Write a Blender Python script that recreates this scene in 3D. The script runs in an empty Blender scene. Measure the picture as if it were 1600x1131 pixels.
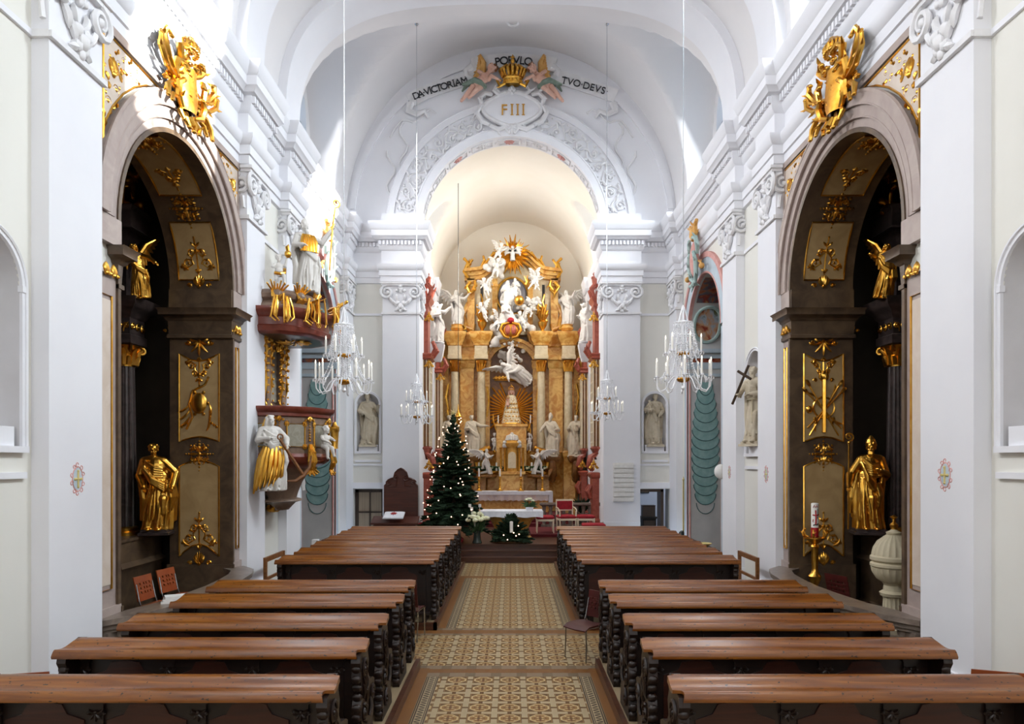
import bpy, bmesh, math, random
from math import sin, cos, pi, sqrt, radians, atan2, hypot
from mathutils import Vector, Matrix, Euler

random.seed(11)
S = bpy.context.scene
COL = S.collection

# ------------------------------------------------------------------ camera, world, lights, exposure
CAMZ, FPX, VX, VY = 2.6, 1100.0, 799.0, 719.0
cd = bpy.data.cameras.new('camera')
cam = bpy.data.objects.new('camera', cd)
COL.objects.link(cam)
cam.location = (0, 0, CAMZ)
cam.rotation_euler = (pi / 2, 0, 0)
cd.sensor_width = 36
cd.lens = FPX / 1600 * 36
cd.shift_x = (800 - VX) / 1600
cd.shift_y = (VY - 565.5) / 1600
cd.clip_end = 200
S.camera = cam
S.view_settings.view_transform = 'Standard'
S.view_settings.look = 'None'
S.view_settings.gamma = 1
S.view_settings.exposure = 0.0
S.cycles.max_bounces = 7
S.cycles.diffuse_bounces = 5
S.cycles.glossy_bounces = 3
S.cycles.transparent_max_bounces = 8
S.cycles.caustics_reflective = False
S.cycles.caustics_refractive = False
S.cycles.sample_clamp_indirect = 6

wd = bpy.data.worlds.new('world')
S.world = wd
wd.use_nodes = True
wd.node_tree.nodes['Background'].inputs[0].default_value = (0.62, 0.78, 1.0, 1)
wd.node_tree.nodes['Background'].inputs[1].default_value = 1.6


def sun_lamp():
    d = bpy.data.lights.new('sun', 'SUN')
    d.energy = 20
    d.angle = radians(0.6)
    d.color = (1, 0.95, 0.86)
    o = bpy.data.objects.new('sun', d)
    COL.objects.link(o)
    o.rotation_euler = Vector((-1, -0.03, -0.27)).to_track_quat('-Z', 'Y').to_euler()


def area(name, loc, direction, sx, sy, watts, color, spread=180):
    d = bpy.data.lights.new(name, 'AREA')
    d.shape = 'RECTANGLE'
    d.size, d.size_y = sx, sy
    d.energy = watts
    d.color = color
    d.spread = radians(spread)
    o = bpy.data.objects.new(name, d)
    COL.objects.link(o)
    o.location = loc
    o.rotation_euler = Vector(direction).to_track_quat('-Z', 'Z').to_euler()


sun_lamp()
DAY = (0.86, 0.935, 1.0)
for yy, kk in ((2.4, .6), (9.75, 1.0), (16.7, .62)):                       # daylight in the high nave windows
    area('window_daylight', (5.12, yy, 10.6), (-1, 0, -0.75), 2.0, 2.6, 390 * kk, DAY, 125)
    area('window_daylight', (-5.12, yy, 10.6), (1, 0, -0.75), 2.0, 2.6, 265 * kk, (0.95, 0.96, 1.0), 125)
area('west_fill_light', (0, -6.6, 7.5), (0, 1, 0.0), 5.0, 6.0, 420, (0.95, 0.97, 1.0))  # added fill lamp behind the camera; the back wall has no window
area('chancel_window_daylight', (2.85, 23.4, 10.0), (-1, 0, -0.6), 1.6, 2.0, 240, (1, 0.96, 0.9), 150)
area('chancel_window_daylight', (-2.85, 23.4, 10.0), (1, 0, -0.6), 1.6, 2.0, 180, (1, 0.96, 0.9), 150)


def P(px, py, Y):
    """point at depth Y seen at photo pixel (px, py)"""
    return Vector(((px - VX) / FPX * Y, Y, CAMZ + (VY - py) / FPX * Y))


# ------------------------------------------------------------------ mesh builder
class B:
    def __init__(s):
        s.v, s.f = [], []

    def add(s, vs, fs):
        o = len(s.v)
        s.v += [tuple(p) for p in vs]
        s.f += [tuple(i + o for i in f) for f in fs]
        return s

    def mark(s):
        return len(s.v)

    def xf(s, k, M):
        for i in range(k, len(s.v)):
            s.v[i] = tuple(M @ Vector(s.v[i]))

    def box(s, x0, x1, y0, y1, z0, z1):
        return s.add([(x0, y0, z0), (x1, y0, z0), (x1, y1, z0), (x0, y1, z0), (x0, y0, z1), (x1, y0, z1), (x1, y1, z1), (x0, y1, z1)],
                     [(0, 3, 2, 1), (4, 5, 6, 7), (0, 1, 5, 4), (1, 2, 6, 5), (2, 3, 7, 6), (3, 0, 4, 7)])

    def prism(s, pts, ax, a, b):
        n = len(pts)
        mk = {'x': lambda p, t: (t, p[0], p[1]), 'y': lambda p, t: (p[0], t, p[1]), 'z': lambda p, t: (p[0], p[1], t)}[ax]
        vs = [mk(p, a) for p in pts] + [mk(p, b) for p in pts]
        fs = [tuple(range(n)), tuple(range(2 * n - 1, n - 1, -1))]
        fs += [(i, (i + 1) % n, n + (i + 1) % n, n + i) for i in range(n)]
        return s.add(vs, fs)

    def tube(s, pts, r, n=6, closed=False, flat=1.0):
        pts = [Vector(p) for p in pts]
        m = len(pts)
        if not isinstance(r, (list, tuple)):
            r = [r] * m
        vs, fs = [], []
        nrm = None
        for i, p in enumerate(pts):
            if closed:
                t = pts[(i + 1) % m] - pts[i - 1]
            else:
                t = pts[min(i + 1, m - 1)] - pts[max(i - 1, 0)]
            if t.length < 1e-9:
                t = Vector((0, 0, 1))
            t.normalize()
            if nrm is None:
                up = Vector((0, 0, 1)) if abs(t.z) < 0.9 else Vector((1, 0, 0))
                nrm = (up - t * up.dot(t)).normalized()
            else:
                nrm = nrm - t * nrm.dot(t)
                nrm = nrm.normalized() if nrm.length > 1e-6 else t.orthogonal().normalized()
            bn = t.cross(nrm)
            for k in range(n):
                a = 2 * pi * k / n
                vs.append(p + nrm * (cos(a) * r[i]) + bn * (sin(a) * r[i] * flat))
        for i in range(m if closed else m - 1):
            j = (i + 1) % m
            for k in range(n):
                fs.append((i * n + k, i * n + (k + 1) % n, j * n + (k + 1) % n, j * n + k))
        if not closed:
            fs.append(tuple(range(n - 1, -1, -1)))
            fs.append(tuple((m - 1) * n + k for k in range(n)))
        return s.add(vs, fs)

    def lathe(s, prof, n=20, c=(0, 0, 0), fl=None, sx=1.0, sy=1.0):
        """prof [(r, z)], closed at both ends; fl(theta, t, r, z) -> r scales folds or flutes"""
        vs, fs = [], []
        m = len(prof)
        for i, (r, z) in enumerate(prof):
            for k in range(n):
                a = 2 * pi * k / n
                q = fl(a, i / (m - 1), r, z) if fl else r
                vs.append((c[0] + q * cos(a) * sx, c[1] + q * sin(a) * sy, c[2] + z))
        for i in range(m - 1):
            for k in range(n):
                fs.append((i * n + k, i * n + (k + 1) % n, (i + 1) * n + (k + 1) % n, (i + 1) * n + k))
        fs.append(tuple(range(n - 1, -1, -1)))
        fs.append(tuple((m - 1) * n + k for k in range(n)))
        return s.add(vs, fs)

    def ball(s, c, r, n=10, m=7, M=None):
        if not isinstance(r, (list, tuple)):
            r = (r, r, r)
        vs, fs = [], []
        c = Vector(c)
        for i in range(1, m):
            th = pi * i / m
            for k in range(n):
                a = 2 * pi * k / n
                p = Vector((r[0] * sin(th) * cos(a), r[1] * sin(th) * sin(a), r[2] * cos(th)))
                vs.append(c + (M @ p if M else p))
        t = Vector((0, 0, r[2]))
        vs.append(c + (M @ t if M else t))
        vs.append(c - (M @ t if M else t))
        top, bot = len(vs) - 2, len(vs) - 1
        for k in range(n):
            fs.append((top, k, (k + 1) % n))
            fs.append((bot, (m - 2) * n + (k + 1) % n, (m - 2) * n + k))
        for i in range(m - 2):
            for k in range(n):
                fs.append((i * n + k, (i + 1) * n + k, (i + 1) * n + (k + 1) % n, i * n + (k + 1) % n))
        return s.add(vs, fs)

    def cap(s, p, q, r1, r2, n=8):
        s.tube([p, q], [r1, r2], n)
        s.ball(p, r1, n, 6)
        s.ball(q, r2, n, 6)
        return s

    def sheet(s, rows, closed=False):
        n = len(rows[0])
        vs = [p for r in rows for p in r]
        fs = []
        for i in range(len(rows) - 1):
            for k in range(n if closed else n - 1):
                fs.append((i * n + k, i * n + (k + 1) % n, (i + 1) * n + (k + 1) % n, (i + 1) * n + k))
        return s.add(vs, fs)

    def molded(s, x0, x1, y0, y1, prof):
        """rectangular block whose outline swells by p at each level of prof [(p, z)]"""
        rows = [[(x0 - p, y0 - p, z), (x1 + p, y0 - p, z), (x1 + p, y1 + p, z), (x0 - p, y1 + p, z)] for p, z in prof]
        o = len(s.v)
        s.sheet(rows, True)
        m = len(rows)
        s.f.append((o + 3, o + 2, o + 1, o))
        s.f.append((o + 4 * m - 4, o + 4 * m - 3, o + 4 * m - 2, o + 4 * m - 1))
        return s

    def loft(s, pts, prof, c=(0, 0)):
        """plan outline pts [(x, y)] pushed outwards by p at each level of prof"""
        n = len(pts)
        rows = []
        for p, z in prof:
            row = []
            for i in range(n):
                a, b, d = Vector(pts[i - 1]), Vector(pts[i]), Vector(pts[(i + 1) % n])
                e1, e2 = (b - a).normalized(), (d - b).normalized()
                n1, n2 = Vector((e1.y, -e1.x)), Vector((e2.y, -e2.x))
                nn = n1 + n2
                nn = nn / max(nn.dot(n1), 0.3)
                q = b + nn * p
                row.append((q.x + c[0], q.y + c[1], z))
            rows.append(row)
        o = len(s.v)
        s.sheet(rows, True)
        m = len(rows)
        s.f.append(tuple(o + i for i in range(n - 1, -1, -1)))
        s.f.append(tuple(o + (m - 1) * n + i for i in range(n)))
        return s

    def mesh(s, name):
        me = bpy.data.meshes.new(name)
        me.from_pydata(s.v, [], s.f)
        return me


def finish(me, m, ang=38, recalc=True):
    if recalc:
        bm = bmesh.new()
        bm.from_mesh(me)
        bmesh.ops.recalc_face_normals(bm, faces=bm.faces)
        bm.to_mesh(me)
        bm.free()
    me.shade_smooth()
    if ang < 180:
        me.set_sharp_from_angle(angle=radians(ang))
    me.materials.clear()
    me.materials.append(m)


def obj(name, b, m, parent=None, ang=38, label=None, loc=None, rz=None):
    me = b.mesh(name) if isinstance(b, B) else b
    finish(me, m, ang)
    o = bpy.data.objects.new(name, me)
    COL.objects.link(o)
    if parent:
        o.parent = parent
    if loc is not None:
        o.location = loc
    if rz is not None:
        o.rotation_euler = (0, 0, rz)
    if label:
        o['label'] = label
    return o


def tag(o, label, cat, group=None, kind=None):
    o['label'] = label
    o['category'] = cat
    if group:
        o['group'] = group
    if kind:
        o['kind'] = kind
    return o


def struct(name, b, m, parent=None, ang=38):
    o = obj(name, b, m, parent, ang)
    if parent is None:
        o['kind'] = 'structure'
    return o


def thing(name, label, cat, loc=(0, 0, 0), rz=0, group=None, rot=None, sc=1.0):
    o = bpy.data.objects.new(name, None)
    COL.objects.link(o)
    o.location = loc
    o.rotation_euler = rot if rot else (0, 0, rz)
    o.scale = (sc, sc, sc)
    o.empty_display_size = 0.1
    return tag(o, label, cat, group)


def dup(root, loc, rz=0, label=None, group=None, sc=None):
    def rec(o, par):
        c = o.copy()
        COL.objects.link(c)
        if par:
            c.parent = par
        for ch in list(o.children):
            rec(ch, c)
        return c
    r = rec(root, None)
    r.location = loc
    r.rotation_euler = (0, 0, rz)
    if sc:
        r.scale = sc
    if label:
        r['label'] = label
    if group:
        r['group'] = group
    return r


def baked(b, vox, smooth=3, fac=0.5):
    """one continuous skin over overlapping closed volumes"""
    me = b.mesh('tmp')
    o = bpy.data.objects.new('tmp', me)
    COL.objects.link(o)
    md = o.modifiers.new('r', 'REMESH')
    md.mode = 'VOXEL'
    md.voxel_size = vox
    if smooth:
        sm = o.modifiers.new('s', 'SMOOTH')
        sm.iterations = smooth
        sm.factor = fac
    dg = bpy.context.evaluated_depsgraph_get()
    out = bpy.data.meshes.new_from_object(o.evaluated_get(dg))
    bpy.data.objects.remove(o)
    bpy.data.meshes.remove(me)
    return out


# ------------------------------------------------------------------ materials
def lin(h):
    h = h.lstrip('#')
    r = []
    for i in (0, 2, 4):
        c = int(h[i:i + 2], 16) / 255
        r.append(c / 12.92 if c <= 0.04045 else ((c + 0.055) / 1.055) ** 2.4)
    return (*r, 1)


class NT:
    def __init__(s, name):
        s.m = bpy.data.materials.new(name)
        s.m.use_nodes = True
        s.t = s.m.node_tree
        s.b = s.t.nodes['Principled BSDF']

    def n(s, typ, **kw):
        nd = s.t.nodes.new(typ)
        for k, v in kw.items():
            setattr(nd, k, v)
        return nd

    def l(s, a, b):
        s.t.links.new(a, b)

    def put(s, sock, v):
        if isinstance(v, (int, float)):
            sock.default_value = v
        elif isinstance(v, tuple):
            sock.default_value = v
        else:
            s.l(v, sock)

    def math(s, op, a, b=0.0, c=None):
        nd = s.n('ShaderNodeMath', operation=op)
        s.put(nd.inputs[0], a)
        s.put(nd.inputs[1], b)
        if c is not None:
            s.put(nd.inputs[2], c)
        return nd.outputs[0]

    def mix(s, f, a, b):
        nd = s.n('ShaderNodeMix', data_type='RGBA')
        s.put(nd.inputs[0], f)
        s.put(nd.inputs[6], a)
        s.put(nd.inputs[7], b)
        return nd.outputs[2]

    def ramp(s, f, stops):
        nd = s.n('ShaderNodeValToRGB')
        e = nd.color_ramp.elements
        while len(e) < len(stops):
            e.new(0.5)
        for k, (p, c) in enumerate(stops):
            e[k].position = p
            e[k].color = c
        s.l(f, nd.inputs[0])
        return nd.outputs[0]

    def noise(s, scale, detail=4, vec=None, rough=0.55, dist=0.0):
        nd = s.n('ShaderNodeTexNoise')
        nd.inputs['Scale'].default_value = scale
        nd.inputs['Detail'].default_value = detail
        nd.inputs['Roughness'].default_value = rough
        nd.inputs['Distortion'].default_value = dist
        if vec is None:
            vec = s.n('ShaderNodeTexCoord').outputs['Object']
        s.l(vec, nd.inputs['Vector'])
        return nd.outputs[0]

    def stretch(s, sc):
        mp = s.n('ShaderNodeMapping')
        mp.inputs['Scale'].default_value = sc
        s.l(s.n('ShaderNodeTexCoord').outputs['Object'], mp.inputs['Vector'])
        return mp.outputs[0]

    def bump(s, h, st, dist=0.02):
        nd = s.n('ShaderNodeBump')
        nd.inputs['Strength'].default_value = st
        nd.inputs['Distance'].default_value = dist
        s.l(h, nd.inputs['Height'])
        s.l(nd.outputs[0], s.b.inputs['Normal'])

    def set(s, col=None, rough=None, metal=None, coat=None, spec=None):
        if col is not None:
            s.put(s.b.inputs['Base Color'], col)
        if rough is not None:
            s.put(s.b.inputs['Roughness'], rough)
        if metal is not None:
            s.b.inputs['Metallic'].default_value = metal
        if coat is not None:
            s.b.inputs['Coat Weight'].default_value = coat
            s.b.inputs['Coat Roughness'].default_value = 0.25
        if spec is not None:
            s.b.inputs['Specular IOR Level'].default_value = spec
        return s.m


def plain(name, c1, c2=None, scale=3.0, rough=0.7, metal=0.0, coat=None, spec=None, bump=0.0, bscale=None, stops=(0.35, 0.7), dist=0.0, vec=None):
    t = NT(name)
    c1 = lin(c1)
    c2 = lin(c2) if c2 else c1
    f = t.noise(scale, 5, vec=t.stretch(vec) if vec else None, dist=dist)
    col = t.ramp(f, [(stops[0], c1), (stops[1], c2)])
    if bump:
        t.bump(t.noise(bscale or scale * 6, 3), bump)
    return t.set(col, rough, metal, coat, spec)


M = {}
M['plaster'] = plain('white_plaster', '#ebebee', '#e5e5e9', 0.8, 0.8, spec=0.2)
M['wallcream'] = plain('cream_plaster', '#e6e4dc', '#e1dfd6', 0.8, 0.85, spec=0.2)
M['stucco'] = plain('stucco', '#e8e7e8', '#dedddd', 6, 0.75, spec=0.2)
M['vault'] = plain('vault_plaster', '#e6e3e2', '#dfdddd', 0.5, 0.9, spec=0.1)
M['vaultwarm'] = plain('chancel_vault_plaster', '#f6f1e6', '#f1eadc', 0.5, 0.9, spec=0.1)
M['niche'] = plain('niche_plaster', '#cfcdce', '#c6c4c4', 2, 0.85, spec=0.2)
M['marble'] = plain('grey_brown_marble', '#a2918a', '#b3a49b', 2.5, 0.4, spec=0.5, dist=1.5)
M['darkmarble'] = plain('dark_brown_marble', '#4a3b2e', '#68543f', 4, 0.35, spec=0.5, dist=1.2)
M['blackmarble'] = plain('black_brown_marble', '#2e2724', '#4a3d3a', 5, 0.3, spec=0.5, dist=1.5)
M['panelmarble'] = plain('buff_marble', '#a5875a', '#b99c6e', 3, 0.4, spec=0.5, dist=1.0)
M['spandrel'] = plain('pale_pink_marble', '#d9cbbd', '#cdbba9', 3, 0.55, dist=1.0)
M['railmarble'] = plain('rail_marble', '#6c5f55', '#8a7c70', 5, 0.3, spec=0.5, dist=1.2)
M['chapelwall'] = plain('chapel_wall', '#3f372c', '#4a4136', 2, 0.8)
M['gold'] = plain('gilding', '#d79a35', '#e9b95a', 8, 0.28, 1.0)
M['goldmatt'] = plain('matt_gilding', '#c98a2c', '#dca449', 10, 0.42, 1.0)
M['goldpaint'] = plain('ochre_gilding', '#c98f34', '#e0ae55', 10, 0.5, 0.35)
M['white'] = plain('white_lacquer', '#dfdbd4', '#d3cec6', 9, 0.45, spec=0.4)
M['creamwhite'] = plain('cream_lacquer', '#d9cdb8', '#cabda6', 9, 0.5, spec=0.4)
M['stone'] = plain('sandstone_figure', '#c9bda6', '#b5a78e', 8, 0.75)
M['redmarble'] = plain('red_stucco_marble', '#93402f', '#b05f4b', 5, 0.35, spec=0.5, dist=1.5)
M['orangemarble'] = plain('amber_stucco_marble', '#c8862f', '#e8bb68', 3.2, 0.35, spec=0.5, dist=1.8, stops=(0.38, 0.62))
M['creammarble'] = plain('cream_stucco_marble', '#cdb992', '#e2d4b4', 4, 0.35, spec=0.5, dist=1.5)
M['brownmarble'] = plain('brown_altar_marble', '#6b431f', '#94652e', 3, 0.4, dist=1.5)
M['pulpitred'] = plain('pulpit_red_marble', '#6e3022', '#864334', 5, 0.3, spec=0.5, dist=1.3)
M['pulpitbrown'] = plain('pulpit_brown_marble', '#77604f', '#8b7462', 5, 0.35, dist=1.3)
M['greymarble'] = plain('pulpit_grey_marble', '#8d8877', '#a39e8f', 7, 0.35, dist=2)
M['ovalgrey'] = plain('grey_window_glass', '#8b8b93', '#a7a7ae', 3, 0.4)
M['font'] = plain('font_stone', '#cfc3a6', '#bfb394', 4, 0.6)
M['steel'] = plain('steel', '#b9bcc0', None, 3, 0.25, 1.0)
M['black'] = plain('black_iron', '#181614', '#221f1c', 5, 0.5)
M['redplush'] = plain('red_plush', '#8e0d1c', '#a81526', 12, 0.8)
M['redcarpet'] = plain('red_carpet', '#5d1218', '#6d181e', 20, 0.9)
M['ivory'] = plain('ivory_paint', '#ece0c4', '#e2d4b4', 6, 0.45)
M['linen'] = plain('white_linen', '#eeeef2', '#e4e4ea', 14, 0.85, bump=0.1)
M['candle'] = plain('candle_wax', '#f4f1e8', None, 3, 0.5)
M['paper'] = plain('paper', '#ebe9e4', '#dedcd8', 10, 0.8)
M['redpaint'] = plain('red_paint', '#b3121c', '#9c0f18', 6, 0.5)
M['chairred'] = plain('red_plywood', '#8a3c14', '#9c4a1c', 5, 0.45, coat=0.3)
M['chairdark'] = plain('dark_red_plywood', '#3f0f0b', '#4a130e', 5, 0.5)
M['bowl'] = plain('yellow_glaze', '#d9c98a', '#cdbb74', 5, 0.4)
M['skin'] = plain('painted_skin', '#e2b8a4', '#d9a892', 8, 0.6)
M['hair'] = plain('painted_hair', '#7a4b2c', '#8a5a38', 14, 0.7)
M['green'] = plain('painted_green_cloth', '#6f8070', '#87978a', 10, 0.7)
M['ochre'] = plain('painted_ochre_wing', '#cf9748', '#dfae66', 10, 0.6)
M['teal'] = plain('painted_teal', '#9fb9b4', '#b3c7c2', 6, 0.7)
M['pink'] = plain('painted_pink', '#d8a49c', '#c98f88', 6, 0.7)
M['greywash'] = plain('pale_grey_plaster', '#cdccca', '#c4c3c2', 3, 0.8)
M['paleblue'] = plain('painted_pale_blue', '#c3d0d8', '#b4c3cd', 4, 0.7)
M['letter'] = plain('black_lettering', '#2a2b30', None, 3, 0.8)
M['needle'] = plain('fir_needles', '#16261a', '#2a4028', 9, 0.8, spec=0.2)
M['trunk'] = plain('bark', '#3a2a1c', '#4a3828', 9, 0.9)
M['leaf'] = plain('green_leaf', '#33502a', '#47683a', 9, 0.7)
M['petal'] = plain('cream_petal', '#efedd0', '#e0e3b4', 9, 0.7)
M['vase'] = plain('glass_vase', '#2d3531', '#414a45', 4, 0.25, spec=0.4)
M['darkdoor'] = plain('dark_door_wood', '#33241b', '#40301f', 4, 0.5, vec=(8, 8, 1))
M['backroom'] = plain('sacristy_wall', '#c9cfdc', '#bfc6d4', 1, 0.9)
M['curtain'] = plain('beige_curtain', '#8d7c68', '#a08e78', 30, 0.9, vec=(1, 1, 0.02))
M['feather'] = plain('turquoise_wash', '#7fa6a4', '#9bbcb8', 6, 0.8)
M['leafdark'] = plain('dark_teal_line', '#3f5f60', '#557877', 6, 0.8)


def wood(name, c1, c2, c3, rough=0.33, coat=0.25, vec=(0.7, 9, 9), wear=False):
    t = NT(name)
    f = t.noise(2.2, 7, vec=t.stretch(vec), dist=0.8)
    col = t.ramp(f, [(0.28, lin(c1)), (0.52, lin(c2)), (0.78, lin(c3))])
    if wear:
        w = t.noise(38, 2, vec=t.stretch((0.6, 1, 1)))
        k = t.ramp(w, [(0.655, (0, 0, 0, 1)), (0.69, (1, 1, 1, 1))])
        col = t.mix(k, col, lin('#1e0e08'))
    t.bump(f, 0.06)
    return t.set(col, rough, 0, coat)


M['pew'] = wood('pew_walnut', '#5a2d0c', '#7e4817', '#a06626', 0.28, 0.40, wear=True)
M['pewdark'] = wood('pew_dark_oak', '#140a06', '#1f0f08', '#2a150a', 0.42, 0.1)
M['pewpanel'] = wood('pew_panel_red', '#2f1209', '#3d190d', '#4a2011', 0.4, 0.15)
M['oak'] = wood('oak', '#6a3f1d', '#83532a', '#966537', 0.45, 0.1)
M['throne'] = wood('throne_walnut', '#3d190d', '#4f2314', '#5f2e1b', 0.4, 0.2)
M['step'] = wood('step_oak', '#3b1e10', '#4f2a17', '#623820', 0.35, 0.25)
M['platform'] = plain('pew_platform_boards', '#8d7a5c', '#a08d6d', 2, 0.6, vec=(9, 0.6, 1))


def glass_pane(name, tint, alpha):
    t = NT(name)
    out = t.t.nodes['Material Output']
    tr = t.n('ShaderNodeBsdfTransparent')
    tr.inputs[0].default_value = tint
    gl = t.n('ShaderNodeBsdfGlossy')
    gl.inputs['Roughness'].default_value = 0.05
    mx = t.n('ShaderNodeMixShader')
    mx.inputs[0].default_value = alpha
    t.l(tr.outputs[0], mx.inputs[1])
    t.l(gl.outputs[0], mx.inputs[2])
    t.l(mx.outputs[0], out.inputs['Surface'])
    return t.m


M['pane'] = glass_pane('window_glass', (0.95, 0.98, 1, 1), 0.06)


def crystal():
    t = NT('cut_crystal')
    t.b.inputs['Transmission Weight'].default_value = 0.05
    return t.set(lin('#fbfcff'), 0.16, 0, 0.5, 0.9)


M['crystal'] = crystal()


def emit(name, col, st):
    t = NT(name)
    t.b.inputs['Emission Color'].default_value = col
    t.b.inputs['Emission Strength'].default_value = st
    return t.set(col, 0.5)


M['bulb'] = emit('fairy_light', (1, 0.66, 0.46, 1), 4)
M['flame'] = emit('candle_bulb', (1, 0.9, 0.72, 1), 1.2)


def painting(name, cols, scale):
    t = NT(name)
    f = t.noise(scale, 6, dist=2.2)
    n = len(cols)
    col = t.ramp(f, [(0.25 + 0.5 * i / (n - 1), lin(c)) for i, c in enumerate(cols)])
    return t.set(col, 0.6)


M['fresco'] = painting('ceiling_painting', ['#2a120c', '#7a2418', '#a8623e', '#54606a', '#84281a', '#b08a58'], 1.7)
M['landscape'] = painting('oval_painting', ['#35190f', '#96341f', '#c79a72', '#a8b6c4', '#5d6434', '#7a2a1c'], 1.5)
M['lace'] = painting('lace_embroidery', ['#e9e3dc', '#d8c4b0', '#cfc0c4', '#ece8e2'], 14)
M['brocade'] = painting('gold_spotted_brocade', ['#f3ead2', '#f0e4c4', '#efe2c2', '#b98d3e', '#f0e6cc'], 9)


def floor_material():
    t = NT('patterned_cement_tiles')
    pos = t.n('ShaderNodeNewGeometry').outputs['Position']
    sp = t.n('ShaderNodeSeparateXYZ')
    t.l(pos, sp.inputs[0])
    x, y = sp.outputs[0], sp.outputs[1]
    m = t.math
    X = m('ADD', x, 0.03)
    p = 0.311

    def cell(v, off):
        return m('ABSOLUTE', m('SUBTRACT', m('FRACT', m('ADD', m('DIVIDE', m('ADD', v, off), p), 100.5)), 0.5))
    u, v = cell(X, -0.01), cell(y, 0.06)
    mx = m('MAXIMUM', u, v)
    mn = m('MINIMUM', u, v)
    oc = m('MAXIMUM', mx, m('MULTIPLY', m('ADD', u, v), 0.72))
    lt = lambda a, b: m('LESS_THAN', a, b)
    gt = lambda a, b: m('GREATER_THAN', a, b)
    an = lambda a, b: m('MULTIPLY', a, b)
    rng = lambda a, lo, hi: an(gt(a, lo), lt(a, hi))
    beige, cream, brown, tan, rust = lin('#b9a680'), lin('#cbb07c'), lin('#6c4a22'), lin('#a37c44'), lin('#7d5026')
    c = beige
    c = t.mix(an(lt(mx, 0.5), an(gt(mx, 0.40), lt(mn, 0.07))), c, brown)
    c = t.mix(lt(mx, 0.40), c, brown)
    c = t.mix(rng(mx, 0.355, 0.375), c, tan)
    c = t.mix(lt(oc, 0.345), c, cream)
    c = t.mix(lt(oc, 0.29), c, tan)
    c = t.mix(an(lt(oc, 0.285), rng(m('ABSOLUTE', m('SUBTRACT', u, v)), 0.0, 0.035)), c, cream)
    c = t.mix(an(lt(oc, 0.20), gt(oc, 0.165)), c, rust)
    c = t.mix(an(lt(oc, 0.27), lt(mn, 0.03)), c, rust)
    c = t.mix(lt(oc, 0.07), c, brown)
    field = c
    # long border: lines and a zigzag
    ax = m('ABSOLUTE', X)
    q = m('SUBTRACT', ax, 0.835)
    dark, pale = lin('#3a2c20'), lin('#b5a37f')
    bd = pale
    for lo, hi in ((0.004, 0.019), (0.026, 0.036), (0.116, 0.131), (0.138, 0.152)):
        bd = t.mix(rng(q, lo, hi), bd, dark)
    zz = m('MULTIPLY', m('ABSOLUTE', m('SUBTRACT', m('FRACT', m('MULTIPLY', y, 14.0)), 0.5)), 0.13)
    bd = t.mix(an(rng(q, 0.045, 0.108), lt(m('ABSOLUTE', m('SUBTRACT', m('SUBTRACT', q, 0.044), zz)), 0.019)), bd, dark)
    orange = t.mix(t.noise(1.2, 3), lin('#7c4c1c'), lin('#8f5d27'))
    grey = t.mix(lt(m('ABSOLUTE', m('SUBTRACT', m('FRACT', m('MULTIPLY', X, 3.2)), 0.5)), 0.2), lin('#8c7a62'), lin('#77664f'))
    aisle = t.mix(gt(ax, 0.835), field, bd)
    aisle = t.mix(gt(ax, 0.99), aisle, orange)
    cross = gt(y, 8.60)
    r = aisle
    r = t.mix(rng(y, 8.46, 15.85), r, field)
    r = t.mix(rng(y, 10.9, 15.6), r, aisle)
    r = t.mix(gt(y, 15.6), r, field)
    for lo, hi, cc in ((8.46, 8.61, grey), (8.61, 8.77, orange), (8.77, 8.92, grey), (10.46, 10.57, grey), (10.57, 10.78, orange), (10.78, 10.9, grey), (15.55, 15.8, orange)):
        r = t.mix(rng(y, lo, hi), r, cc)
    r = t.mix(an(lt(y, 8.8), gt(ax, 0.99)), r, orange)
    dirt = t.noise(2.5, 5)
    r = t.mix(m('ADD', m('MULTIPLY', dirt, 0.22), 0.16), r, lin('#4f3c24'))
    return t.set(r, 0.5, 0, None, 0.4)


M['tiles'] = floor_material()


# ------------------------------------------------------------------ relief ornament on any surface F(a, b, h)
def frame(o, u, v, n):
    o, u, v, n = Vector(o), Vector(u), Vector(v), Vector(n)
    return lambda a, b, h=0.0: o + u * a + v * b + n * h


def spiral(b, F, c, r, a0, turns, hand, rad, n=5, h=0.0, ball=True):
    k = max(7, int(turns * 11))
    pts, rr = [], []
    for i in range(k + 1):
        t = i / k
        q = r * (1 - 0.82 * t)
        a = a0 + hand * turns * 2 * pi * t
        pts.append(F(c[0] + q * cos(a), c[1] + q * sin(a), h + rad * 0.5))
        rr.append(rad * (0.45 + 0.55 * sin(pi * min(1, 0.15 + t))))
    b.tube(pts, rr, n)
    if ball:
        b.ball(F(c[0] + q * cos(a), c[1] + q * sin(a), h + rad * 0.6), rad * 1.35, 6, 5)


def leaf(b, F, p, ang, ln, w, h=0.0, curl=0.25, n=5):
    pts, rr = [], []
    for i in range(6):
        t = i / 5
        a = ang + curl * t * 2
        pts.append(F(p[0] + ln * t * cos(a), p[1] + ln * t * sin(a), h + w * 0.5 * (1 + sin(pi * t))))
        rr.append(w * (0.3 + 0.75 * sin(pi * (0.1 + 0.8 * t))) if t < 1 else w * 0.12)
    b.tube(pts, rr, n)


def dot(b, F, p, r, h=0.0):
    b.ball(F(p[0], p[1], h + r * 0.5), r, 6, 5)


def line(b, F, pts, rad, h=0.0, n=5, closed=False):
    b.tube([F(p[0], p[1], h + rad * 0.4) for p in pts], rad, n, closed)


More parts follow.
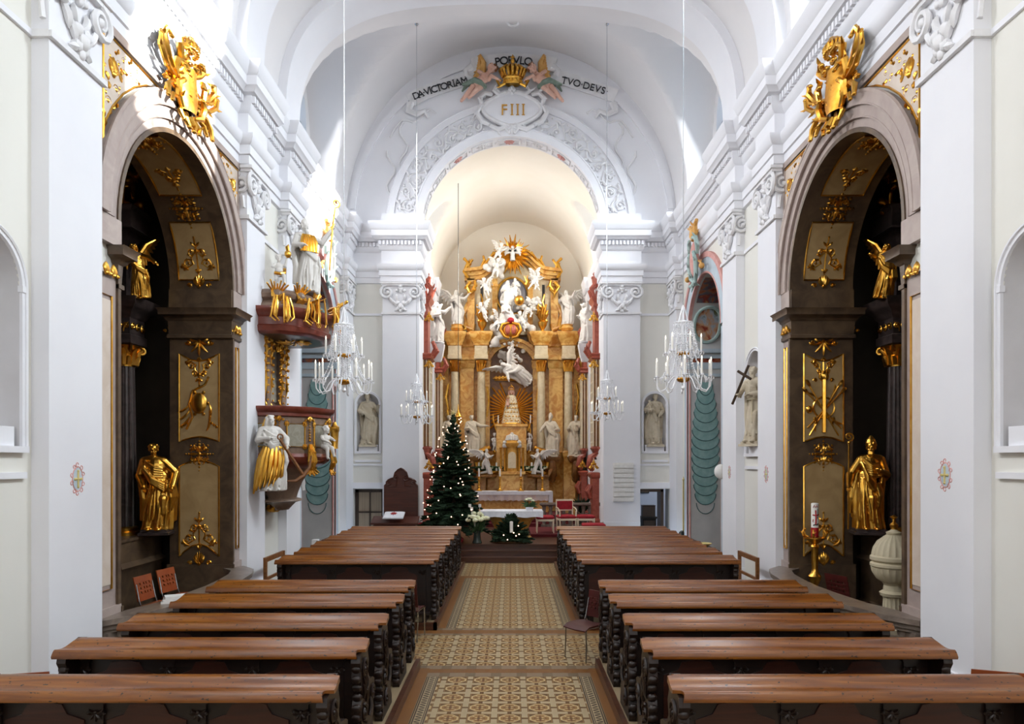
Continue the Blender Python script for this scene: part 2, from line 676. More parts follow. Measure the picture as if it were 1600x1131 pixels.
def o_cross(b, F, c, s, w):
    x, y = c
    dot(b, F, c, w * 2.2)
    for k in range(4):
        a = k * pi / 2
        L = s * (1.0 if k % 2 else 0.82)
        for j in range(3):
            dot(b, F, (x + cos(a) * L * (0.55 + 0.2 * j), y + sin(a) * L * (0.55 + 0.2 * j)), w * (1.5 - 0.3 * j))
        leaf(b, F, (x + cos(a) * .1 * s, y + sin(a) * .1 * s), a + .3, s * 0.45, w * 1.1, curl=-.2)
        leaf(b, F, (x + cos(a) * .1 * s, y + sin(a) * .1 * s), a - .3, s * 0.45, w * 1.1, curl=.2)
        d = a + pi / 4
        spiral(b, F, (x + cos(d) * s * 0.42, y + sin(d) * s * 0.42), s * 0.2, d + pi, 1.1, 1 if k % 2 else -1, w)
        dot(b, F, (x + cos(d) * s * 0.7, y + sin(d) * s * 0.7), w * 1.2)
        for g in (-.35, .35):
            leaf(b, F, (x + cos(d) * s * .35, y + sin(d) * s * .35), d + g, s * .34, w * .9, curl=g * .5)
            dot(b, F, (x + cos(a + g) * L * .62, y + sin(a + g) * L * .62), w * .9)


def o_fan(b, F, c, s, w, up=1):
    for k in range(-3, 4):
        a = pi / 2 * up + k * 0.42
        leaf(b, F, c, a, s * (1.0 - 0.08 * abs(k)), w * 1.3, curl=-0.12 * k * up)
    dot(b, F, c, w * 2)
    for q in (-1, 1):
        spiral(b, F, (c[0] + q * s * 0.75, c[1] + up * s * 0.06), s * 0.2, pi / 2 - q * pi / 2, 1.1, q * up, w)


def o_tri(b, F, c, s, w, up=1):
    """scrollwork pyramid standing on its base"""
    x, y = c
    line(b, F, [(x, y + up * s * t) for t in (0, .5, 1.0, 1.3)], w)
    for j in range(3):
        dot(b, F, (x, y + up * s * (0.8 + 0.25 * j)), w * (2.2 - 0.5 * j))
    for q in (-1, 1):
        spiral(b, F, (x + q * s * 0.2, y + up * s * 0.72), s * 0.16, pi / 2 * (1 + q), 1.2, -q * up, w)
        spiral(b, F, (x + q * s * 0.36, y + up * s * 0.30), s * 0.22, pi / 2 * (1 + q), 1.2, -q * up, w)
        line(b, F, [(x, y + up * s * .8), (x + q * s * .22, y + up * s * .55), (x + q * s * .2, y + up * s * .3), (x + q * s * .55, y + up * s * .08)], w)
        leaf(b, F, (x + q * s * .35, y + up * s * .1), (0 if q > 0 else pi), s * 0.35, w * 1.4, curl=q * up * .4)
        leaf(b, F, (x, y + up * s * .95), pi / 2 * up - q * .8, s * 0.25, w * 1.2, curl=0)
        dot(b, F, (x + q * s * .62, y + up * s * .2), w * 1.5)
        for k in range(4):
            leaf(b, F, (x + q * s * (.1 + .1 * k), y + up * s * (.75 - .17 * k)), up * (pi / 2 - q * (.5 + .2 * k)), s * .2, w, curl=-q * up * .2)
            dot(b, F, (x + q * s * (.2 + .1 * k), y + up * s * (.86 - .18 * k)), w * .9)
        leaf(b, F, (x + q * s * .12, y + up * s * .1), (pi if q > 0 else 0), s * .2, w * 1.3, curl=q * up * .5)


def o_vine(b, F, p0, p1, amp, w, n=5, seed=0):
    rnd = random.Random(seed)
    x0, y0 = p0
    x1, y1 = p1
    L = hypot(x1 - x0, y1 - y0)
    ux, uy = (x1 - x0) / L, (y1 - y0) / L
    pts = []
    for i in range(n * 6 + 1):
        t = i / (n * 6)
        q = amp * 0.5 * sin(t * n * pi)
        pts.append((x0 + ux * L * t - uy * q, y0 + uy * L * t + ux * q))
    line(b, F, pts, w * 0.8, n=4)
    for i in range(n):
        t = (i + 0.5) / n
        sg = 1 if i % 2 == 0 else -1
        c = (x0 + ux * L * t + uy * sg * amp * 0.25, y0 + uy * L * t - ux * sg * amp * 0.25)
        spiral(b, F, c, amp * 0.4, rnd.random() * 6, 1.25, sg, w, n=4)
        a = atan2(uy, ux)
        leaf(b, F, (x0 + ux * L * t - uy * sg * amp * .5, y0 + uy * L * t + ux * sg * amp * .5), a + sg * 0.5, L / n * 0.45, w * 1.2, n=4)
        leaf(b, F, (x0 + ux * L * t - uy * sg * amp * .4, y0 + uy * L * t + ux * sg * amp * .4), a + pi - sg * 0.4, L / n * 0.4, w * 1.2, n=4)
        dot(b, F, (x0 + ux * L * (t + .3 / n) + uy * sg * amp * .6, y0 + uy * L * (t + .3 / n) - ux * sg * amp * .6), w * 1.2)


def acanthus(b, pts, w, n=6, leaves=True, seed=0):
    """free-standing leafy scroll along 3D points"""
    rnd = random.Random(seed)
    pts = [Vector(p) for p in pts]
    m = len(pts)
    b.tube(pts, [w * (0.55 + 0.6 * sin(pi * (0.15 + 0.75 * i / (m - 1)))) for i in range(m)], n)
    b.ball(pts[-1], w * 0.9, 6, 5)
    if leaves:
        for i in range(1, m - 1):
            d = (pts[i + 1] - pts[i - 1]).normalized()
            r = Vector((rnd.uniform(-1, 1), rnd.uniform(-1, 1), rnd.uniform(-1, 1)))
            s = d.cross(r)
            if s.length < 1e-3:
                continue
            s.normalize()
            q = pts[i] + s * w * 2.4 + d * w * 1.6
            b.tube([pts[i], pts[i] + s * w * 1.4 + d * w * .4, q], [w * 0.6, w * 0.55, w * 0.12], 5)

# ================================================================== the building
def arc(cy, cz, r, a0=pi, a1=0.0, n=24):
    return [(cy + r * cos(a0 + (a1 - a0) * i / n), cz + r * sin(a0 + (a1 - a0) * i / n)) for i in range(n + 1)]


def fbox(b, F, a0, a1, b0, b1, h0, h1):
    vs = [F(a, q, h) for h in (h0, h1) for q in (b0, b1) for a in (a0, a1)]
    return b.add(vs, [(0, 1, 3, 2), (4, 6, 7, 5), (0, 4, 5, 1), (1, 5, 7, 3), (3, 7, 6, 2), (2, 6, 4, 0)])


def fpoly(b, F, pts, h0, h1):
    n = len(pts)
    vs = [F(p[0], p[1], h0) for p in pts] + [F(p[0], p[1], h1) for p in pts]
    return b.add(vs, [tuple(range(n)), tuple(range(2 * n - 1, n - 1, -1))] + [(i, (i + 1) % n, n + (i + 1) % n, n + i) for i in range(n)])


def ring(b, F, c, r0, r1, h0, h1, a0=pi, a1=0.0, n=36):
    """flat arch band"""
    o = arc(c[0], c[1], r1, a0, a1, n)
    i = arc(c[0], c[1], r0, a1, a0, n)
    rows = []
    for k in range(n + 1):
        p, q = o[k], i[n - k]
        rows.append([F(q[0], q[1], h0), F(q[0], q[1], h1), F(p[0], p[1], h1), F(p[0], p[1], h0)])
    b.sheet(rows, True)
    m = len(b.v)
    b.f.append((m - 4, m - 3, m - 2, m - 1))
    e = m - 4 * (n + 1)
    b.f.append((e + 3, e + 2, e + 1, e))
    return b


# floor, pew platforms, steps
b = B().add([(-4.7, -8, 0), (4.7, -8, 0), (4.7, 17.85, 0), (-4.7, 17.85, 0)], [(0, 1, 2, 3)])
struct('floor', b, M['tiles'])
for s, xi in ((-1, 1.14), (1, 1.05)):
    for y0, y1 in ((-3.0, 8.83), (10.76, 17.3)):
        x0, x1 = sorted((s * (xi + 0.055), s * 4.3))
        struct('floor_pew_platform', B().box(x0, x1, y0 + .055, y1, 0.002, 0.1), M['platform'])
        k = B()
        x0, x1 = sorted((s * xi, s * (xi + 0.055)))
        k.box(x0, x1, y0, y1, 0.002, 0.115)
        x0, x1 = sorted((s * xi, s * 4.3))
        k.box(x0, x1, y0, y0 + .055, 0.002, 0.115)
        struct('trim_platform_kerb', k, M['step'])
b = B()
for i in range(3):
    b.box(-3.3, 3.3, 17.82 + 0.25 * i, 19.4, 0.14 * i + .001, 0.14 * (i + 1) - .03)
    b.box(-3.33, 3.33, 17.79 + 0.25 * i, 19.4, 0.14 * (i + 1) - .03, 0.14 * (i + 1))
struct('floor_chancel_steps', b, M['step'])
b = B().box(-2.9, 2.9, 19.4, 27.9, 0.0, 0.42)
struct('floor_chancel', b, M['step'])
b = B().box(0.55, 2.6, 20.0, 22.2, 0.42, 0.5)
b.molded(-1.9, 1.9, 23.6, 25.6, [(0.6, .42), (.6, .54), (.3, .54), (.3, .66), (0, .66), (0, .76)])
struct('floor_altar_step', b, M['redcarpet'])

OPEN1, OPEN2 = (9.75, 5.35, 1.69), (16.7, 5.56, 1.5)
WALL, OUT = 4.57, 5.5
PILS = [(4.62, 5.48), (6.70, 7.57), (11.72, 12.57), (13.79, 14.67), (18.75, 19.6)]
ENT = [(0, 7.5), (.05, 7.52), (.05, 7.66), (.08, 7.67), (.08, 7.82), (.11, 7.84), (.15, 7.92), (.15, 7.99), (.03, 8.0), (.03, 8.36), (.08, 8.4),
       (.11, 8.48), (.11, 8.62), (.19, 8.64), (.23, 8.7), (.26, 8.72), (.26, 8.87), (.29, 8.9), (.31, 8.98), (.34, 9.04), (.34, 9.1), (0, 9.11)]


def capital(b, F, hw, z0=6.62, z1=7.5):
    fbox(b, F, -hw - .03, hw + .03, z0, z0 + .06, -.1, .045)
    fbox(b, F, -hw - .06, hw + .06, z1 - .05, z1, -.1, .10)
    fbox(b, F, -hw - .03, hw + .03, z1 - .1, z1 - .05, -.1, .07)
    H = z1 - z0
    for q in (-1, 1):
        spiral(b, F, (q * hw * .76, z1 - .1 - H * .2), H * .22, pi / 2, 1.7, -q, .040, 6, .03)
        pts = [(q * hw * .62, z1 - .1 - H * .36), (q * hw * .45, z0 + H * .42), (q * hw * .2, z0 + H * .3), (0, z0 + H * .22)]
        for i in range(3):
            leaf(b, F, pts[i], atan2(pts[i + 1][1] - pts[i][1], pts[i + 1][0] - pts[i][0]), H * .26, .042, 0, q * .1)
        dot(b, F, (q * hw * .17, z0 + H * .34), .075)
        dot(b, F, (q * hw * .13, z0 + H * .17), .065)
        leaf(b, F, (q * hw * .1, z0 + H * .42), pi / 2 - q * .9, H * .22, .04, 0, q * .3)
        leaf(b, F, (q * hw * .14, z0 + H * .18), -pi / 2 + q * .5, H * .14, .04, 0, q * .3)
        dot(b, F, (q * hw * .2, z1 - H * .26), .045)
        leaf(b, F, (0, z1 - H * .3), pi / 2 + q * .7, H * .2, .03, 0, -q * .3)
    for k in range(3):
        dot(b, F, (0, z1 - .12 - k * H * .08), .065 - .008 * k)
    dot(b, F, (0, z0 + H * .24), .09)
    dot(b, F, (0, z0 + H * .1), .06)


def niche(b, fr, F, hw, z0, zs, dep):
    """hollow niche with a fluted shell vault; fr collects the raised frame"""
    n = 26
    rows = []
    for i in range(5):
        z = z0 + (zs - z0) * i / 4
        rows.append([F(-hw * cos(pi * k / n), z, -dep * sin(pi * k / n)) for k in range(n + 1)])
    for j in range(1, 13):
        ps = pi / 2 * j / 12
        row = []
        for k in range(n + 1):
            ph = pi * k / n
            a, h, z = -cos(ph) * cos(ps), sin(ph) * cos(ps), sin(ps)
            an = atan2(z, -a)
            g = 1 - 0.13 * abs(sin(5.5 * an)) * min(1, h * 1.5 + 0.1 * z)
            row.append(F(a * hw, zs + z * hw * (1 if h < .05 else g), -dep * h * g))
        rows.append(row)
    b.sheet(rows)
    b.add([F(-hw, z0, 0), F(hw, z0, 0), F(hw, z0, -dep), F(-hw, z0, -dep)], [(0, 1, 2, 3)])
    o = [(-hw, z0), (-hw, zs)] + arc(0, zs, hw, pi, 0, 20) + [(hw, zs), (hw, z0)]
    w = .05
    for (x0, x1) in ((-hw - w, -hw), (hw, hw + w)):
        fbox(fr, F, x0, x1, z0, zs, -.01, .03)
        fbox(fr, F, x0 - .01, x1 + .01, zs - .04, zs + .02, -.01, .04)
    ring(fr, F, (0, zs), hw, hw + w, -.01, .03)
    line(fr, F, [(-hw - w, z0), (-hw - w, zs)] + arc(0, zs, hw + w, pi, 0, 20) + [(hw + w, zs), (hw + w, z0)], .015, .03)
    fbox(fr, F, -hw - w, hw + w, z0 - .06, z0, -.01, .06)
    fbox(fr, F, -hw * .85, hw * .85, z0, z0 + .18, -dep * .75, 0.0)
    fbox(fr, F, -hw - w, hw + w, z0 - .3, z0 - .24, -.01, .04)


SIDE = {-1: 'left', 1: 'right'}
for s in (-1, 1):
    nm = SIDE[s]
    lo, hi = sorted((s * WALL, s * OUT))
    w = B()
    c1, c2 = OPEN1, OPEN2
    NA, NB = 6.09, 13.18
    up = lambda c, z: [(c - .45, 2.73), (c - .45, z)] + arc(c, z, .45, pi, pi / 2, 10)
    dn = lambda c, z: arc(c, z, .45, pi / 2, 0, 10) + [(c + .45, z), (c + .45, 2.73)]
    w.prism([(-8, 0), (NA, 0), (NA, 2.73)] + up(NA, 4.2) + [(NA, 9.1), (-8, 9.1)], 'x', lo, hi)
    w.prism([(NA, 0), (c1[0] - c1[2], 0)] + arc(*c1, n=36) + [(c1[0] + c1[2], 0), (NB, 0), (NB, 2.73)] + up(NB, 4.2) + [(NB, 9.1), (NA, 9.1)] + dn(NA, 4.2) + [(NA, 2.73)], 'x', lo, hi)
    w.prism([(NB, 0), (c2[0] - c2[2], 0)] + arc(*c2, n=36) + [(c2[0] + c2[2], 0), (20.1, 0), (20.1, 9.1), (NB, 9.1)] + dn(NB, 4.2) + [(NB, 2.73)], 'x', lo, hi)
    wall = struct('wall_' + nm, w, M['wallcream'])
    for c in (NA, NB):
        nb, fr = B(), B()
        niche(nb, fr, frame((s * WALL, c, 0), (0, 1, 0), (0, 0, 1), (-s, 0, 0)), .45, 2.73, 4.2, .38)
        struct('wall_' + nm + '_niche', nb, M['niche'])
        struct('trim_' + nm + '_niche_frame', fr, M['plaster'])
    # pilasters with their capitals
    for y0, y1 in PILS:
        pb, cb = B(), B()
        x0, x1 = sorted((s * 4.4, s * 4.6))
        pb.box(x0, x1, y0, y1, 0, 7.5)
        q0, q1 = sorted((s * 4.36, s * 4.6))
        pb.box(q0, q1, y0 - .03, y1 + .03, 0, .5)
        capital(cb, frame((s * 4.4, (y0 + y1) / 2, 0), (0, 1, 0), (0, 0, 1), (-s, 0, 0)), (y1 - y0) / 2)
        F = frame((s * 4.5, y0, 0), (s, 0, 0), (0, 0, 1), (0, -1, 0))
        spiral(cb, F, (0.0, 7.2), .17, pi / 2, 1.7, s, .036, 6, .01)
        fbox(cb, F, -.12, .12, 6.615, 6.685, -.02, .037)
        line(cb, F, [(-.03, 7.0), (-.05, 6.8)], .03)
        pil = struct('wall_' + nm + '_pilaster', pb, M['plaster'])
        obj('capital', cb, M['stucco'], pil)
    # plain frames on the wall strips between the pilasters
    for y0, y1 in ((5.48, 6.70), (12.57, 13.79)):
        pb = B()
        F = frame((s * WALL, 0, 0), (0, 1, 0), (0, 0, 1), (-s, 0, 0))
        fbox(pb, F, y0, y1, 6.62, 6.68, 0, .03)
        struct('trim_' + nm + '_band', pb, M['plaster'])
    # entablature and cornice
    e = B()
    def run(y0, y1, off, ends):
        rows = []
        for p, z in ENT:
            q = p if ends else 0
            u = WALL - off - p
            rows.append([(s * (WALL + .05), y0 - q, z), (s * u, y0 - q, z), (s * u, y1 + q, z), (s * (WALL + .05), y1 + q, z)])
        e.sheet(rows, True)
    run(-8, 19.6, 0, False)
    for y0, y1 in PILS:
        run(y0, y1, .17, True)
    for i in range(-40, 104):
        y = 9.0 + i * .105
        if y < 3 or y > 19.3:
            continue
        inp = any(a - .12 < y < c + .12 for a, c in PILS)
        u = WALL - (.17 if inp else 0) - .11
        x0, x1 = sorted((s * u, s * (u - .055)))
        e.box(x0, x1, y, y + .06, 8.5, 8.61)
    struct('trim_' + nm + '_cornice', e, M['plaster'])
    # wall with the high windows
    lo2, hi2 = sorted((s * 5.2, s * 5.42))
    w = B()
    pts = [(-8, 9.05)]
    for c in (2.4, 9.75, 16.7):
        pts += [(c - 1.15, 9.05), (c - 1.15, 11.1)] + arc(c, 11.1, 1.15, pi, 0, 20) + [(c + 1.15, 9.05)]
    pts += [(20.1, 9.05), (20.1, 14.6), (-8, 14.6)]
    w.prism(pts, 'x', lo2, hi2)
    w.box(*sorted((s * 4.5, s * 5.45)), -8, 20.1, 9.0, 9.1)
    struct('wall_' + nm + '_clerestory', w, M['vault'])
    for i, c in enumerate((2.4, 9.75, 16.7)):
        root = thing('window_%d' % (i + 1 + (3 if s > 0 else 0)), 'arched high window', 'window')
        del root['label'], root['category']
        root['kind'] = 'structure'
        g = B()
        g.prism([(c - 1.15, 9.05)] + arc(c, 11.1, 1.15, pi, 0, 20) + [(c + 1.15, 9.05)], 'x', s * 5.36, s * 5.365)
        obj('pane', g, M['pane'], root)
        g = B()
        for k in (-.58, 0, .58):
            g.box(s * 5.33, s * 5.37, c + k - .018, c + k + .018, 9.1, 11.1 + sqrt(1.15 ** 2 - k * k))
        for k in range(5):
            z = 9.5 + k * .55
            hw = 1.15 if z < 11.1 else sqrt(max(.01, 1.15 ** 2 - (z - 11.1) ** 2))
            g.box(s * 5.33, s * 5.37, c - hw, c + hw, z - .015, z + .015)
        obj('frame', g, M['steel'], root)

struct('wall_back', B().box(-5.5, 5.5, -8.3, -8.0, 0, 14.6), M['plaster'])


# ------------------------------------------------------------------ vaults
def superz(x, a, rise, n):
    t = min(1.0, abs(x) / a)
    return rise * (1 - t ** n) ** (1 / n)


def vault(name, mat, a, ext, z0, main, luns, ya, yb):
    xs = []
    for i in range(61):
        xs.append(a * sin(pi / 2 * (i / 30 - 1)))
    xs = [-ext, -(ext + a) / 2] + xs + [(ext + a) / 2, ext]
    ys = set([ya, yb])
    for c, hw, zz, rise, n in luns:
        for i in range(31):
            ys.add(round(c - hw * cos(pi * i / 30), 4))
    k = int((yb - ya) / .35)
    for i in range(k + 1):
        ys.add(round(ya + (yb - ya) * i / k, 4))
    ys = sorted(ys)
    rows = []
    for y in ys:
        lz = z0
        for c, hw, zz, rise, n in luns:
            if abs(y - c) < hw:
                lz = max(lz, zz + superz(y - c, hw, rise, n))
        rows.append([(x, y, max(lz, z0 + (main(x, y) if abs(x) <= a else 0))) for x in xs])
    struct(name, B().sheet(rows), mat, ang=50)


def nave_main(x, y):
    k = min(1, max(0, (y - 14.67) / (19.6 - 14.67)))
    k = k * k * (3 - 2 * k)
    return superz(x, 4.6, 3.25 + 1.78 * k, 2.95 - .85 * k)


vault('ceiling', M['vault'], 4.6, 5.25, 9.1, nave_main, [(2.4, 1.75, 9.3, 3.3, 2.3), (9.75, 1.8, 9.3, 3.3, 2.3), (16.72, 1.6, 9.3, 3.5, 2.3)], -8, 19.65)
for y0, y1 in [(4.62, 5.48), (6.70, 7.57), (11.72, 12.57), (13.79, 14.67)]:
    b = B()
    rows = []
    for i in range(61):
        x = 4.42 * sin(pi / 2 * (i / 30 - 1))
        z = 9.1 + superz(x, 4.42, 3.0, 3.1)
        x2 = x * 4.75 / 4.42
        z2 = 9.1 + superz(x2, 4.75, 3.55, 2.9)
        rows.append([(x, y0, z), (x, y1, z), (x2, y1, z2), (x2, y0, z2)])
    b.sheet(rows, True)
    struct('ceiling_rib', b, M['plaster'], ang=50)

# ------------------------------------------------------------------ chancel wall with the triumphal arch
YF, YW, YB = 19.4, 19.6, 20.15
for s in (-1, 1):
    w = B()
    N = 3.99
    a = lambda p: [(s * x, z) for x, z in p]
    w.prism(a([(2.57, 0), (3.55, 0), (3.55, 1.8), (N, 1.8), (N, 2.85), (N - .31, 2.85), (N - .31, 4.15)] + arc(N, 4.15, .31, pi, pi / 2, 10) + [(N, 9.1), (2.57, 9.1)]), 'y', YW, YB)
    w.prism(a([(4.4, 0), (4.6, 0), (4.6, 9.1), (N, 9.1)] + arc(N, 4.15, .31, pi / 2, 0, 10) + [(N + .31, 4.15), (N + .31, 2.85), (N, 2.85), (N, 1.8), (4.4, 1.8)]), 'y', YW, YB)
    struct('wall_chancel_' + SIDE[s], w, M['wallcream'])
    nb, fr = B(), B()
    niche(nb, fr, frame((s * N, YW, 0), (1, 0, 0), (0, 0, 1), (0, -1, 0)), .31, 2.85, 4.15, .3)
    F = frame((s * N, YW, 0), (1, 0, 0), (0, 0, 1), (0, -1, 0))
    fbox(fr, F, -.44, .44, 1.82, 1.98, 0, .05)
    fbox(fr, F, -.44, .44, 2.45, 2.5, 0, .04)
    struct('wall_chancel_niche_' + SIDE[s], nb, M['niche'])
    struct('trim_chancel_niche_frame_' + SIDE[s], fr, M['plaster'])
    p, c = B(), B()
    x0, x1 = sorted((s * 2.54, s * 3.55))
    p.box(x0, x1, YF, YB, 0, 7.5)
    p.box(x0, x1, YF - .03, YW, 0, .9)
    fbox(p, frame((s * N, YW, 0), (1, 0, 0), (0, 0, 1), (0, -1, 0)), -.44, .6, 6.62, 6.68, 0, .03)
    capital(c, frame((s * 3.045, YF, 0), (1, 0, 0), (0, 0, 1), (0, -1, 0)), .505)
    capital(c, frame((s * 2.54, (YF + YB) / 2 + .05, 0), (0, 1, 0), (0, 0, 1), (-s, 0, 0)), .3)
    e = B()
    u0, u1 = sorted((s * 3.4, s * 4.7))
    e.molded(u0, u1, YW, YB, ENT)
    e.molded(x0, x1, YF, YB, ENT)
    k = s * 2.6
    for i in range(22):
        x = 2.46 + i * .1
        yy = YF if x < 3.6 else YW
        e.box(*sorted((s * x, s * (x + .058))), yy - .165, yy - .1, 8.5, 8.61)
    struct('wall_chancel_pilaster_' + SIDE[s], p, M['plaster'])
    struct('trim_chancel_capitals_' + SIDE[s], c, M['stucco'])
    struct('trim_chancel_cornice_' + SIDE[s], e, M['plaster'])
w = B()
w.prism([(-4.7, 9.08), (-2.5, 9.08)] + arc(0, 9.1, 2.5, n=40) + [(2.5, 9.08), (4.7, 9.08), (4.7, 14.8), (-4.7, 14.8)], 'y', YW, YB)
struct('wall_chancel_arch', w, M['plaster'])
FA = frame((0, YW, 0), (1, 0, 0), (0, 0, 1), (0, -1, 0))
b = B()
ring(b, FA, (0, 9.1), 2.48, 2.68, -.02, .10)
ring(b, FA, (0, 9.1), 2.68, 3.28, -.02, .04)
ring(b, FA, (0, 9.1), 3.28, 3.46, -.02, .09)
line(b, FA, arc(0, 9.1, 2.7, pi, 0, 40), .03, .08)
line(b, FA, arc(0, 9.1, 3.46, pi, 0, 40), .03, .06)
for s in (-1, 1):
    fbox(b, FA, min(s * 2.4, s * 3.6), max(s * 2.4, s * 3.6), 9.1, 9.42, -.02, .14)
ring(b, FA, (0, 9.3), 4.35, 4.5, -.02, .06, pi * .98, pi * .02, 48)
struct('trim_chancel_arch_band', b, M['plaster'])
b = B()


def FP(a, q, h=0.0):            # polar frame on the arch band: a = arc length, q = radius
    t = pi - a / 3.0
    return FA(q * cos(t), 9.1 + q * sin(t), h + .05)


for sg in (0, 1):
    a0, a1 = (.35, 3.95) if sg == 0 else (9.07, 5.47)
    o_vine(b, FP, (a0, 2.98), (a1, 2.98), .34, .030, 9, 3)
    for k in range(16):
        t = a0 + (a1 - a0) * (k + .5) / 16
        dot(b, FP, (t, 3.2), .028)
        dot(b, FP, (t + .05, 2.76), .028)
        leaf(b, FP, (t, 2.98), 1.2 + k, .2, .03)
# faint ribbons trailing on the wall either side
for s in (-1, 1):
    for k, (x, z) in enumerate(((3.0, 12.0), (3.35, 11.2))):
        line(b, FA, [(s * (x + .12 * sin(i * 1.1 + k)), z - i * .16) for i in range(10)], .035, 0)
    line(b, FA, [(s * (2.1 + .16 * i), 12.25 + .12 * sin(i * 1.3) - .03 * i * i * .3) for i in range(9)], .03, 0)
struct('trim_chancel_arch_stucco', b, M['stucco'])
# coffered soffit
b, g = B(), B()


def FSof(a, q, h=0.0):
    t = pi - a / 2.5
    return Vector((-(0) + (2.5 - h) * cos(t), YW + q, 9.1 + (2.5 - h) * sin(t)))


for k in range(9):
    a0 = .45 + k * .78
    a1 = a0 + .6
    line(b, FSof, [(a0, .12), ((a0 + a1) / 2, .12), (a1, .12), (a1, .43), ((a0 + a1) / 2, .43), (a0, .43)], .025, 0, 5, True)
    if k in (2, 4, 6):
        o_cross(g, FSof, ((a0 + a1) / 2, .275), .16, .022)
    else:
        o_cross(b, FSof, ((a0 + a1) / 2, .275), .2, .022)
for k in range(1, 9):
    dot(b, FSof, (.45 + k * .78 - .09, .27), .03)
struct('trim_chancel_soffit', b, M['stucco'])
struct('trim_chancel_soffit_painted', g, M['pink'])

# ------------------------------------------------------------------ chancel
for s in (-1, 1):
    lo, hi = sorted((s * 2.9, s * 3.3))
    w = B()
    w.box(lo, hi, YB - .05, 22.4, 0, 12.4)
    w.box(lo, hi, 24.6, 28.2, 0, 12.4)
    w.box(lo, hi, 22.4, 24.6, 0, 9.2)
    w.prism([(22.4, 10.6)] + arc(23.5, 10.0, 1.05, pi * .8, pi * .2, 12) + [(24.6, 10.6), (24.6, 12.4), (22.4, 12.4)], 'x', lo, hi)
    struct('wall_sanctuary_' + SIDE[s], w, M['plaster'])
    e = B()
    for y0, y1, off in ((20.15, 27.9, 0), (20.9, 21.5, .12), (25.2, 25.8, .12)):
        rows = []
        for p, z in [(q * .6, zz) for q, zz in ENT]:
            u = 2.9 - off - p
            qq = p if off else 0
            rows.append([(s * 2.95, y0 - qq, z), (s * u, y0 - qq, z), (s * u, y1 + qq, z), (s * 2.95, y1 + qq, z)])
        e.sheet(rows, True)
        if off:
            e.box(*sorted((s * 2.95, s * 2.78)), y0, y1, .42, 7.5)
            capital(e, frame((s * 2.78, (y0 + y1) / 2, 0), (0, 1, 0), (0, 0, 1), (-s, 0, 0)), .3)
    struct('trim_sanctuary_cornice_' + SIDE[s], e, M['plaster'])
    root = thing('window_%d' % (7 if s < 0 else 8), '', '')
    del root['label'], root['category']
    root['kind'] = 'structure'
    g = B().prism([(22.4, 9.2), (22.4, 10.6)] + arc(23.5, 10.0, 1.05, pi * .8, pi * .2, 12) + [(24.6, 10.6), (24.6, 9.2)], 'x', s * 3.2, s * 3.205)
    obj('pane', g, M['pane'], root)
    g = B()
    for k in (22.95, 23.5, 24.05):
        g.box(*sorted((s * 3.18, s * 3.22)), k - .015, k + .015, 9.2, 11.0)
    for z in (9.6, 10.1, 10.6):
        g.box(*sorted((s * 3.18, s * 3.22)), 22.4, 24.6, z - .012, z + .012)
    obj('frame', g, M['steel'], root)
vault('ceiling_chancel', M['vaultwarm'], 2.9, 3.25, 9.1, lambda x, y: superz(x, 2.9, 2.95, 2.0), [(23.5, 1.15, 9.2, 2.0, 2.0)], YB - .03, 28.0)
struct('wall_sanctuary_back', B().box(-3.3, 3.3, 27.9, 28.2, 0, 12.6), M['vaultwarm'])


# ------------------------------------------------------------------ side chapels
def FJ(s, Y):       # a = distance from the axis of the nave, b = height, facing the entrance
    return lambda a, b_, h=0.0: Vector((s * a, Y - h, b_))


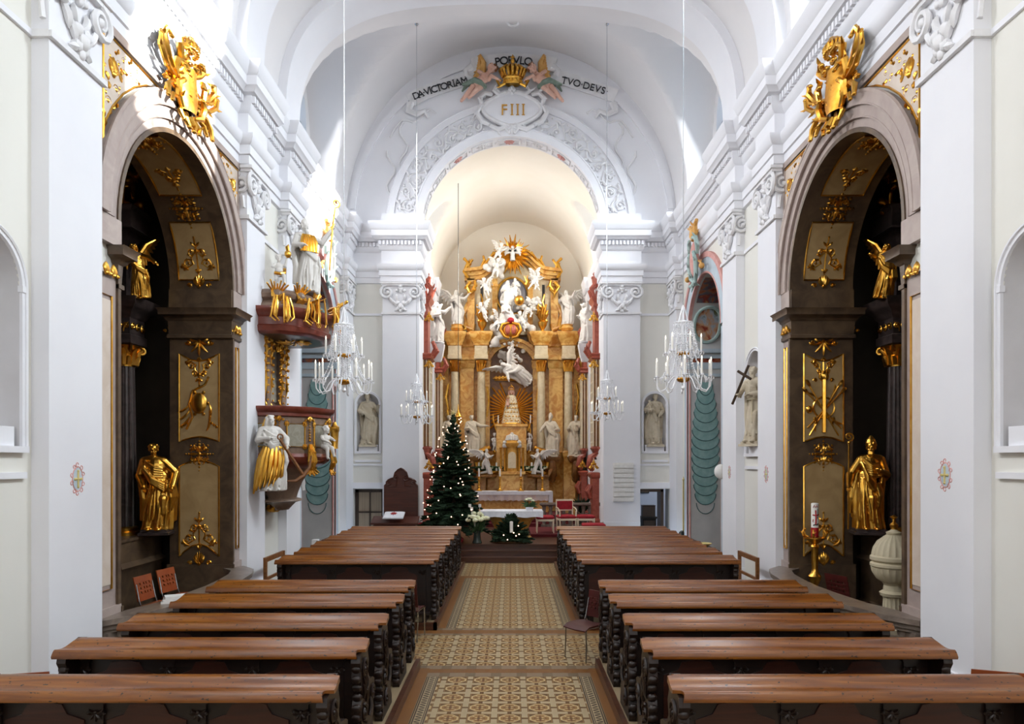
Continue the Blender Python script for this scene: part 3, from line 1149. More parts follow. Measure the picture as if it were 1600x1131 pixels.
for s in (-1, 1):
    nm = SIDE[s]
    # rooms behind both arches
    r = B()
    x0, x1 = sorted((s * 7.9, s * 8.1))
    r.box(x0, x1, 7.0, 12.5, 0, 8.0)
    x0, x1 = sorted((s * 5.5, s * 8.1))
    r.box(x0, x1, 7.0, 7.2, 0, 8.0)
    r.box(x0, x1, 12.3, 12.5, 0, 8.0)
    r.box(x0, x1, 7.0, 12.5, 7.6, 8.0)
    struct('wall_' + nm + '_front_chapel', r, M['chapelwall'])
    struct('floor_' + nm + '_front_chapel', B().box(*sorted((s * 4.62, s * 7.95)), 7.2, 12.3, 0.0, .12), M['railmarble'])
    r = B()
    x0, x1 = sorted((s * 7.9, s * 8.1))
    r.box(x0, x1, 14.6, 19.0, 0, 8.0)
    x0, x1 = sorted((s * 5.5, s * 8.1))
    r.box(x0, x1, 14.6, 14.8, 0, 8.0)
    r.box(x0, x1, 18.7, 19.0, 0, 8.0)
    r.box(x0, x1, 14.6, 19.0, 7.5, 8.0)
    struct('wall_' + nm + '_rear_chapel', r, M['blackmarble'])
    struct('floor_' + nm + '_rear_chapel', B().box(*sorted((s * 4.62, s * 7.95)), 14.8, 18.7, 0.0, .05), M['railmarble'])
    # marble front of the first chapel
    cy, cz, R = OPEN1
    F = frame((s * WALL, 0, 0), (0, 1, 0), (0, 0, 1), (-s, 0, 0))
    m = B()
    ring(m, F, (cy, cz), R - .05, R + .12, -.02, .05)
    ring(m, F, (cy, cz), R + .12, R + .27, -.02, .09)
    ring(m, F, (cy, cz), R + .27, R + .42, -.02, .13)
    line(m, F, arc(cy, cz, R + .42, pi, 0, 40), .03, .10)
    line(m, F, arc(cy, cz, R + .12, pi, 0, 40), .015, .08)
    line(m, F, arc(cy, cz, R + .27, pi, 0, 40), .015, .12)
    for y0, y1 in ((cy - R - .45, cy - R + .05), (cy + R - .05, cy + R + .33)):
        fbox(m, F, y0, y1, 0, 4.7, -.02, .04)
        fbox(m, F, y0, y1, 5.035, 5.345, -.02, .08)
        fbox(m, F, y0, y1, 0, .95, -.02, .08)
    fbox(m, F, 7.6, 11.7, 7.42, 7.52, -.02, .06)
    fbox(m, F, 7.5, 7.66, 5.35, 7.5, -.02, .05)
    fbox(m, F, 11.66, 11.74, 5.35, 7.5, -.02, .05)
    tf = struct('trim_%s_chapel_arch' % nm, m, M['marble'])
    d = B()      # dark soffit and jambs
    u0, u1 = 4.5, 5.52
    rows = []
    path = [(cy - R, 0.0), (cy - R, cz)] + arc(cy, cz, R, n=40)[1:-1] + [(cy + R, cz), (cy + R, 0.0)]
    inn = [(cy - R + .06, 0.0), (cy - R + .06, cz)] + arc(cy, cz, R - .06, n=40)[1:-1] + [(cy + R - .06, cz), (cy + R - .06, 0.0)]
    for (py, pz), (qy, qz) in zip(path, inn):
        rows.append([(s * u0, py, pz), (s * u1, py, pz), (s * u1, qy, qz), (s * u0, qy, qz)])
    d.sheet(rows, True)
    YJ = cy + R - .06
    for ys in (YJ - .02, cy - R + .04):
        d.box(*sorted((s * 4.48, s * 5.56)), ys, ys + .04, 0, .92)
        d.molded(*sorted((s * 4.53, s * 5.5)), ys, ys + .35 if ys > 9 else ys + .03, [(0, 4.55), (.04, 4.57), (.04, 4.62), (.02, 4.63), (.03, 4.84), (.06, 4.86), (.08, 4.9), (.14, 4.93), (.14, 4.99), (.17, 5.03), (.02, 5.03), (.02, 5.35)])
    struct('trim_%s_chapel_lining' % nm, d, M['darkmarble'])
    pn, g = B(), B()
    J = FJ(s, YJ)

    def shaped(u0, u1, z0, z1, e0, e1):
        """panel outline with curved ends"""
        q = [(u0, z0)]
        q += [(u0 + (u1 - u0) * t, z0 + e0 * sin(pi * t)) for t in (.12, .3, .5, .7, .88)]
        q += [(u1, z0), (u1, z1)]
        q += [(u1 + (u0 - u1) * t, z1 + e1 * sin(pi * t)) for t in (.12, .3, .5, .7, .88)]
        q += [(u0, z1)]
        return q

    for u0, u1, z0, z1, e0, e1 in ((4.72, 5.36, 2.9, 4.32, .08, -.12), (4.72, 5.36, 1.05, 2.5, .2, .1)):
        q = shaped(u0, u1, z0, z1, e0, e1)
        fpoly(pn, J, q, -.01, .012)
        line(g, J, q, .014, .01, 5, True)
    FS = lambda a, q, h=0.0: Vector((s * a, cy + (R - .06 - h) * cos(q / (R - .06)), cz + (R - .06 - h) * sin(q / (R - .06))))
    for q0, q1 in ((.16, 1.06), (1.5, 2.9)):
        rows = [[FS(4.72 + .64 * k / 4, q0 + (q1 - q0) * i / 16, .012) for k in range(5)] for i in range(17)]
        pn.sheet(rows)
        line(g, FS, [(4.72, q0 + (q1 - q0) * i / 8) for i in range(9)] + [(5.36, q1 - (q1 - q0) * i / 8) for i in range(9)], .014, .01, 5, True)
    struct('trim_%s_chapel_panels' % nm, pn, M['panelmarble'])
    U = 5.04
    w_ = .016
    for i in range(9):                       # gilded frieze below the impost
        o_fan(g, J, (4.6 + .11 * i, 4.68), .11 if i % 2 else .15, .012)
    Fn = frame((s * 4.5, 0, 0), (0, 1, 0), (0, 0, 1), (-s, 0, 0))
    for yy in (7.8, 7.95, 11.5, 11.62):
        o_fan(g, Fn, (yy, 4.68), .13, .012)
    o_fan(g, J, (U, 4.52), .24, w_, -1)
    if s < 0:
        o_tri(g, J, (U, 4.25), .34, w_, -1)
        line(g, J, [(U - .16, 3.95), (U - .1, 3.82), (U + .1, 3.72), (U + .16, 3.5), (U + .1, 3.3), (U + .2, 3.1)], .018, .02)
        g.ball(J(U, 3.52, .03), (.13, .04, .17), 12, 8)
        for k in range(6):
            dot(g, J, (U + .14 * cos(k * pi / 3), 3.52 + .2 * sin(k * pi / 3)), .03)
        for q in (-1, 1):
            for k in range(3):
                leaf(g, J, (U + q * .16, 3.5 - .1 * k), -pi / 2 + q * (.5 - .1 * k), .24, w_ * 1.2)
                dot(g, J, (U + q * (.2 + .04 * k), 3.2 - .03 * k), .025)
    else:
        o_tri(g, J, (U, 4.25), .3, w_, -1)
        o_fan(g, J, (U, 3.88), .18, w_)
        line(g, J, [(U + .17 * cos(k * pi / 8), 3.45 + .17 * sin(k * pi / 8)) for k in range(16)], .016, .02, 5, True)
        for k, (dx, dz) in enumerate(((.26, .42), (-.26, .42), (.3, .3), (-.3, .3))):
            line(g, J, [(U + dx, 3.42 + dz), (U - dx * .9, 3.42 - dz)], .014, .03)
            leaf(g, J, (U + dx * .9, 3.42 + dz * .9), atan2(dz, dx), .12, .03, .02, 0)
            dot(g, J, (U - dx * .5, 3.42 - dz * .5), .03, .02)
        line(g, J, [(U, 3.9), (U, 3.6), (U, 3.3), (U, 3.05)], .035, .02)
        g.ball(J(U - .24, 3.42, .04), (.06, .04, .06), 8, 6)
        for q in (-1, 1):
            leaf(g, J, (U + q * .12, 3.62), pi / 2 - q * .8, .22, .02)
            leaf(g, J, (U + q * .1, 3.3), -pi / 2 + q * .6, .25, .02)
    o_cross(g, J, (U, 2.7), .28, w_)
    o_tri(g, J, (U, 1.18), .44, w_)
    o_fan(g, J, (U, .93), .2, w_)
    o_cross(g, FS, (U, 1.28), .32, w_ * 1.2)
    o_fan(g, FS, (U, .06), .2, w_)
    o_tri(g, FS, (U, .28), .42, w_)
    o_tri(g, FS, (U, 2.0), .3, w_, -1)
    o_cross(g, FS, (U, 2.65), .36, w_ * 1.3)
    struct('trim_%s_chapel_gilding' % nm, g, M['gold'])
    # jamb strips with gilt trails, spandrels
    sp_, g2, tr = B(), B(), B()
    for y0, y1 in ((7.62, 7.98), (11.5, 11.68)):
        fpoly(sp_, F, [(y0 + .06, 1.2), (y1 - .04, 1.2), (y1 - .04, 4.4), (y0 + .06, 4.4)], 0, .05)
        line(g2, F, [(y0 + .05, 1.15), (y1 - .02, 1.15), (y1 - .02, 4.45), (y0 + .05, 4.45)], .014, .045, 5, True)
        for z0, z1 in ((1.3, 2.1), (2.5, 3.3), (3.7, 4.3)):
            o_vine(g2, F, ((y0 + y1) / 2, z0), ((y0 + y1) / 2, z1), .13, .018, 5, 2)
    for q in (-1, 1):
        yc = [cy + q * (R + .42) * cos(a) for a in [pi / 2 * k / 10 for k in range(11)]]
        zc = [cz + (R + .42) * sin(pi / 2 * k / 10) for k in range(11)]
        lim = 1.93
        pts = [(yc[k], zc[k]) for k in range(2, 9)]
        pts = [(cy + q * min(lim, abs(y - cy) + .04), z + .03) for y, z in pts]
        out = pts + [(cy + q * lim, 7.4)]
        fpoly(sp_, F, [(y, z) for y, z in out], 0, .03)
        line(g2, F, out, .014, .03, 5, True)
        o_vine(g2, F, (cy + q * 1.82, 6.3), (cy + q * 1.66, 7.2), .2, .024, 4, 5)
        o_vine(g2, F, (cy + q * 1.7, 7.2), (cy + q * 1.15, 7.28), .16, .022, 4, 6)
        o_fan(g2, F, (cy + q * 1.72, 7.0), .22, .022)
    struct('trim_%s_chapel_spandrels' % nm, sp_, M['spandrel'])
    struct('trim_%s_chapel_gilt_trails' % nm, g2, M['gold'])

    # painted front of the second chapel
    cy, cz, R = OPEN2
    m, pk = B(), B()
    ring(m, F, (cy, cz), R - .04, R + .3, -.02, .04)
    ring(pk, F, (cy, cz), R + .3, R + .42, -.02, .07)
    ring(pk, F, (cy, cz), R - .06, R - .02, -.04, .05)
    for y0, y1 in ((cy - R - .25, cy - R + .04), (cy + R - .04, cy + R + .25)):
        fbox(m, F, y0, y1, 0, 5.5, -.02, .03)
        fbox(pk, F, y0 + .0, y0 + .04, 0, 5.5, -.02, .04)
    rows = []
    path = [(cy - R, 0.06), (cy - R, cz)] + arc(cy, cz, R, n=40)[1:-1] + [(cy + R, cz), (cy + R, 0.06)]
    inn = [(cy - R + .05, 0.06), (cy - R + .05, cz)] + arc(cy, cz, R - .05, n=40)[1:-1] + [(cy + R - .05, cz), (cy + R - .05, 0.06)]
    for (py, pz), (qy, qz) in zip(path, inn):
        rows.append([(s * 4.56, py, pz), (s * 5.52, py, pz), (s * 5.52, qy, qz), (s * 4.56, qy, qz)])
    struct('trim_%s_painted_jambs' % nm, B().sheet(rows, True), M['greywash'])
    YJ = cy + R - .05
    for z0, z1, p in ((4.75, 4.83, .03), (4.95, 5.12, .02), (5.22, 5.3, .06), (5.36, 5.46, .1)):
        m.box(*sorted((s * 4.5, s * 5.54)), YJ - p, YJ + .02, z0, z1)
    struct('trim_%s_painted_arch' % nm, m, M['paleblue'])
    J = FJ(s, YJ)
    line(pk, J, [(4.6, .1), (4.6, 4.7)], .025, 0)
    line(pk, J, [(5.42, .1), (5.42, 4.7)], .025, 0)
    FS = lambda a, q, h=0.0, cy=cy, cz=cz, R=R: Vector((s * a, cy + (R - .05 - h) * cos(q / (R - .05)), cz + (R - .05 - h) * sin(q / (R - .05))))
    struct('trim_%s_painted_arch_lines' % nm, pk, M['pink'])
    pt, ov, of = B(), B(), B()
    pt.sheet([[FS(4.66 + .72 * k / 6, 1.12 + .95 * i / 14, .012) for k in range(7)] for i in range(15)])
    pt.sheet([[J(4.66 + .72 * k / 3, 5.12 + .12 * i, .03) for k in range(4)] for i in range(2)])
    n = 28
    rim = [(5.02 + .33 * cos(2 * pi * k / n), .54 + .46 * (abs(sin(2 * pi * k / n)) ** .8) * (1 if sin(2 * pi * k / n) > 0 else -1)) for k in range(n)]
    for t0 in (0.0,):
        rows = [[FS(5.02 + (a - 5.02) * t, .54 + (q - .54) * t, .014) for a, q in rim] for t in (.02, .35, .7, 1.0)]
        ov.sheet(rows, True)
    line(of, FS, rim, .045, .0, 6, True)
    struct('trim_%s_painted_scene' % nm, pt, M['fresco'])
    struct('trim_%s_painted_oval' % nm, ov, M['landscape'])
    struct('trim_%s_painted_oval_frame' % nm, of, M['teal'])

# ================================================================== figures (unit height, facing -y)
def append_mesh(b, me):
    o = len(b.v)
    b.v += [tuple(v.co) for v in me.vertices]
    b.f += [tuple(i + o for i in p.vertices) for p in me.polygons]


def head(b, c, turn=0.0, nod=0.0, k=1.0, beard=False, hair='short', child=False):
    c = Vector(c)
    R = Matrix.Rotation(turn, 3, 'Z') @ Matrix.Rotation(nod, 3, 'X')
    q = lambda x, y, z: c + R @ Vector((x * k, y * k, z * k))
    b.ball(q(0, .004, .012), (.045 * k, .053 * k, .058 * k), 12, 9, R)
    b.ball(q(0, -.020, -.026), (.033 * k, .034 * k, .034 * k), 10, 7, R)
    b.tube([q(0, -.048, .018), q(0, -.056, .0), q(0, -.063, -.010), q(0, -.050, -.016)], [.006 * k, .008 * k, .010 * k, .006 * k], 6)
    for s in (-1, 1):
        b.tube([q(s * .008, -.049, .022), q(s * .022, -.047, .026), q(s * .034, -.036, .018)], .008 * k, 6)
        b.ball(q(s * .022, -.038, -.014), .015 * k, 8, 6)
        b.ball(q(s * .019, -.044, .008), .008 * k, 8, 6)
        b.ball(q(s * .047, .004, .0), (.009 * k, .013 * k, .018 * k), 8, 6, R)
    b.tube([q(-.014, -.047, -.031), q(0, -.053, -.030), q(.014, -.047, -.031)], .007 * k, 6)
    b.ball(q(0, -.046, -.048), .013 * k, 8, 6)
    if beard:
        for s in (-1, 0, 1):
            b.tube([q(s * .018, -.042, -.038), q(s * .017, -.052, -.065), q(s * .008, -.050, -.098)], [.018 * k, .017 * k, .006 * k], 6)
    if hair == 'short' or hair == 'long':
        for i in range(9):
            a = pi * (i / 8) - 0.0
            b.ball(q(.042 * cos(a), .018 + .030 * sin(a), .034 + .018 * sin(a * 2) * .4), .021 * k, 7, 5)
            b.ball(q(.030 * cos(a), -.012 + .030 * sin(a), .058), .019 * k, 7, 5)
    if hair == 'long':
        for s in (-1, 1):
            b.tube([q(s * .046, .01, .02), q(s * .056, .012, -.03), q(s * .050, .02, -.08), q(s * .058, .0, -.12)], [.02 * k, .022 * k, .02 * k, .01 * k], 6)
    return R


def hand(b, p, d, k=1.0, curl=.5, grip=None):
    """palm, four bent fingers and a thumb leaving the side of the palm"""
    p = Vector(p)
    d = Vector(d).normalized()
    up = Vector((0, 0, 1)) if abs(d.z) < .85 else Vector((0, -1, 0))
    s = d.cross(up).normalized()
    n = s.cross(d).normalized()
    b.ball(p + d * .018 * k, .016 * k, 7, 5)
    b.tube([p, p + d * .038 * k], [.012 * k, .015 * k], 6)
    for i, L in enumerate((.030, .036, .034, .027)):
        o = p + d * .036 * k + s * (.0085 * (i - 1.5)) * k
        m = o + d * L * .5 * k - n * .004 * k
        e = m + (d * (1 - curl) - n * curl).normalized() * L * .55 * k
        b.tube([o, m, e], [.0055 * k, .005 * k, .0038 * k], 5)
    o = p + d * .012 * k + s * -.013 * k
    b.tube([o, o + (d * .5 - s).normalized() * .018 * k, o + (d * .9 - s * .7).normalized() * .034 * k], [.0065 * k, .006 * k, .004 * k], 5)


def robed(seed=1, lean=.02, A=((.17, -.02, .64), (.13, -.14, .60)), Z=((-.17, -.02, .64), (-.12, -.14, .66)), turn=0.0, nod=0.0,
          hat=None, beard=False, hair='short', vox=.0085, sash=True, cape=True, wide=1.0, fine=True, skirt=True, curl=.5, hips=None, legs=None):
    """draped standing figure; A and Z are (elbow, wrist) of its +x and -x arms"""
    rnd = random.Random(seed)
    b = B()
    nf = rnd.choice((7, 8, 9))
    ph = rnd.uniform(0, 6)
    sh = -lean * .7
    if skirt:
        prof = [(.150, 0), (.158, .015), (.152, .08), (.145, .2), (.138, .32), (.125, .44), (.108, .55), (.096, .62)]

        def fl(a, t, r, z):
            am = .19 * max(0, 1 - z / .6) ** .7
            return r * wide * (1 + am * sin(nf * a + ph + 3.2 * z) + am * .55 * sin((2 * nf - 3) * a + ph * 2 - 4 * z))
        k = b.mark()
        b.lathe(prof, 64, fl=fl, sy=.82)
        for i in range(k, len(b.v)):
            x, y, z = b.v[i]
            b.v[i] = (x + lean * sin(pi * min(1, z / .6) * .75), y, z)
        b.cap((lean + .05, -.07, .36), (lean + .045, -.085, .20), .055, .03)          # the free leg presses through the cloth
        for s in (-1, 1):
            b.ball((s * .055, -.125, .018), (.028, .05, .02), 8, 6)
    b.ball((lean * .8, 0, .60), (.098, .078, .10), 12, 8)
    b.ball((sh * .3, -.004, .72), (.112, .078, .12), 12, 8)
    b.tube([(sh - .105, 0, .795), (sh, 0, .815), (sh + .105, 0, .795)], [.046, .052, .046], 8)
    b.cap((sh, .0, .81), (sh, -.008, .875), .037, .030)
    for i in range(5):                       # folds across the chest
        t = i / 4
        b.tube([(sh - .09 + .04 * t, -.062, .80 - .1 * t), (sh * .5 + .01, -.088, .72 - .11 * t), (sh * .3 + .09, -.062, .70 - .09 * t)], .013, 5)
    if skirt and fine:
        for i in range(22):
            a = -pi / 2 + (i - 10.5) * .25 + rnd.uniform(-.06, .06)
            z0, z1 = rnd.uniform(.50, .60), rnd.uniform(.01, .12)
            q = []
            for j in range(5):
                k = j / 4
                r = (.102 + .052 * k) * wide * rnd.uniform(.97, 1.06)
                q.append((lean * (1 - k) + r * cos(a + .08 * sin(k * 5 + i)), .84 * r * sin(a + .08 * sin(k * 5 + i)), z0 + (z1 - z0) * k))
            b.tube(q, [.006, .011, .013, .012, .008], 6)
        for i in range(8):
            z = .74 - .022 * i
            b.tube([(sh - .095, -.045, z + .02), (sh - .02, -.088, z - .015), (sh + .08, -.055, z + .012)], .007, 5)
    if sash:
        for i in range(4):
            o = i * .024
            b.tube([(lean + .118, .03, .50 - o), (lean + .06, -.098, .53 - o), (-.03, -.112, .60 - o * .7), (sh - .085, -.085, .70 - o * .3), (sh - .105, -.02, .79), (sh - .07, .075, .72)], [.02, .024, .022, .02, .022, .03], 6)
        for i in range(4):
            x = lean + .10 + .012 * i
            b.tube([(x, -.06 + .03 * i, .53), (x + .03, -.075 + .035 * i, .38), (x + .015, -.06 + .03 * i, .2 + .03 * i)], [.026, .028, .008], 6)
    if cape:
        for i in range(9):
            a = pi * (.02 + .96 * i / 8)
            w = rnd.uniform(.9, 1.12)
            b.tube([(sh + .10 * cos(a), .02 + .06 * sin(a), .80), (sh + .135 * cos(a) * w, .03 + .10 * sin(a), .60), (lean * .5 + .150 * cos(a) * w, .02 + .115 * sin(a), .36), (lean * .3 + .158 * cos(a) * w, .03 + .12 * sin(a), .08 + .1 * rnd.random())],
                   [.034, .042, .044, .03], 7)
    for el, wr, sx in ((A[0], A[1], 1), (Z[0], Z[1], -1)):
        s0 = (sh + sx * .108, 0, .79)
        b.cap(s0, el, .046, .042)
        b.cap(el, wr, .046, .030)
        el_, wr_ = Vector(el), Vector(wr)
        d = (wr_ - el_).normalized()
        m = el_ + (wr_ - el_) * .72
        b.tube([m - d * .05, m, m + Vector((0, 0, -.06))], [.03, .036, .012], 6)       # hanging sleeve
        b.tube([el_, el_ + Vector((0, .02, -.07))], [.04, .012], 6)
    hc = Vector((sh, -.014, .918))
    head(b, hc, turn, nod, 1.0, beard, hair if hat not in ('veil', 'hood') else None)
    if hat == 'mitre':
        b.tube([hc + Vector((0, .004, .03)), hc + Vector((0, .006, .06)), hc + Vector((0, .008, .10)), hc + Vector((0, .01, .145))], [.052, .060, .046, .010], 10, flat=.72)
    elif hat in ('veil', 'hood'):
        for i in range(9):
            a = -.35 + (pi + .7) * i / 8
            b.tube([hc + Vector((.008 * cos(a), .02, .062)), hc + Vector((.05 * cos(a), .012 + .045 * sin(a), .02)), hc + Vector((.062 * cos(a), .016 + .052 * sin(a), -.05)), hc + Vector((.10 * cos(a), .03 + .06 * sin(a), -.12))], [.022, .022, .024, .03], 6)
    elif hat == 'crown':
        for i in range(9):
            a = 2 * pi * i / 9
            b.tube([hc + Vector((.045 * cos(a), .048 * sin(a), .045)), hc + Vector((.056 * cos(a), .058 * sin(a), .09))], [.012, .008], 5)
        b.tube([hc + Vector((.047 * cos(2 * pi * i / 14), .05 * sin(2 * pi * i / 14), .045)) for i in range(14)], .011, 6, True)
    me = baked(b, vox, 1 if vox < .011 else 2)
    o = B()
    append_mesh(o, me)
    bpy.data.meshes.remove(me)
    for el, wr in (A, Z):
        hand(o, wr, Vector(wr) - Vector(el), 1.15, curl)
    return o


def seated(seed=1, A=((.19, -.05, .62), (.14, -.2, .62)), Z=((-.19, -.05, .62), (-.14, -.2, .62)), turn=0, vox=.012, beard=False, hair='long', hat=None, kneel=False):
    """figure sitting (or kneeling) with its seat at z = .42"""
    rnd = random.Random(seed)
    o = robed(seed, 0, A, Z, turn, 0, hat, beard, hair, vox, cape=False, skirt=False, sash=False)
    b = B()
    z0 = .52
    kx = ((.07, -.24, .52), (-.07, -.22, .5)) if not kneel else ((.06, -.14, .16), (-.07, -.10, .14))
    ft = ((.075, -.25, .2), (-.085, -.22, .18)) if not kneel else ((.06, .17, .10), (-.07, .18, .09))
    for k, f in zip(kx, ft):
        b.cap((k[0] * .8, 0, z0), k, .075, .06)
        b.cap(k, f, .058, .04)
        b.ball((f[0], f[1] - .04, f[2] - .02), (.027, .05, .022), 8, 6)
    for i in range(7):
        t = i / 6
        x = -.13 + .26 * t
        b.tube([(x * .7, -.02, z0 + .07), (x, kx[0][1] * .8, kx[0][2] + .05 if not kneel else .3), (x * 1.1, kx[0][1] * 1.02 - .03, kx[0][2] - .12), (x * 1.15, ft[0][1] - .02 if not kneel else -.12, max(.02, ft[0][2] - .05) + .04 * rnd.random())], [.03, .032, .034, .022], 6)
        b.tube([(x * .7, .05, z0 + .05), (x, .09, z0 - .1), (x, .09, z0 - .28)], [.04, .045, .03], 6)
    b.ball((0, .02, z0), (.12, .11, .1), 10, 8)
    me = baked(b, vox, 2)
    append_mesh(o, me)
    bpy.data.meshes.remove(me)
    return o


def putto(seed=1, A=((.19, -.02, .60), (.22, -.14, .66)), Z=((-.19, -.02, .60), (-.2, -.15, .56)), L=((.09, -.16, .36), (.1, -.2, .1)), K=((-.09, -.04, .24), (-.1, .06, .02)), turn=0, vox=.014, nod=0):
    """nude child figure, chubby, head a quarter of its height"""
    b = B()
    head(b, (0, -.02, .86), turn, nod, 1.75, False, 'short')
    b.cap((0, 0, .70), (0, -.01, .78), .055, .05)
    b.ball((0, 0, .62), (.125, .095, .12), 12, 8)
    b.ball((0, -.02, .50), (.118, .105, .11), 12, 8)
    b.ball((0, 0, .42), (.115, .10, .09), 12, 8)
    for el, wr, sx in ((A[0], A[1], 1), (Z[0], Z[1], -1)):
        b.cap((sx * .115, 0, .67), el, .05, .043)
        b.cap(el, wr, .043, .032)
    for kn, f in (L, K):
        sx = 1 if kn[0] > 0 else -1
        b.cap((sx * .06, 0, .41), kn, .080, .058)
        b.cap(kn, f, .058, .036)
        d = Vector(f) - Vector(kn)
        t = Vector((0, -1, 0)) if abs(d.z) > .1 else d.normalized()
        b.cap(f, Vector(f) + t * .06, .034, .022)
    for i in range(3):
        b.tube([(-.13, .02, .45 - .03 * i), (-.04, -.11, .40 - .03 * i), (.08, -.10, .42 - .02 * i), (.13, .03, .47)], .022, 5)
    me = baked(b, vox, 2)
    o = B()
    append_mesh(o, me)
    bpy.data.meshes.remove(me)
    hand(o, A[1], Vector(A[1]) - Vector(A[0]), 1.4)
    hand(o, Z[1], Vector(Z[1]) - Vector(Z[0]), 1.4)
    return o


def wing(root, tip, back=(0, 1, 0), n=7, w=.05):
    """fan of overlapping feathers from root to tip"""
    b = B()
    r, t = Vector(root), Vector(tip)
    d = t - r
    drop = Vector((0, 0, -1)) * d.length
    for i in range(n):
        k = i / (n - 1)
        o = r + d * (.15 + .75 * k)
        e = o + d * .38 * (.3 + k) + drop * (.62 - .34 * k) + Vector(back) * .03 * i
        m = (o + e) / 2 + Vector(back) * .02
        b.tube([o, m, e], [w * .7, w, w * .25], 6, flat=.4)
        b.tube([o, (o + m) / 2 + Vector(back) * -.02, m], [w * .7, w * .7, w * .3], 6, flat=.4)
    b.tube([r, r + d * .5 + Vector((0, 0, d.length * .14)), t], [w * .9, w * .8, w * .3], 7)
    return b


def cloud(seed, c, size, n=14, vox=.03):
    rnd = random.Random(seed)
    b = B()
    for i in range(n):
        p = Vector(c) + Vector((rnd.uniform(-1, 1) * size[0], rnd.uniform(-.5, .5) * size[1], rnd.uniform(-1, 1) * size[2]))
        b.ball(p, rnd.uniform(.32, .62) * min(size[0], size[2], .5), 10, 7)
    me = baked(b, vox, 2)
    o = B()
    append_mesh(o, me)
    bpy.data.meshes.remove(me)
    return o


def statue(name, label, cat, fig_b, mat, loc, h, rz=0, group=None, base=None, basemat=None):
    root = thing(name, label, cat, loc, rz, group, sc=h)
    obj('figure', fig_b, mat, root, 70)
    if base:
        obj('base', B().molded(-base, base, -base * .9, base * .8, [(0.02, -.05), (.02, -.02), (0, -.015), (0, 0.012)]), basemat or mat, root)
    return root


# ================================================================== pews
def ledge_mesh(L, ps):
    """sloping book rest; ps = +1 when its carved aisle end lies at +x"""
    ts, zs = [], []
    for i in range(25):
        q = i / 24
        z = -.060 * q - .012 * (1 - min(1, q / .07)) ** 2 + .013 * sin(2 * pi * (q * 1.25 - .02)) * (1 if q < .86 else .6)
        if q > .84:
            z -= .046 * ((q - .84) / .16) ** 1.6
        ts.append(.31 * q)
        zs.append(z - .006)
    b = B()
    rows = []
    for t, z in zip(ts, zs):
        w = .03 + .11 * min(1, t / .26)
        far = -L / 2 + .14 - w
        if t < .06:
            near = L / 2 - .045 - .01 * sin(t * 200)
        elif t < .245:
            near = L / 2 - .012 * (t - .06)
        else:
            near = L / 2 - .05 - .02 * sin((t - .245) * 40)
        xs = [far + (near - far) * k / 8 for k in range(9)]
        rows.append((xs, .03 - t * .9, 1.0 + z))
    top = [[(ps * x, y, z) for x in xs] for xs, y, z in rows]
    bot = [[(ps * x, y + .006, z - .045 + .027 * min(1, max(0, (-.05 - y) / .18))) for x in xs] for xs, y, z in rows]
    n = 9
    grid = [t + list(reversed(q)) for t, q in zip(top, bot)]
    b.sheet(grid, True)
    m = len(grid)
    b.f.append(tuple(range(2 * n - 1, -1, -1)))
    b.f.append(tuple((m - 1) * 2 * n + k for k in range(2 * n)))
    return b


END = [(-.19, 0), (-.20, .05), (-.16, .08), (-.185, .16), (-.15, .24), (-.175, .34), (-.21, .42), (-.19, .5), (-.14, .55), (-.17, .63), (-.215, .70),
       (-.20, .78), (-.235, .84), (-.22, .90), (-.05, .955), (.06, .985), (.10, .95), (.08, .86), (.12, .78), (.09, .68), (.16, .60), (.30, .575), (.37, .54),
       (.36, .46), (.30, .40), (.33, .28), (.28, .18), (.34, .08), (.35, 0)]
ENDF = [(y if y < .1 else .1 + (y - .1) * .15, z) for y, z in END]


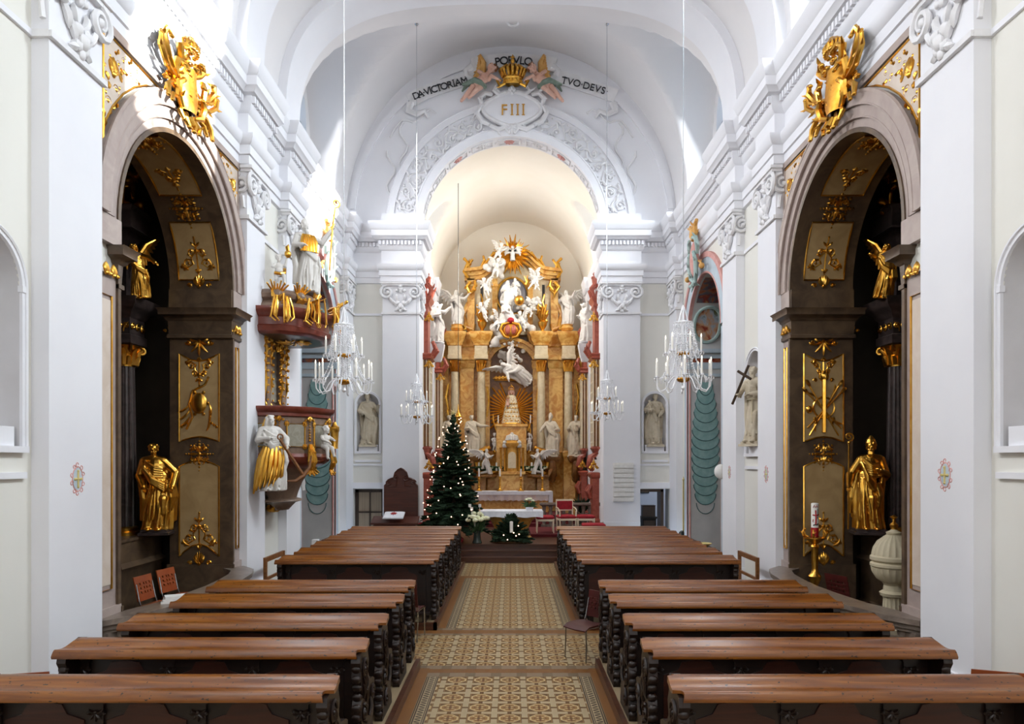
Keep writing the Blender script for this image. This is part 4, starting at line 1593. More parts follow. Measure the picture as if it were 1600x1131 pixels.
def make_pew(label, L=2.55, ps=1, desk=False, group=None):
    t = thing('church_pew' if not desk else 'pew_desk', label, 'pew', group=group)
    obj('book_ledge', ledge_mesh(L, ps), M['pew'], t, 60)
    b = B()
    b.box(-L / 2 + .06, L / 2 - .06, -.005, .03, .05, .96)
    obj('backrest', b, M['pewdark'], t)
    b = B()
    F = frame((0, -.005, 0), (1, 0, 0), (0, 0, 1), (0, -1, 0))
    for k in range(3):
        x0 = -L / 2 + .2 + k * (L - .4) / 3
        x1 = x0 + (L - .4) / 3 - .16
        xm = (x0 + x1) / 2
        pts = [(x0, .16), (x1, .16), (x1, .68), (x1 - .12, .72), (xm + .12, .79), (xm, .81), (xm - .12, .79), (x0 + .12, .72), (x0, .68)]
        fpoly(b, F, pts, -.01, .014)
    obj('carved_panel', b, M['pewpanel'], t)
    b = B()
    for k in range(4):
        x0 = -L / 2 + .13 + k * (L - .4) / 3
        fbox(b, F, x0 - .05, x0 + .05, .1, .86, -.01, .022)
        fbox(b, F, x0 - .065, x0 + .065, .8, .86, -.01, .034)
        o_fan(b, frame((0, -.025, 0), (1, 0, 0), (0, 0, 1), (0, -1, 0)), (x0, .74), .07, .008, -1)
    fbox(b, F, -L / 2 + .06, L / 2 - .06, .05, .14, -.01, .03)
    fbox(b, F, -L / 2 + .06, L / 2 - .06, .855, .885, -.01, .04)
    obj('pilaster_strips', b, M['pewdark'], t)
    for q in (-1, 1):
        b = B()
        x0, x1 = sorted((q * (L / 2 - .11), q * (L / 2 - .035)))
        b.prism(ENDF if desk else END, 'x', x0, x1)
        F2 = frame((q * (L / 2 - .035), 0, 0), (0, 1, 0), (0, 0, 1), (q, 0, 0))
        spiral(b, F2, (-.09, .76), .09, 0, 1.5, 1, .016, 5)
        spiral(b, F2, (-.10, .40), .07, 2, 1.5, -1, .016, 5)
        spiral(b, F2, (-.02, .17), .09, 1, 1.5, 1, .016, 5)
        for k in range(4):
            leaf(b, F2, (-.13 + .02 * k, .52 + .05 * k), 1.2, .13, .016)
            leaf(b, F2, (-.02, .28 + .09 * k), 2.2 - .4 * k, .13, .016)
        if not desk:
            spiral(b, F2, (.24, .45), .08, 0, 1.5, 1, .016, 5)
            leaf(b, F2, (.1, .3), .8, .16, .018)
        # carved front edge: row of bosses and leaves
        for k in range(11):
            b.ball((q * (L / 2 - .072), -.185 - .025 * sin(k * 1.7), .06 + .08 * k), (.045, .03, .036), 7, 5)
        obj('pew_end', b, M['pewdark'], t)
    if not desk:
        b = B().molded(-L / 2 + .1, L / 2 - .1, .05, .36, [(0, .40), (.01, .41), (.012, .43), (0, .44)])
        obj('seat', b, M['pewpanel'], t)
    b = B().box(-L / 2 + .12, L / 2 - .12, -.44, -.30, .13, .16)
    for x in (-L / 2 + .2, 0, L / 2 - .2):
        b.box(x - .03, x + .03, -.40, -.0, 0.0, .13)
    obj('kneeler', b, M['pewdark'], t)
    return t


ORD = ['nearest', 'second', 'third', 'fourth', 'fifth', 'sixth']
NEAR_Y = [4.95, 5.98, 6.93, 7.95, 8.87]
FAR_Y = [11.2, 12.17, 13.15, 14.12, 15.1, 16.1]
proto = {}
for s, inn in ((-1, 1.2), (1, 1.09)):
    for blk, ys in (('near', NEAR_Y), ('far', FAR_Y)):
        for i, y in enumerate(ys):
            last = i == len(ys) - 1
            ii = inn if blk == 'near' else inn - .06
            lab = '%s walnut pew with sloping ledge in the %s block %s of the aisle' % (ORD[i], 'near' if blk == 'near' else 'far', SIDE[s])
            if last:
                lab = '%s ledge, farthest from the camera, of the %s pew block %s of the aisle' % (ORD[i], blk, SIDE[s])
            key = (s, last)
            loc = (s * (ii + 2.55 / 2), y, .1)
            grp = '%s pews %s of the aisle' % ('near' if blk == 'near' else 'rear', SIDE[s])
            if key not in proto:
                o = proto[key] = make_pew(lab, 2.55, -s, last, grp)
                o.location = loc
            else:
                dup(proto[key], loc, 0, lab, grp)


# ================================================================== chairs
def make_stack_chair(label, mat, name='stacking_chair', group=None):
    """steel legs, plywood seat and slotted back; faces -y"""
    t = thing(name, label, 'chair', group=group)
    b = B()
    rows = []
    for i in range(7):
        y = -.2 + .4 * i / 6
        rows.append([(x, y, .45 + .012 * cos(y * 9) - .01 * cos(x * 8) + (-.03 if i == 0 else 0)) for x in (-.2, -.1, 0, .1, .2)])
    lo = [[(x, y, z - .014) for x, y, z in r] for r in rows]
    b.sheet([r + list(reversed(q)) for r, q in zip(rows, lo)], True)
    b.f.append(tuple(range(9, -1, -1)))
    b.f.append(tuple(60 + k for k in range(10)))
    obj('seat', b, mat, t)
    b = B()
    lev = [.50, .60, .63, .66, .69, .72, .75, .84]
    Y = lambda z: .2 + (z - .45) * .22
    for i in range(7):
        z0, z1 = lev[i], lev[i + 1]
        xs = [(-.2, .2)] if i % 2 == 0 else [(-.2, -.12), (-.09, -.04), (-.015, .015), (.04, .09), (.12, .2)]
        for x0, x1 in xs:
            k = b.mark()
            b.box(x0, x1, 0, .013, z0, z1)
            for j in range(k, len(b.v)):
                x, y, z = b.v[j]
                b.v[j] = (x, y + Y(z) + .35 * x * x - .01, z)
    obj('backrest', b, mat, t)
    for q in (-1, 1):
        b = B().tube([(q * .19, -.18, 0), (q * .185, -.17, .43), (q * .185, .16, .43)], .010, 7)
        obj('leg', b, M['steel'], t)
        b = B().tube([(q * .19, .24, 0), (q * .185, .17, .40), (q * .185, .215, .52), (q * .18, .26, .74)], .010, 7)
        obj('leg', b, M['steel'], t)
    return t


c0 = make_stack_chair('red plywood stacking chair against the left wall behind the nearest pew', M['chairred'])
c0.location = (-4.12, 6.1, 0)
c0.rotation_euler = (0, 0, radians(-165))
dup(c0, (4.17, 6.15, 0), radians(160), 'red plywood stacking chair against the right wall behind the nearest pew')
for x, y, r, l in ((-5.10, 9.2, 90, 'orange plywood chair closest to the pilaster in the left chapel'), (-4.97, 10.0, 84, 'orange plywood chair, middle of the three in the left chapel'),
                   (-4.95, 10.6, 80, 'orange plywood chair beside the gilded jamb in the left chapel')):
    dup(c0, (x, y, .12), radians(r), l, 'chairs in the left chapel')

c1 = make_stack_chair('dark red chair on steel legs standing in the cross aisle on the right', M['chairdark'])
c1.location = (.97, 9.26, 0)
c1.rotation_euler = (0, 0, radians(-50))
dup(c1, (4.92, 10.2, .12), radians(112), 'dark red chair behind the rail in the right chapel, between candle and font')
dup(c1, (-1.5, 10.3, 0), radians(172), 'dark red chair on steel legs before the rear pews on the left')


def make_bench(label):
    """open-backed wooden bench chair, back plane at x = 0, sits towards +x"""
    t = thing('wooden_bench_chair', label, 'chair')
    for y in (-.46, .46):
        obj('leg', B().box(-.025, .025, y - .03, y + .03, 0, .97), M['oak'], t)
        obj('leg', B().box(.36, .40, y - .025, y + .025, 0, .43), M['oak'], t)
    b = B().box(-.02, .02, -.46, .46, .89, .97).box(-.015, .015, -.46, .46, .58, .63)
    obj('backrest', b, M['oak'], t)
    b = B().molded(-.02, .42, -.48, .48, [(0, .42), (.01, .43), (.01, .455), (0, .46)])
    obj('seat', b, M['pewpanel'], t)
    return t


w0 = make_bench('open-backed wooden bench chair by the wall under the pulpit')
w0.location = (-4.12, 12.25, 0)
dup(w0, (4.12, 12.25, 0), pi, 'open-backed wooden bench chair by the right wall below the friar statue')
o = obj('papers', B().box(-.12, .12, -.09, .09, 0, .018).box(-.1, .11, -.08, .1, .018, .03), M['paper'], loc=(3.85, 12.45, .463), rz=.3)
tag(o, 'white papers lying on the bench chair by the right wall', 'papers')


# ================================================================== chandeliers
def make_chandelier(label, group):
    t = thing('crystal_chandelier', label, 'chandelier', group=group)
    b = B().lathe([(.004, .04), (.03, .07), (.012, .11), (.02, .13), (.03, .17), (.02, .215), (.014, .3), (.035, .34), (.014, .40), (.03, .47), (.02, .52), (.02, .565), (.012, .66), (.028, .72), (.012, .8), (.02, .9), (.01, .97)], 16)
    obj('stem', b, M['crystal'], t)
    for z in (.165, .515):
        obj('brass_bowl', B().lathe([(.02, z - .02), (.075, z), (.09, z + .03), (.085, z + .045), (.03, z + .05)], 18), M['goldmatt'], t)
    b = B()
    n = 24
    b.tube([(.125 * cos(2 * pi * k / n), .125 * sin(2 * pi * k / n), .95) for k in range(n)], .012, 6, True)
    b.tube([(.115 * cos(2 * pi * k / n), .115 * sin(2 * pi * k / n), .915) for k in range(n)], .008, 6, True)
    for k in range(18):
        a = 2 * pi * k / 18
        b.ball((.128 * cos(a), .128 * sin(a), .915), (.009, .009, .02), 5, 4)
    obj('crown_ring', b, M['crystal'], t)
    b = B()
    for k in range(6):
        a = pi / 3 * k
        b.tube([(.07 * cos(a), .07 * sin(a), .96), (.05 * cos(a), .05 * sin(a), 1.03), (.015 * cos(a), .015 * sin(a), 1.17)], [.008, .010, .004], 5)
    b.lathe([(.004, .96), (.05, .97), (.012, 1.0), (.016, 1.1), (.022, 1.14), (.004, 1.2)], 10)
    obj('finial', b, M['crystal'], t)

    def strand(p, q, sag, r=.0125, step=.03):
        b = B()
        p, q = Vector(p), Vector(q)
        m = max(3, int((q - p).length / step))
        cs = []
        for i in range(m + 1):
            u = i / m
            c = p.lerp(q, u) - Vector((0, 0, sag * sin(pi * u)))
            cs.append(c)
            b.ball(c, r * (1.2 if i % 4 == 0 else .8), 5, 4)
        b.ball(q - Vector((0, 0, .022)), (.010, .010, .03), 5, 4)
        b.tube(cs, .0035, 4)
        obj('bead_strand', b, M['crystal'], t)
    for k in range(16):
        a = 2 * pi * k / 16
        strand((.122 * cos(a), .122 * sin(a), .94), (.20 * cos(a), .20 * sin(a), .56), .03)
        strand((.115 * cos(a), .115 * sin(a), .92), (.05 * cos(a), .05 * sin(a), .56), .02)
    for k in range(10):
        a = 2 * pi * (k + .5) / 10
        strand((.15 * cos(a), .15 * sin(a), .54), (.31 * cos(a), .31 * sin(a), .20), .05)
        strand((.06 * cos(a), .06 * sin(a), .50), (.08 * cos(a), .08 * sin(a), .23), .0)
    for tier, (cnt, r, z0, zc, dip, hc) in enumerate(((6, .235, .53, .555, .47, .23), (10, .37, .19, .215, .03, .24))):
        for k in range(cnt):
            a = 2 * pi * (k + .27 + .3 * tier) / cnt
            ca, sa = cos(a), sin(a)
            q = lambda rr, z: (rr * ca, rr * sa, z)
            b = B().tube([q(.05, z0), q(r * .35, z0 + .04), q(r * .5, z0 - .02), q(r * .68, dip + .02), q(r * .86, dip), q(r * .98, dip + .06), q(r, zc - .02)], .0085, 6)
            b.lathe([(.006, -.02), (.038, -.006), (.04, .0), (.012, .004), (.014, .02)], 10, q(r, zc))
            for j in range(6):
                g = 2 * pi * j / 6
                b.ball((r * ca + .036 * cos(g), r * sa + .036 * sin(g), zc - .025), (.006, .006, .018), 5, 4)
            am = obj('arm', b, M['crystal'], t)
            c = B().lathe([(.014, .02), (.014, hc - .04), (.011, hc - .036)], 8, q(r, zc))
            obj('candle', c, M['candle'], am)
            c = B().lathe([(.006, hc - .036), (.011, hc - .02), (.009, hc - .004), (.001, hc + .018)], 8, q(r, zc))
            obj('bulb', c, M['flame'], am)
    return t


def hang(t, ztop, mat=None, r=.006):
    b = B().tube([(0, 0, 1.18), (0, 0, ztop)], r, 6)
    b.lathe([(.05, ztop - .02), (.02, ztop - .06), (.006, ztop - .07)], 8)
    obj('cable', b, mat or M['steel'], t)


def vz(x, y):
    lun = 9.3 + superz(y - 16.72, 1.6, 3.5, 2.3) if y > 14.7 else 9.3 + superz(y - 9.75, 1.8, 3.3, 2.3)
    return max(9.1 + nave_main(x, y), lun)


CH = make_chandelier('large crystal chandelier hanging left of the aisle before the pulpit', 'crystal chandeliers of the nave')
spots = [(-2.26, 9.5, 3.47, None), (2.32, 9.5, 3.5, 'large crystal chandelier hanging right of the aisle near the camera'),
         (-2.20, 16.35, 3.42, 'small-looking far crystal chandelier before the left chancel pier'), (2.22, 16.35, 3.5, 'small-looking far crystal chandelier before the right chancel pier')]
for i, (x, y, z, l) in enumerate(spots):
    o = CH if i == 0 else dup(CH, (x, y, z), .4 * i, l)
    o.location = (x, y, z)
for o, (x, y, z, l) in zip([q for q in COL.objects if q.name.startswith('crystal_chandelier')], spots):
    hang(o, vz(x, y) - z)

# ================================================================== side chapels: altars, rails, statues
def gold_cartouche(s, label):
    t = thing('gilded_cartouche', label, 'cartouche', (s * 4.44, 9.55, 7.22))
    t.scale = (1.12, .9, .74)
    if s > 0:
        t.rotation_euler = (0, 0, -pi / 2)
    else:
        t.rotation_euler = (0, 0, pi / 2)
    # local: x along the wall, -y... faces +(-y)
    F = frame((0, 0, 0), (1, 0, 0), (0, 0, 1), (0, -1, 0))
    rows = []
    for i in range(9):
        z = .10 + .80 * i / 8
        w = .13 + .13 * sin(pi * min(1, (i + .6) / 8.6)) + (.02 if i > 6 else 0)
        rows.append([F(w * (k / 4 - 1), z, .06 + .10 * (1 - (k / 4 - 1) ** 2)) for k in range(9)])
    b = B().sheet(rows)
    b.sheet([[F(p * .98, 0.1 + .8 * q / 8, .0) for p in (-.2, .2)] for q in range(9)])
    o_vine(b, lambda a, q, h=0: F(a, q, h + .13), (0, .25), (0, .8), .1, .014, 3, 4)
    obj('shield', b, M['goldmatt'], t)
    b = B()
    for q in (-1, 1):
        for pts, w in (([(.16, .12), (.30, .22), (.34, .42), (.26, .52)], .05), ([(.24, .5), (.36, .62), (.36, .8), (.24, .84), (.2, .74)], .045),
                       ([(.1, .84), (.24, .98), (.3, 1.1), (.22, 1.18), (.14, 1.1)], .05), ([(.05, .08), (.12, -.06), (.06, -.18)], .045), ([(.18, .1), (.26, -.02), (.2, -.14)], .035)):
            acanthus(b, [F(q * x, z, .06 + .03 * k) for k, (x, z) in enumerate(pts)], w, 7, True, len(pts) + q)
        for pts, w in (([(.28, .56), (.5, .72), (.66, .98), (.62, 1.12), (.54, 1.04)], .042), ([(.30, .5), (.55, .55), (.72, .74), (.74, .92)], .04),
                       ([(.26, .3), (.44, .34), (.56, .2), (.58, .02)], .04), ([(.26, .2), (.4, .16), (.46, .02)], .034), ([(.5, .66), (.66, .8), (.72, .98)], .03)):
            acanthus(b, [F(q * x, z, .06 + .02 * k) for k, (x, z) in enumerate(pts)], w, 6, True, 3 + q)
        spiral(b, F, (q * .12, 1.0), .10, 0, 1.4, q, .028, 6, .12)
        o_tri(b, F, (q * .38, .35), .22, .016)
    obj('scrollwork', b, M['gold'], t)
    b = B()
    for k in range(9):
        a = pi * k / 8
        b.ball(F(.13 * cos(a), 1.22 + .03 * sin(a), .08 + .10 * sin(a)), .038, 7, 5)
        b.tube([F(.14 * cos(a), 1.24, .08 + .1 * sin(a)), F(.17 * cos(a), 1.34, .08 + .12 * sin(a)), F(.08 * cos(a), 1.44, .08 + .06 * sin(a))], .022, 6)
    b.ball(F(0, 1.32, .10), (.12, .10, .10), 10, 8)
    b.ball(F(0, 1.47, .1), .045, 8, 6)
    obj('crown', b, M['gold'], t)
    return t


gold_cartouche(-1, 'gilded rocaille cartouche over the left marble chapel arch, flooded by sunlight')
gold_cartouche(1, 'gilded rocaille cartouche with crown over the right marble chapel arch')


def painted_cartouche(s, label):
    t = thing('painted_cartouche', label, 'cartouche', (s * 4.40, 16.7, 6.75))
    t.rotation_euler = (0, 0, -s * pi / 2)
    F = frame((0, 0, 0), (1, 0, 0), (0, 0, 1), (0, -1, 0))
    b = B()
    b.ball(F(0, .62, .06), (.2, .10, .42), 12, 9)
    obj('oval_field', b, M['pink'], t)
    b = B()
    for q in (-1, 1):
        for pts in ([(.05, .08), (.22, .2), (.3, .5), (.22, .72)], [(.22, .7), (.34, .84), (.3, 1.05), (.16, 1.08)], [(.02, .12), (.1, .0), (.22, .02)]):
            acanthus(b, [F(q * x, z, .05 + .03 * k) for k, (x, z) in enumerate(pts)], .05, 7, True, len(pts))
    obj('scroll_frame', b, M['teal'], t)
    b = B()
    for q in (-1, 1):
        acanthus(b, [F(q * x, z, .08) for x, z in ((.05, 1.08), (.16, 1.2), (.12, 1.38), (.26, 1.45))], .055, 7, True, 2)
        g = B()
        acanthus(g, [F(q * x, z, .05) for x, z in ((.3, .5), (.5, .42), (.62, .3))], .025, 6, True, 2)
        g.ball(F(q * .64, .29, .06), .07, 8, 6)
        obj('trailing_stem', g, M['ochre'], t)
    b.ball(F(0, 1.22, .08), (.12, .09, .15), 8, 6)
    obj('crest', b, M['ochre'], t)
    return t


painted_cartouche(1, 'pink oval cartouche in turquoise scrolls over the painted right arch')
painted_cartouche(-1, 'pink oval cartouche in turquoise scrolls above the left arch behind the pulpit canopy')


def fluted(b, c, r, z0, z1, n=16):
    m = n * 4
    b.lathe([(r, z0), (r, z0 + (z1 - z0) * .4), (r * .86, z1)], m, (c[0], c[1], 0), lambda a, t, q, z: q * (1 - .085 * max(0, sin(n * a))))


def corinthian(b, c, r, z0, h):
    b.lathe([(r * .9, z0), (r * .95, z0 + h * .5), (r * 1.3, z0 + h * .9), (r * 1.45, z0 + h)], 16, (c[0], c[1], 0))
    for k in range(8):
        a = 2 * pi * k / 8
        for j, (hh, rr) in enumerate(((.5, 1.35), (.85, 1.55))):
            a2 = a + j * pi / 8
            b.tube([(c[0] + r * .95 * cos(a2), c[1] + r * .95 * sin(a2), z0 + .03), (c[0] + r * 1.15 * cos(a2), c[1] + r * 1.15 * sin(a2), z0 + h * hh * .8), (c[0] + r * rr * cos(a2), c[1] + r * rr * sin(a2), z0 + h * hh)], [r * .28, r * .26, r * .1], 5)
    for k in range(4):
        a = pi / 4 + pi / 2 * k
        d = r * 1.5
        o = Vector((c[0] + d * cos(a), c[1] + d * sin(a), z0 + h * .82))
        n = Vector((-sin(a), cos(a), 0))
        Fv = lambda p, q, hh=0.0, o=o, a=a, n=n: o + Vector((cos(a), sin(a), 0)) * p + Vector((0, 0, 1)) * q + n * hh
        spiral(b, Fv, (0, 0), r * .38, pi / 2, 1.3, -1, r * .13, 6)


def chapel_altar(s, label):
    """columned altar against the outer wall; local x runs outwards from the nave, y into the picture"""
    t = thing('side_altar', label, 'altar', (s * 6.0, 9.75, .12))
    X = lambda u: s * (u - 6.0)

    def bx(b, u0, u1, y0, y1, z0, z1):
        p, q = sorted((X(u0), X(u1)))
        return b.box(p, q, y0, y1, z0, z1)

    def mo(b, u0, u1, y0, y1, prof):
        p, q = sorted((X(u0), X(u1)))
        return b.molded(p, q, y0, y1, prof)
    for y in (-1.35, 1.35):
        b = B()
        mo(b, 5.82, 7.9, y - .62, y + .62, [(0, 0), (.05, .01), (.05, .15), (0, .2), (0, .78), (.03, .82), (.06, .86), (.03, .9), (0, .93), (0, 1.22), (.03, 1.25), (.03, 1.29)])
        obj('plinth', b, M['darkmarble'], t)
    b = B()
    mo(b, 6.6, 7.9, -.75, .75, [(0, 0), (0, .9), (.06, .95), (.06, 1.0)])
    obj('altar_table', b, M['darkmarble'], t)
    for u, y, r in ((6.18, 1.5, .17), (6.7, 1.86, .16), (6.18, -1.5, .17), (6.7, -1.86, .16)):
        b = B()
        fluted(b, (X(u), y), r, 1.42, 3.98)
        c = obj('column', b, M['blackmarble'], t)
        b = B()
        b.lathe([(r * 1.35, 1.29), (r * 1.4, 1.34), (r * 1.2, 1.36), (r * 1.25, 1.40), (r, 1.43)], 20, (X(u), y, 0))
        corinthian(b, (X(u), y), r, 3.97, .33)
        obj('gilded_capital', b, M['gold'], c)
    b = B()
    pr = [(0, 4.30), (.03, 4.32), (.03, 4.45), (0, 4.47), (0, 4.72), (.03, 4.75), (.06, 4.82), (.12, 4.86), (.18, 4.92), (.20, 5.02), (.0, 5.03)]
    for q in (-1, 1):
        mo(b, 5.98, 7.9, q * 1.5 - .22, q * 1.5 + .22, pr)
        mo(b, 6.5, 7.9, q * 1.86 - .22, q * 1.86 + .22, pr)
    mo(b, 6.9, 7.9, -1.3, 1.3, pr)
    obj('entablature', b, M['blackmarble'], t)
    b = B()
    for q in (-1, 1):
        for y0, u0 in ((q * 1.5 - .24, 5.97), (q * 1.86 - .24, 6.49)):
            F = frame((X(u0), y0 + .24, 0), (0, 1, 0), (0, 0, 1), (-s, 0, 0))
            for k in range(3):
                spiral(b, F, (-.15 + .15 * k, 4.59), .065, k, 1.3, 1, .014)
            F = frame((X(u0), y0 + .01, 0), (s, 0, 0), (0, 0, 1), (0, -1, 0))
            for k in range(8):
                spiral(b, F, (.06 + .11 * k, 4.59), .05, k, 1.3, 1, .014)
                leaf(b, F, (.1 + .11 * k, 4.5), pi / 2, .17, .014)
    obj('gilded_frieze', b, M['gold'], t)
    b = B()
    for q in (-1, 1):      # great curling pediment scrolls
        y0 = q * 1.55
        pts = []
        for i in range(20):
            k = i / 19
            a = -pi / 2 + 1.9 * k
            pts.append((X(6.45 - .62 * cos(a) * (1 - .1 * k) + .25), 5.62 + .58 * sin(a)))
        for k in range(8):
            a = pi * .9 + k * .7
            pts.append((X(6.6 + .13 * cos(a) * (1 - k / 12)), 6.15 + .13 * sin(a) * (1 - k / 12)))
        b.tube([(p, y0, z) for p, z in pts], .10, 8)
        mo(b, 6.05, 7.9, y0 - .2, y0 + .2, [(-.05, 5.03), (-.05, 5.95), (.0, 6.05), (.04, 6.12), (.04, 6.2), (0, 6.22)])
    mo(b, 6.8, 7.9, -.9, .9, [(0, 5.03), (0, 6.25), (.1, 6.32), (.16, 6.42), (.0, 6.45)])
    obj('pediment', b, M['blackmarble'], t)
    b = B()
    bx(b, 7.25, 7.3, -.85, .85, 1.3, 4.2)
    obj('altar_painting', b, M['fresco'], t)
    b = B()
    for y0, y1, z0, z1 in ((-.98, -.85, 1.2, 4.3), (.85, .98, 1.2, 4.3), (-.98, .98, 1.12, 1.28), (-.98, .98, 4.2, 4.34)):
        bx(b, 7.2, 7.35, y0, y1, z0, z1)
    obj('picture_frame', b, M['goldmatt'], t)
    return t


chapel_altar(-1, 'dark marble columned altar inside the left chapel')
chapel_altar(1, 'dark marble columned altar inside the right chapel')

# gilded saints in front of the far columns
J0 = robed(5, .04, ((.20, .03, .66), (.19, -.09, .50)), ((-.18, -.01, .62), (-.10, -.14, .50)), .25, .25, 'short', False, wide=.95, vox=.0055)
statue('gilded_statue', 'gilded hooded saint on a dark marble plinth in the left chapel', 'statue', J0, M['gold'], (-5.62, 11.15, 1.495), 1.38, radians(12), base=.14, basemat=M['blackmarble'])
st = statue('gilded_statue', 'gilded bishop with mitre and crozier on a dark bracket in the right chapel', 'statue',
            robed(8, -.03, ((.19, .02, .62), (.07, -.14, .67)), ((-.20, -.03, .62), (-.235, -.14, .50)), -.3, .1, 'mitre', True, wide=.92, vox=.0055), M['gold'], (5.66, 11.15, 1.505), 1.40, radians(-14), base=.16, basemat=M['blackmarble'])
b = B().tube([(-.25, -.175, .012), (-.245, -.17, .5), (-.24, -.165, .99)], .009, 7)
Fc = frame((-.24, -.165, 1.045), (1, 0, 0), (0, 0, 1), (0, -1, 0))
spiral(b, Fc, (0, 0), .05, -pi / 2, 1.5, 1, .011, 6)
b.ball((-.24, -.165, .98), .017, 8, 6)
obj('crozier', b, M['gold'], st)


def gilded_angel(s, label, loc):
    f = robed(21 + s, .03, ((.2, -.10, .74), (.27, -.22, .66)), ((-.2, -.05, .74), (-.24, -.2, .80)), .2 * s, .2, None, False, 'long', cape=False, vox=.007)
    t = statue('gilded_angel', label, 'statue', f, M['gold'], loc, .82, s * radians(-55))
    obj('wing', wing((.05, .08, .74), (.42, .16, 1.06), n=8), M['gold'], t)
    obj('wing', wing((-.05, .08, .74), (-.42, .16, 1.06), n=8), M['gold'], t)
    t.rotation_euler = (radians(14), s * radians(10), s * radians(-40))
    return t


gilded_angel(-1, 'gilded winged angel perched on the altar entablature in the left chapel', (-5.78, 10.98, 5.13))
gilded_angel(1, 'gilded winged angel perched on the altar entablature in the right chapel', (5.78, 10.98, 5.13))
for s in (-1, 1):
    p = putto(31 + s, turn=.3)
    t = statue('gilded_cherub', 'gilded cherub on clouds on top of the %s chapel altar' % SIDE[s], 'statue', p, M['gold'], (s * 6.12, 11.22, 6.66), .78, s * radians(-30))
    obj('cloud', cloud(4, (0, .05, .0), (.3, .25, .16), 12, .03), M['goldmatt'], t)
    obj('wing', wing((.05, .08, .66), (.36, .14, .92)), M['gold'], t)
    obj('wing', wing((-.05, .08, .66), (-.36, .14, .92)), M['gold'], t)
    for q in ():
        pass
    # attic block it sits on
    o = obj('altar_attic', B().molded(-.3, .3, -.3, .3, [(0.05, 0), (0, .05), (0, .3), (.05, .36), (.05, .37)]), M['blackmarble'], loc=(s * 6.25, 11.3, 6.225))
    tag(o, 'dark marble attic block under the cherub in the %s chapel' % SIDE[s], 'pedestal')


# ------------------------------------------------------------------ curved rails before the chapels
def rail(s, label):
    t = thing('chapel_rail', label, 'balustrade', (s * 4.5, 9.7, 0))
    ctrl = [(4.56, 7.72), (4.36, 8.0), (4.17, 8.6), (4.10, 9.2), (4.07, 9.75), (4.10, 10.3), (4.16, 10.8), (4.28, 11.2), (4.54, 11.5)]
    pts = [(s * (u - 4.5), y - 9.7) for u, y in ctrl]

    def band(b, w0, w1, z0, z1):
        rows = []
        for i, p in enumerate(pts):
            d = Vector(pts[min(i + 1, 8)]) - Vector(pts[max(i - 1, 0)])
            n = Vector((-d.y, d.x)).normalized() * (1 if s < 0 else -1)
            a, c = Vector(p) - n * w0, Vector(p) + n * w1
            rows.append([(a.x, a.y, z0), (c.x, c.y, z0), (c.x, c.y, z1), (a.x, a.y, z1)])
        b.sheet(rows, True)
        o = len(b.v)
        b.f.append((o - 4, o - 3, o - 2, o - 1))
        b.f.append((o - 33, o - 34, o - 35, o - 36))
    b = B()
    band(b, .17, .17, .80, .86)
    band(b, .13, .13, .74, .80)
    band(b, .10, .10, .70, .74)
    obj('hand_rail', b, M['railmarble'], t)
    b = B()
    band(b, .14, .14, .12, .2)
    band(b, .18, .18, 0.0, .12)
    obj('base_course', b, M['railmarble'], t)
    for i in range(16):
        k = (i + .5) / 16 * 8
        j = min(7, int(k))
        p = Vector(pts[j]).lerp(Vector(pts[j + 1]), k - j)
        b = B()
        if i in (0, 4, 11, 15):
            b.molded(p.x - .1, p.x + .1, p.y - .1, p.y + .1, [(0, .2), (0, .7)])
            obj('post', b, M['railmarble'], t)
        else:
            b.lathe([(.06, .2), (.05, .24), (.035, .27), (.07, .38), (.075, .44), (.035, .58), (.05, .62), (.06, .66), (.06, .70)], 10, (p.x, p.y, 0))
            obj('baluster', b, M['railmarble'], t)
    return t


rail(-1, 'bowed brown marble rail closing the left chapel')
rail(1, 'bowed brown marble rail closing the right chapel')
for i in range(3):
    o = obj('hymn_book', B().molded(-.12, .12, -.09, .09, [(0, 0), (0, .026)]), M['paper'], loc=(-4.15 + .012 * i, 8.62 + .015 * i, .861 + .027 * i), rz=.35 + .08 * i)
    tag(o, '%s white hymn book in the little stack on the left chapel rail' % ('bottom', 'middle', 'top')[i], 'book', 'hymn books on the left rail')

# ------------------------------------------------------------------ font and paschal candle
t = thing('baptismal_font', 'cream stone baptismal font with fluted lid behind the right chapel rail', 'font', (5.0, 9.2, .37))
fl = lambda a, k, r, z: r * (1 - .05 * abs(sin(11 * a)))
obj('pedestal', B().lathe([(.26, 0), (.26, .06), (.19, .1), (.15, .14)], 24).lathe([(.145, .14), (.13, .42), (.145, .47)], 66, fl=lambda a, k, r, z: r * (1 - .09 * abs(sin(8 * a)))).lathe([(.16, .46), (.175, .5), (.13, .53), (.12, .6), (.14, .63)], 24), M['font'], t)
obj('bowl', B().lathe([(.12, .62), (.21, .68), (.265, .77), (.275, .83)], 88, fl=fl).lathe([(.265, .83), (.285, .85), (.285, .88), (.26, .90)], 32), M['font'], t)
obj('lid', B().lathe([(.25, .90), (.285, .93), (.285, .97), (.26, .99)], 32).lathe([(.268, .99), (.25, 1.08), (.2, 1.17), (.1, 1.25), (.07, 1.27)], 88, fl=fl).lathe([(.09, 1.26), (.095, 1.29), (.05, 1.31), (.03, 1.33)], 20), M['font'], t)
obj('finial', B().lathe([(.03, 1.32), (.05, 1.36), (.05, 1.39), (.02, 1.42), (.02, 1.46), (.05, 1.49), (.001, 1.52)], 14), M['gold'], t)

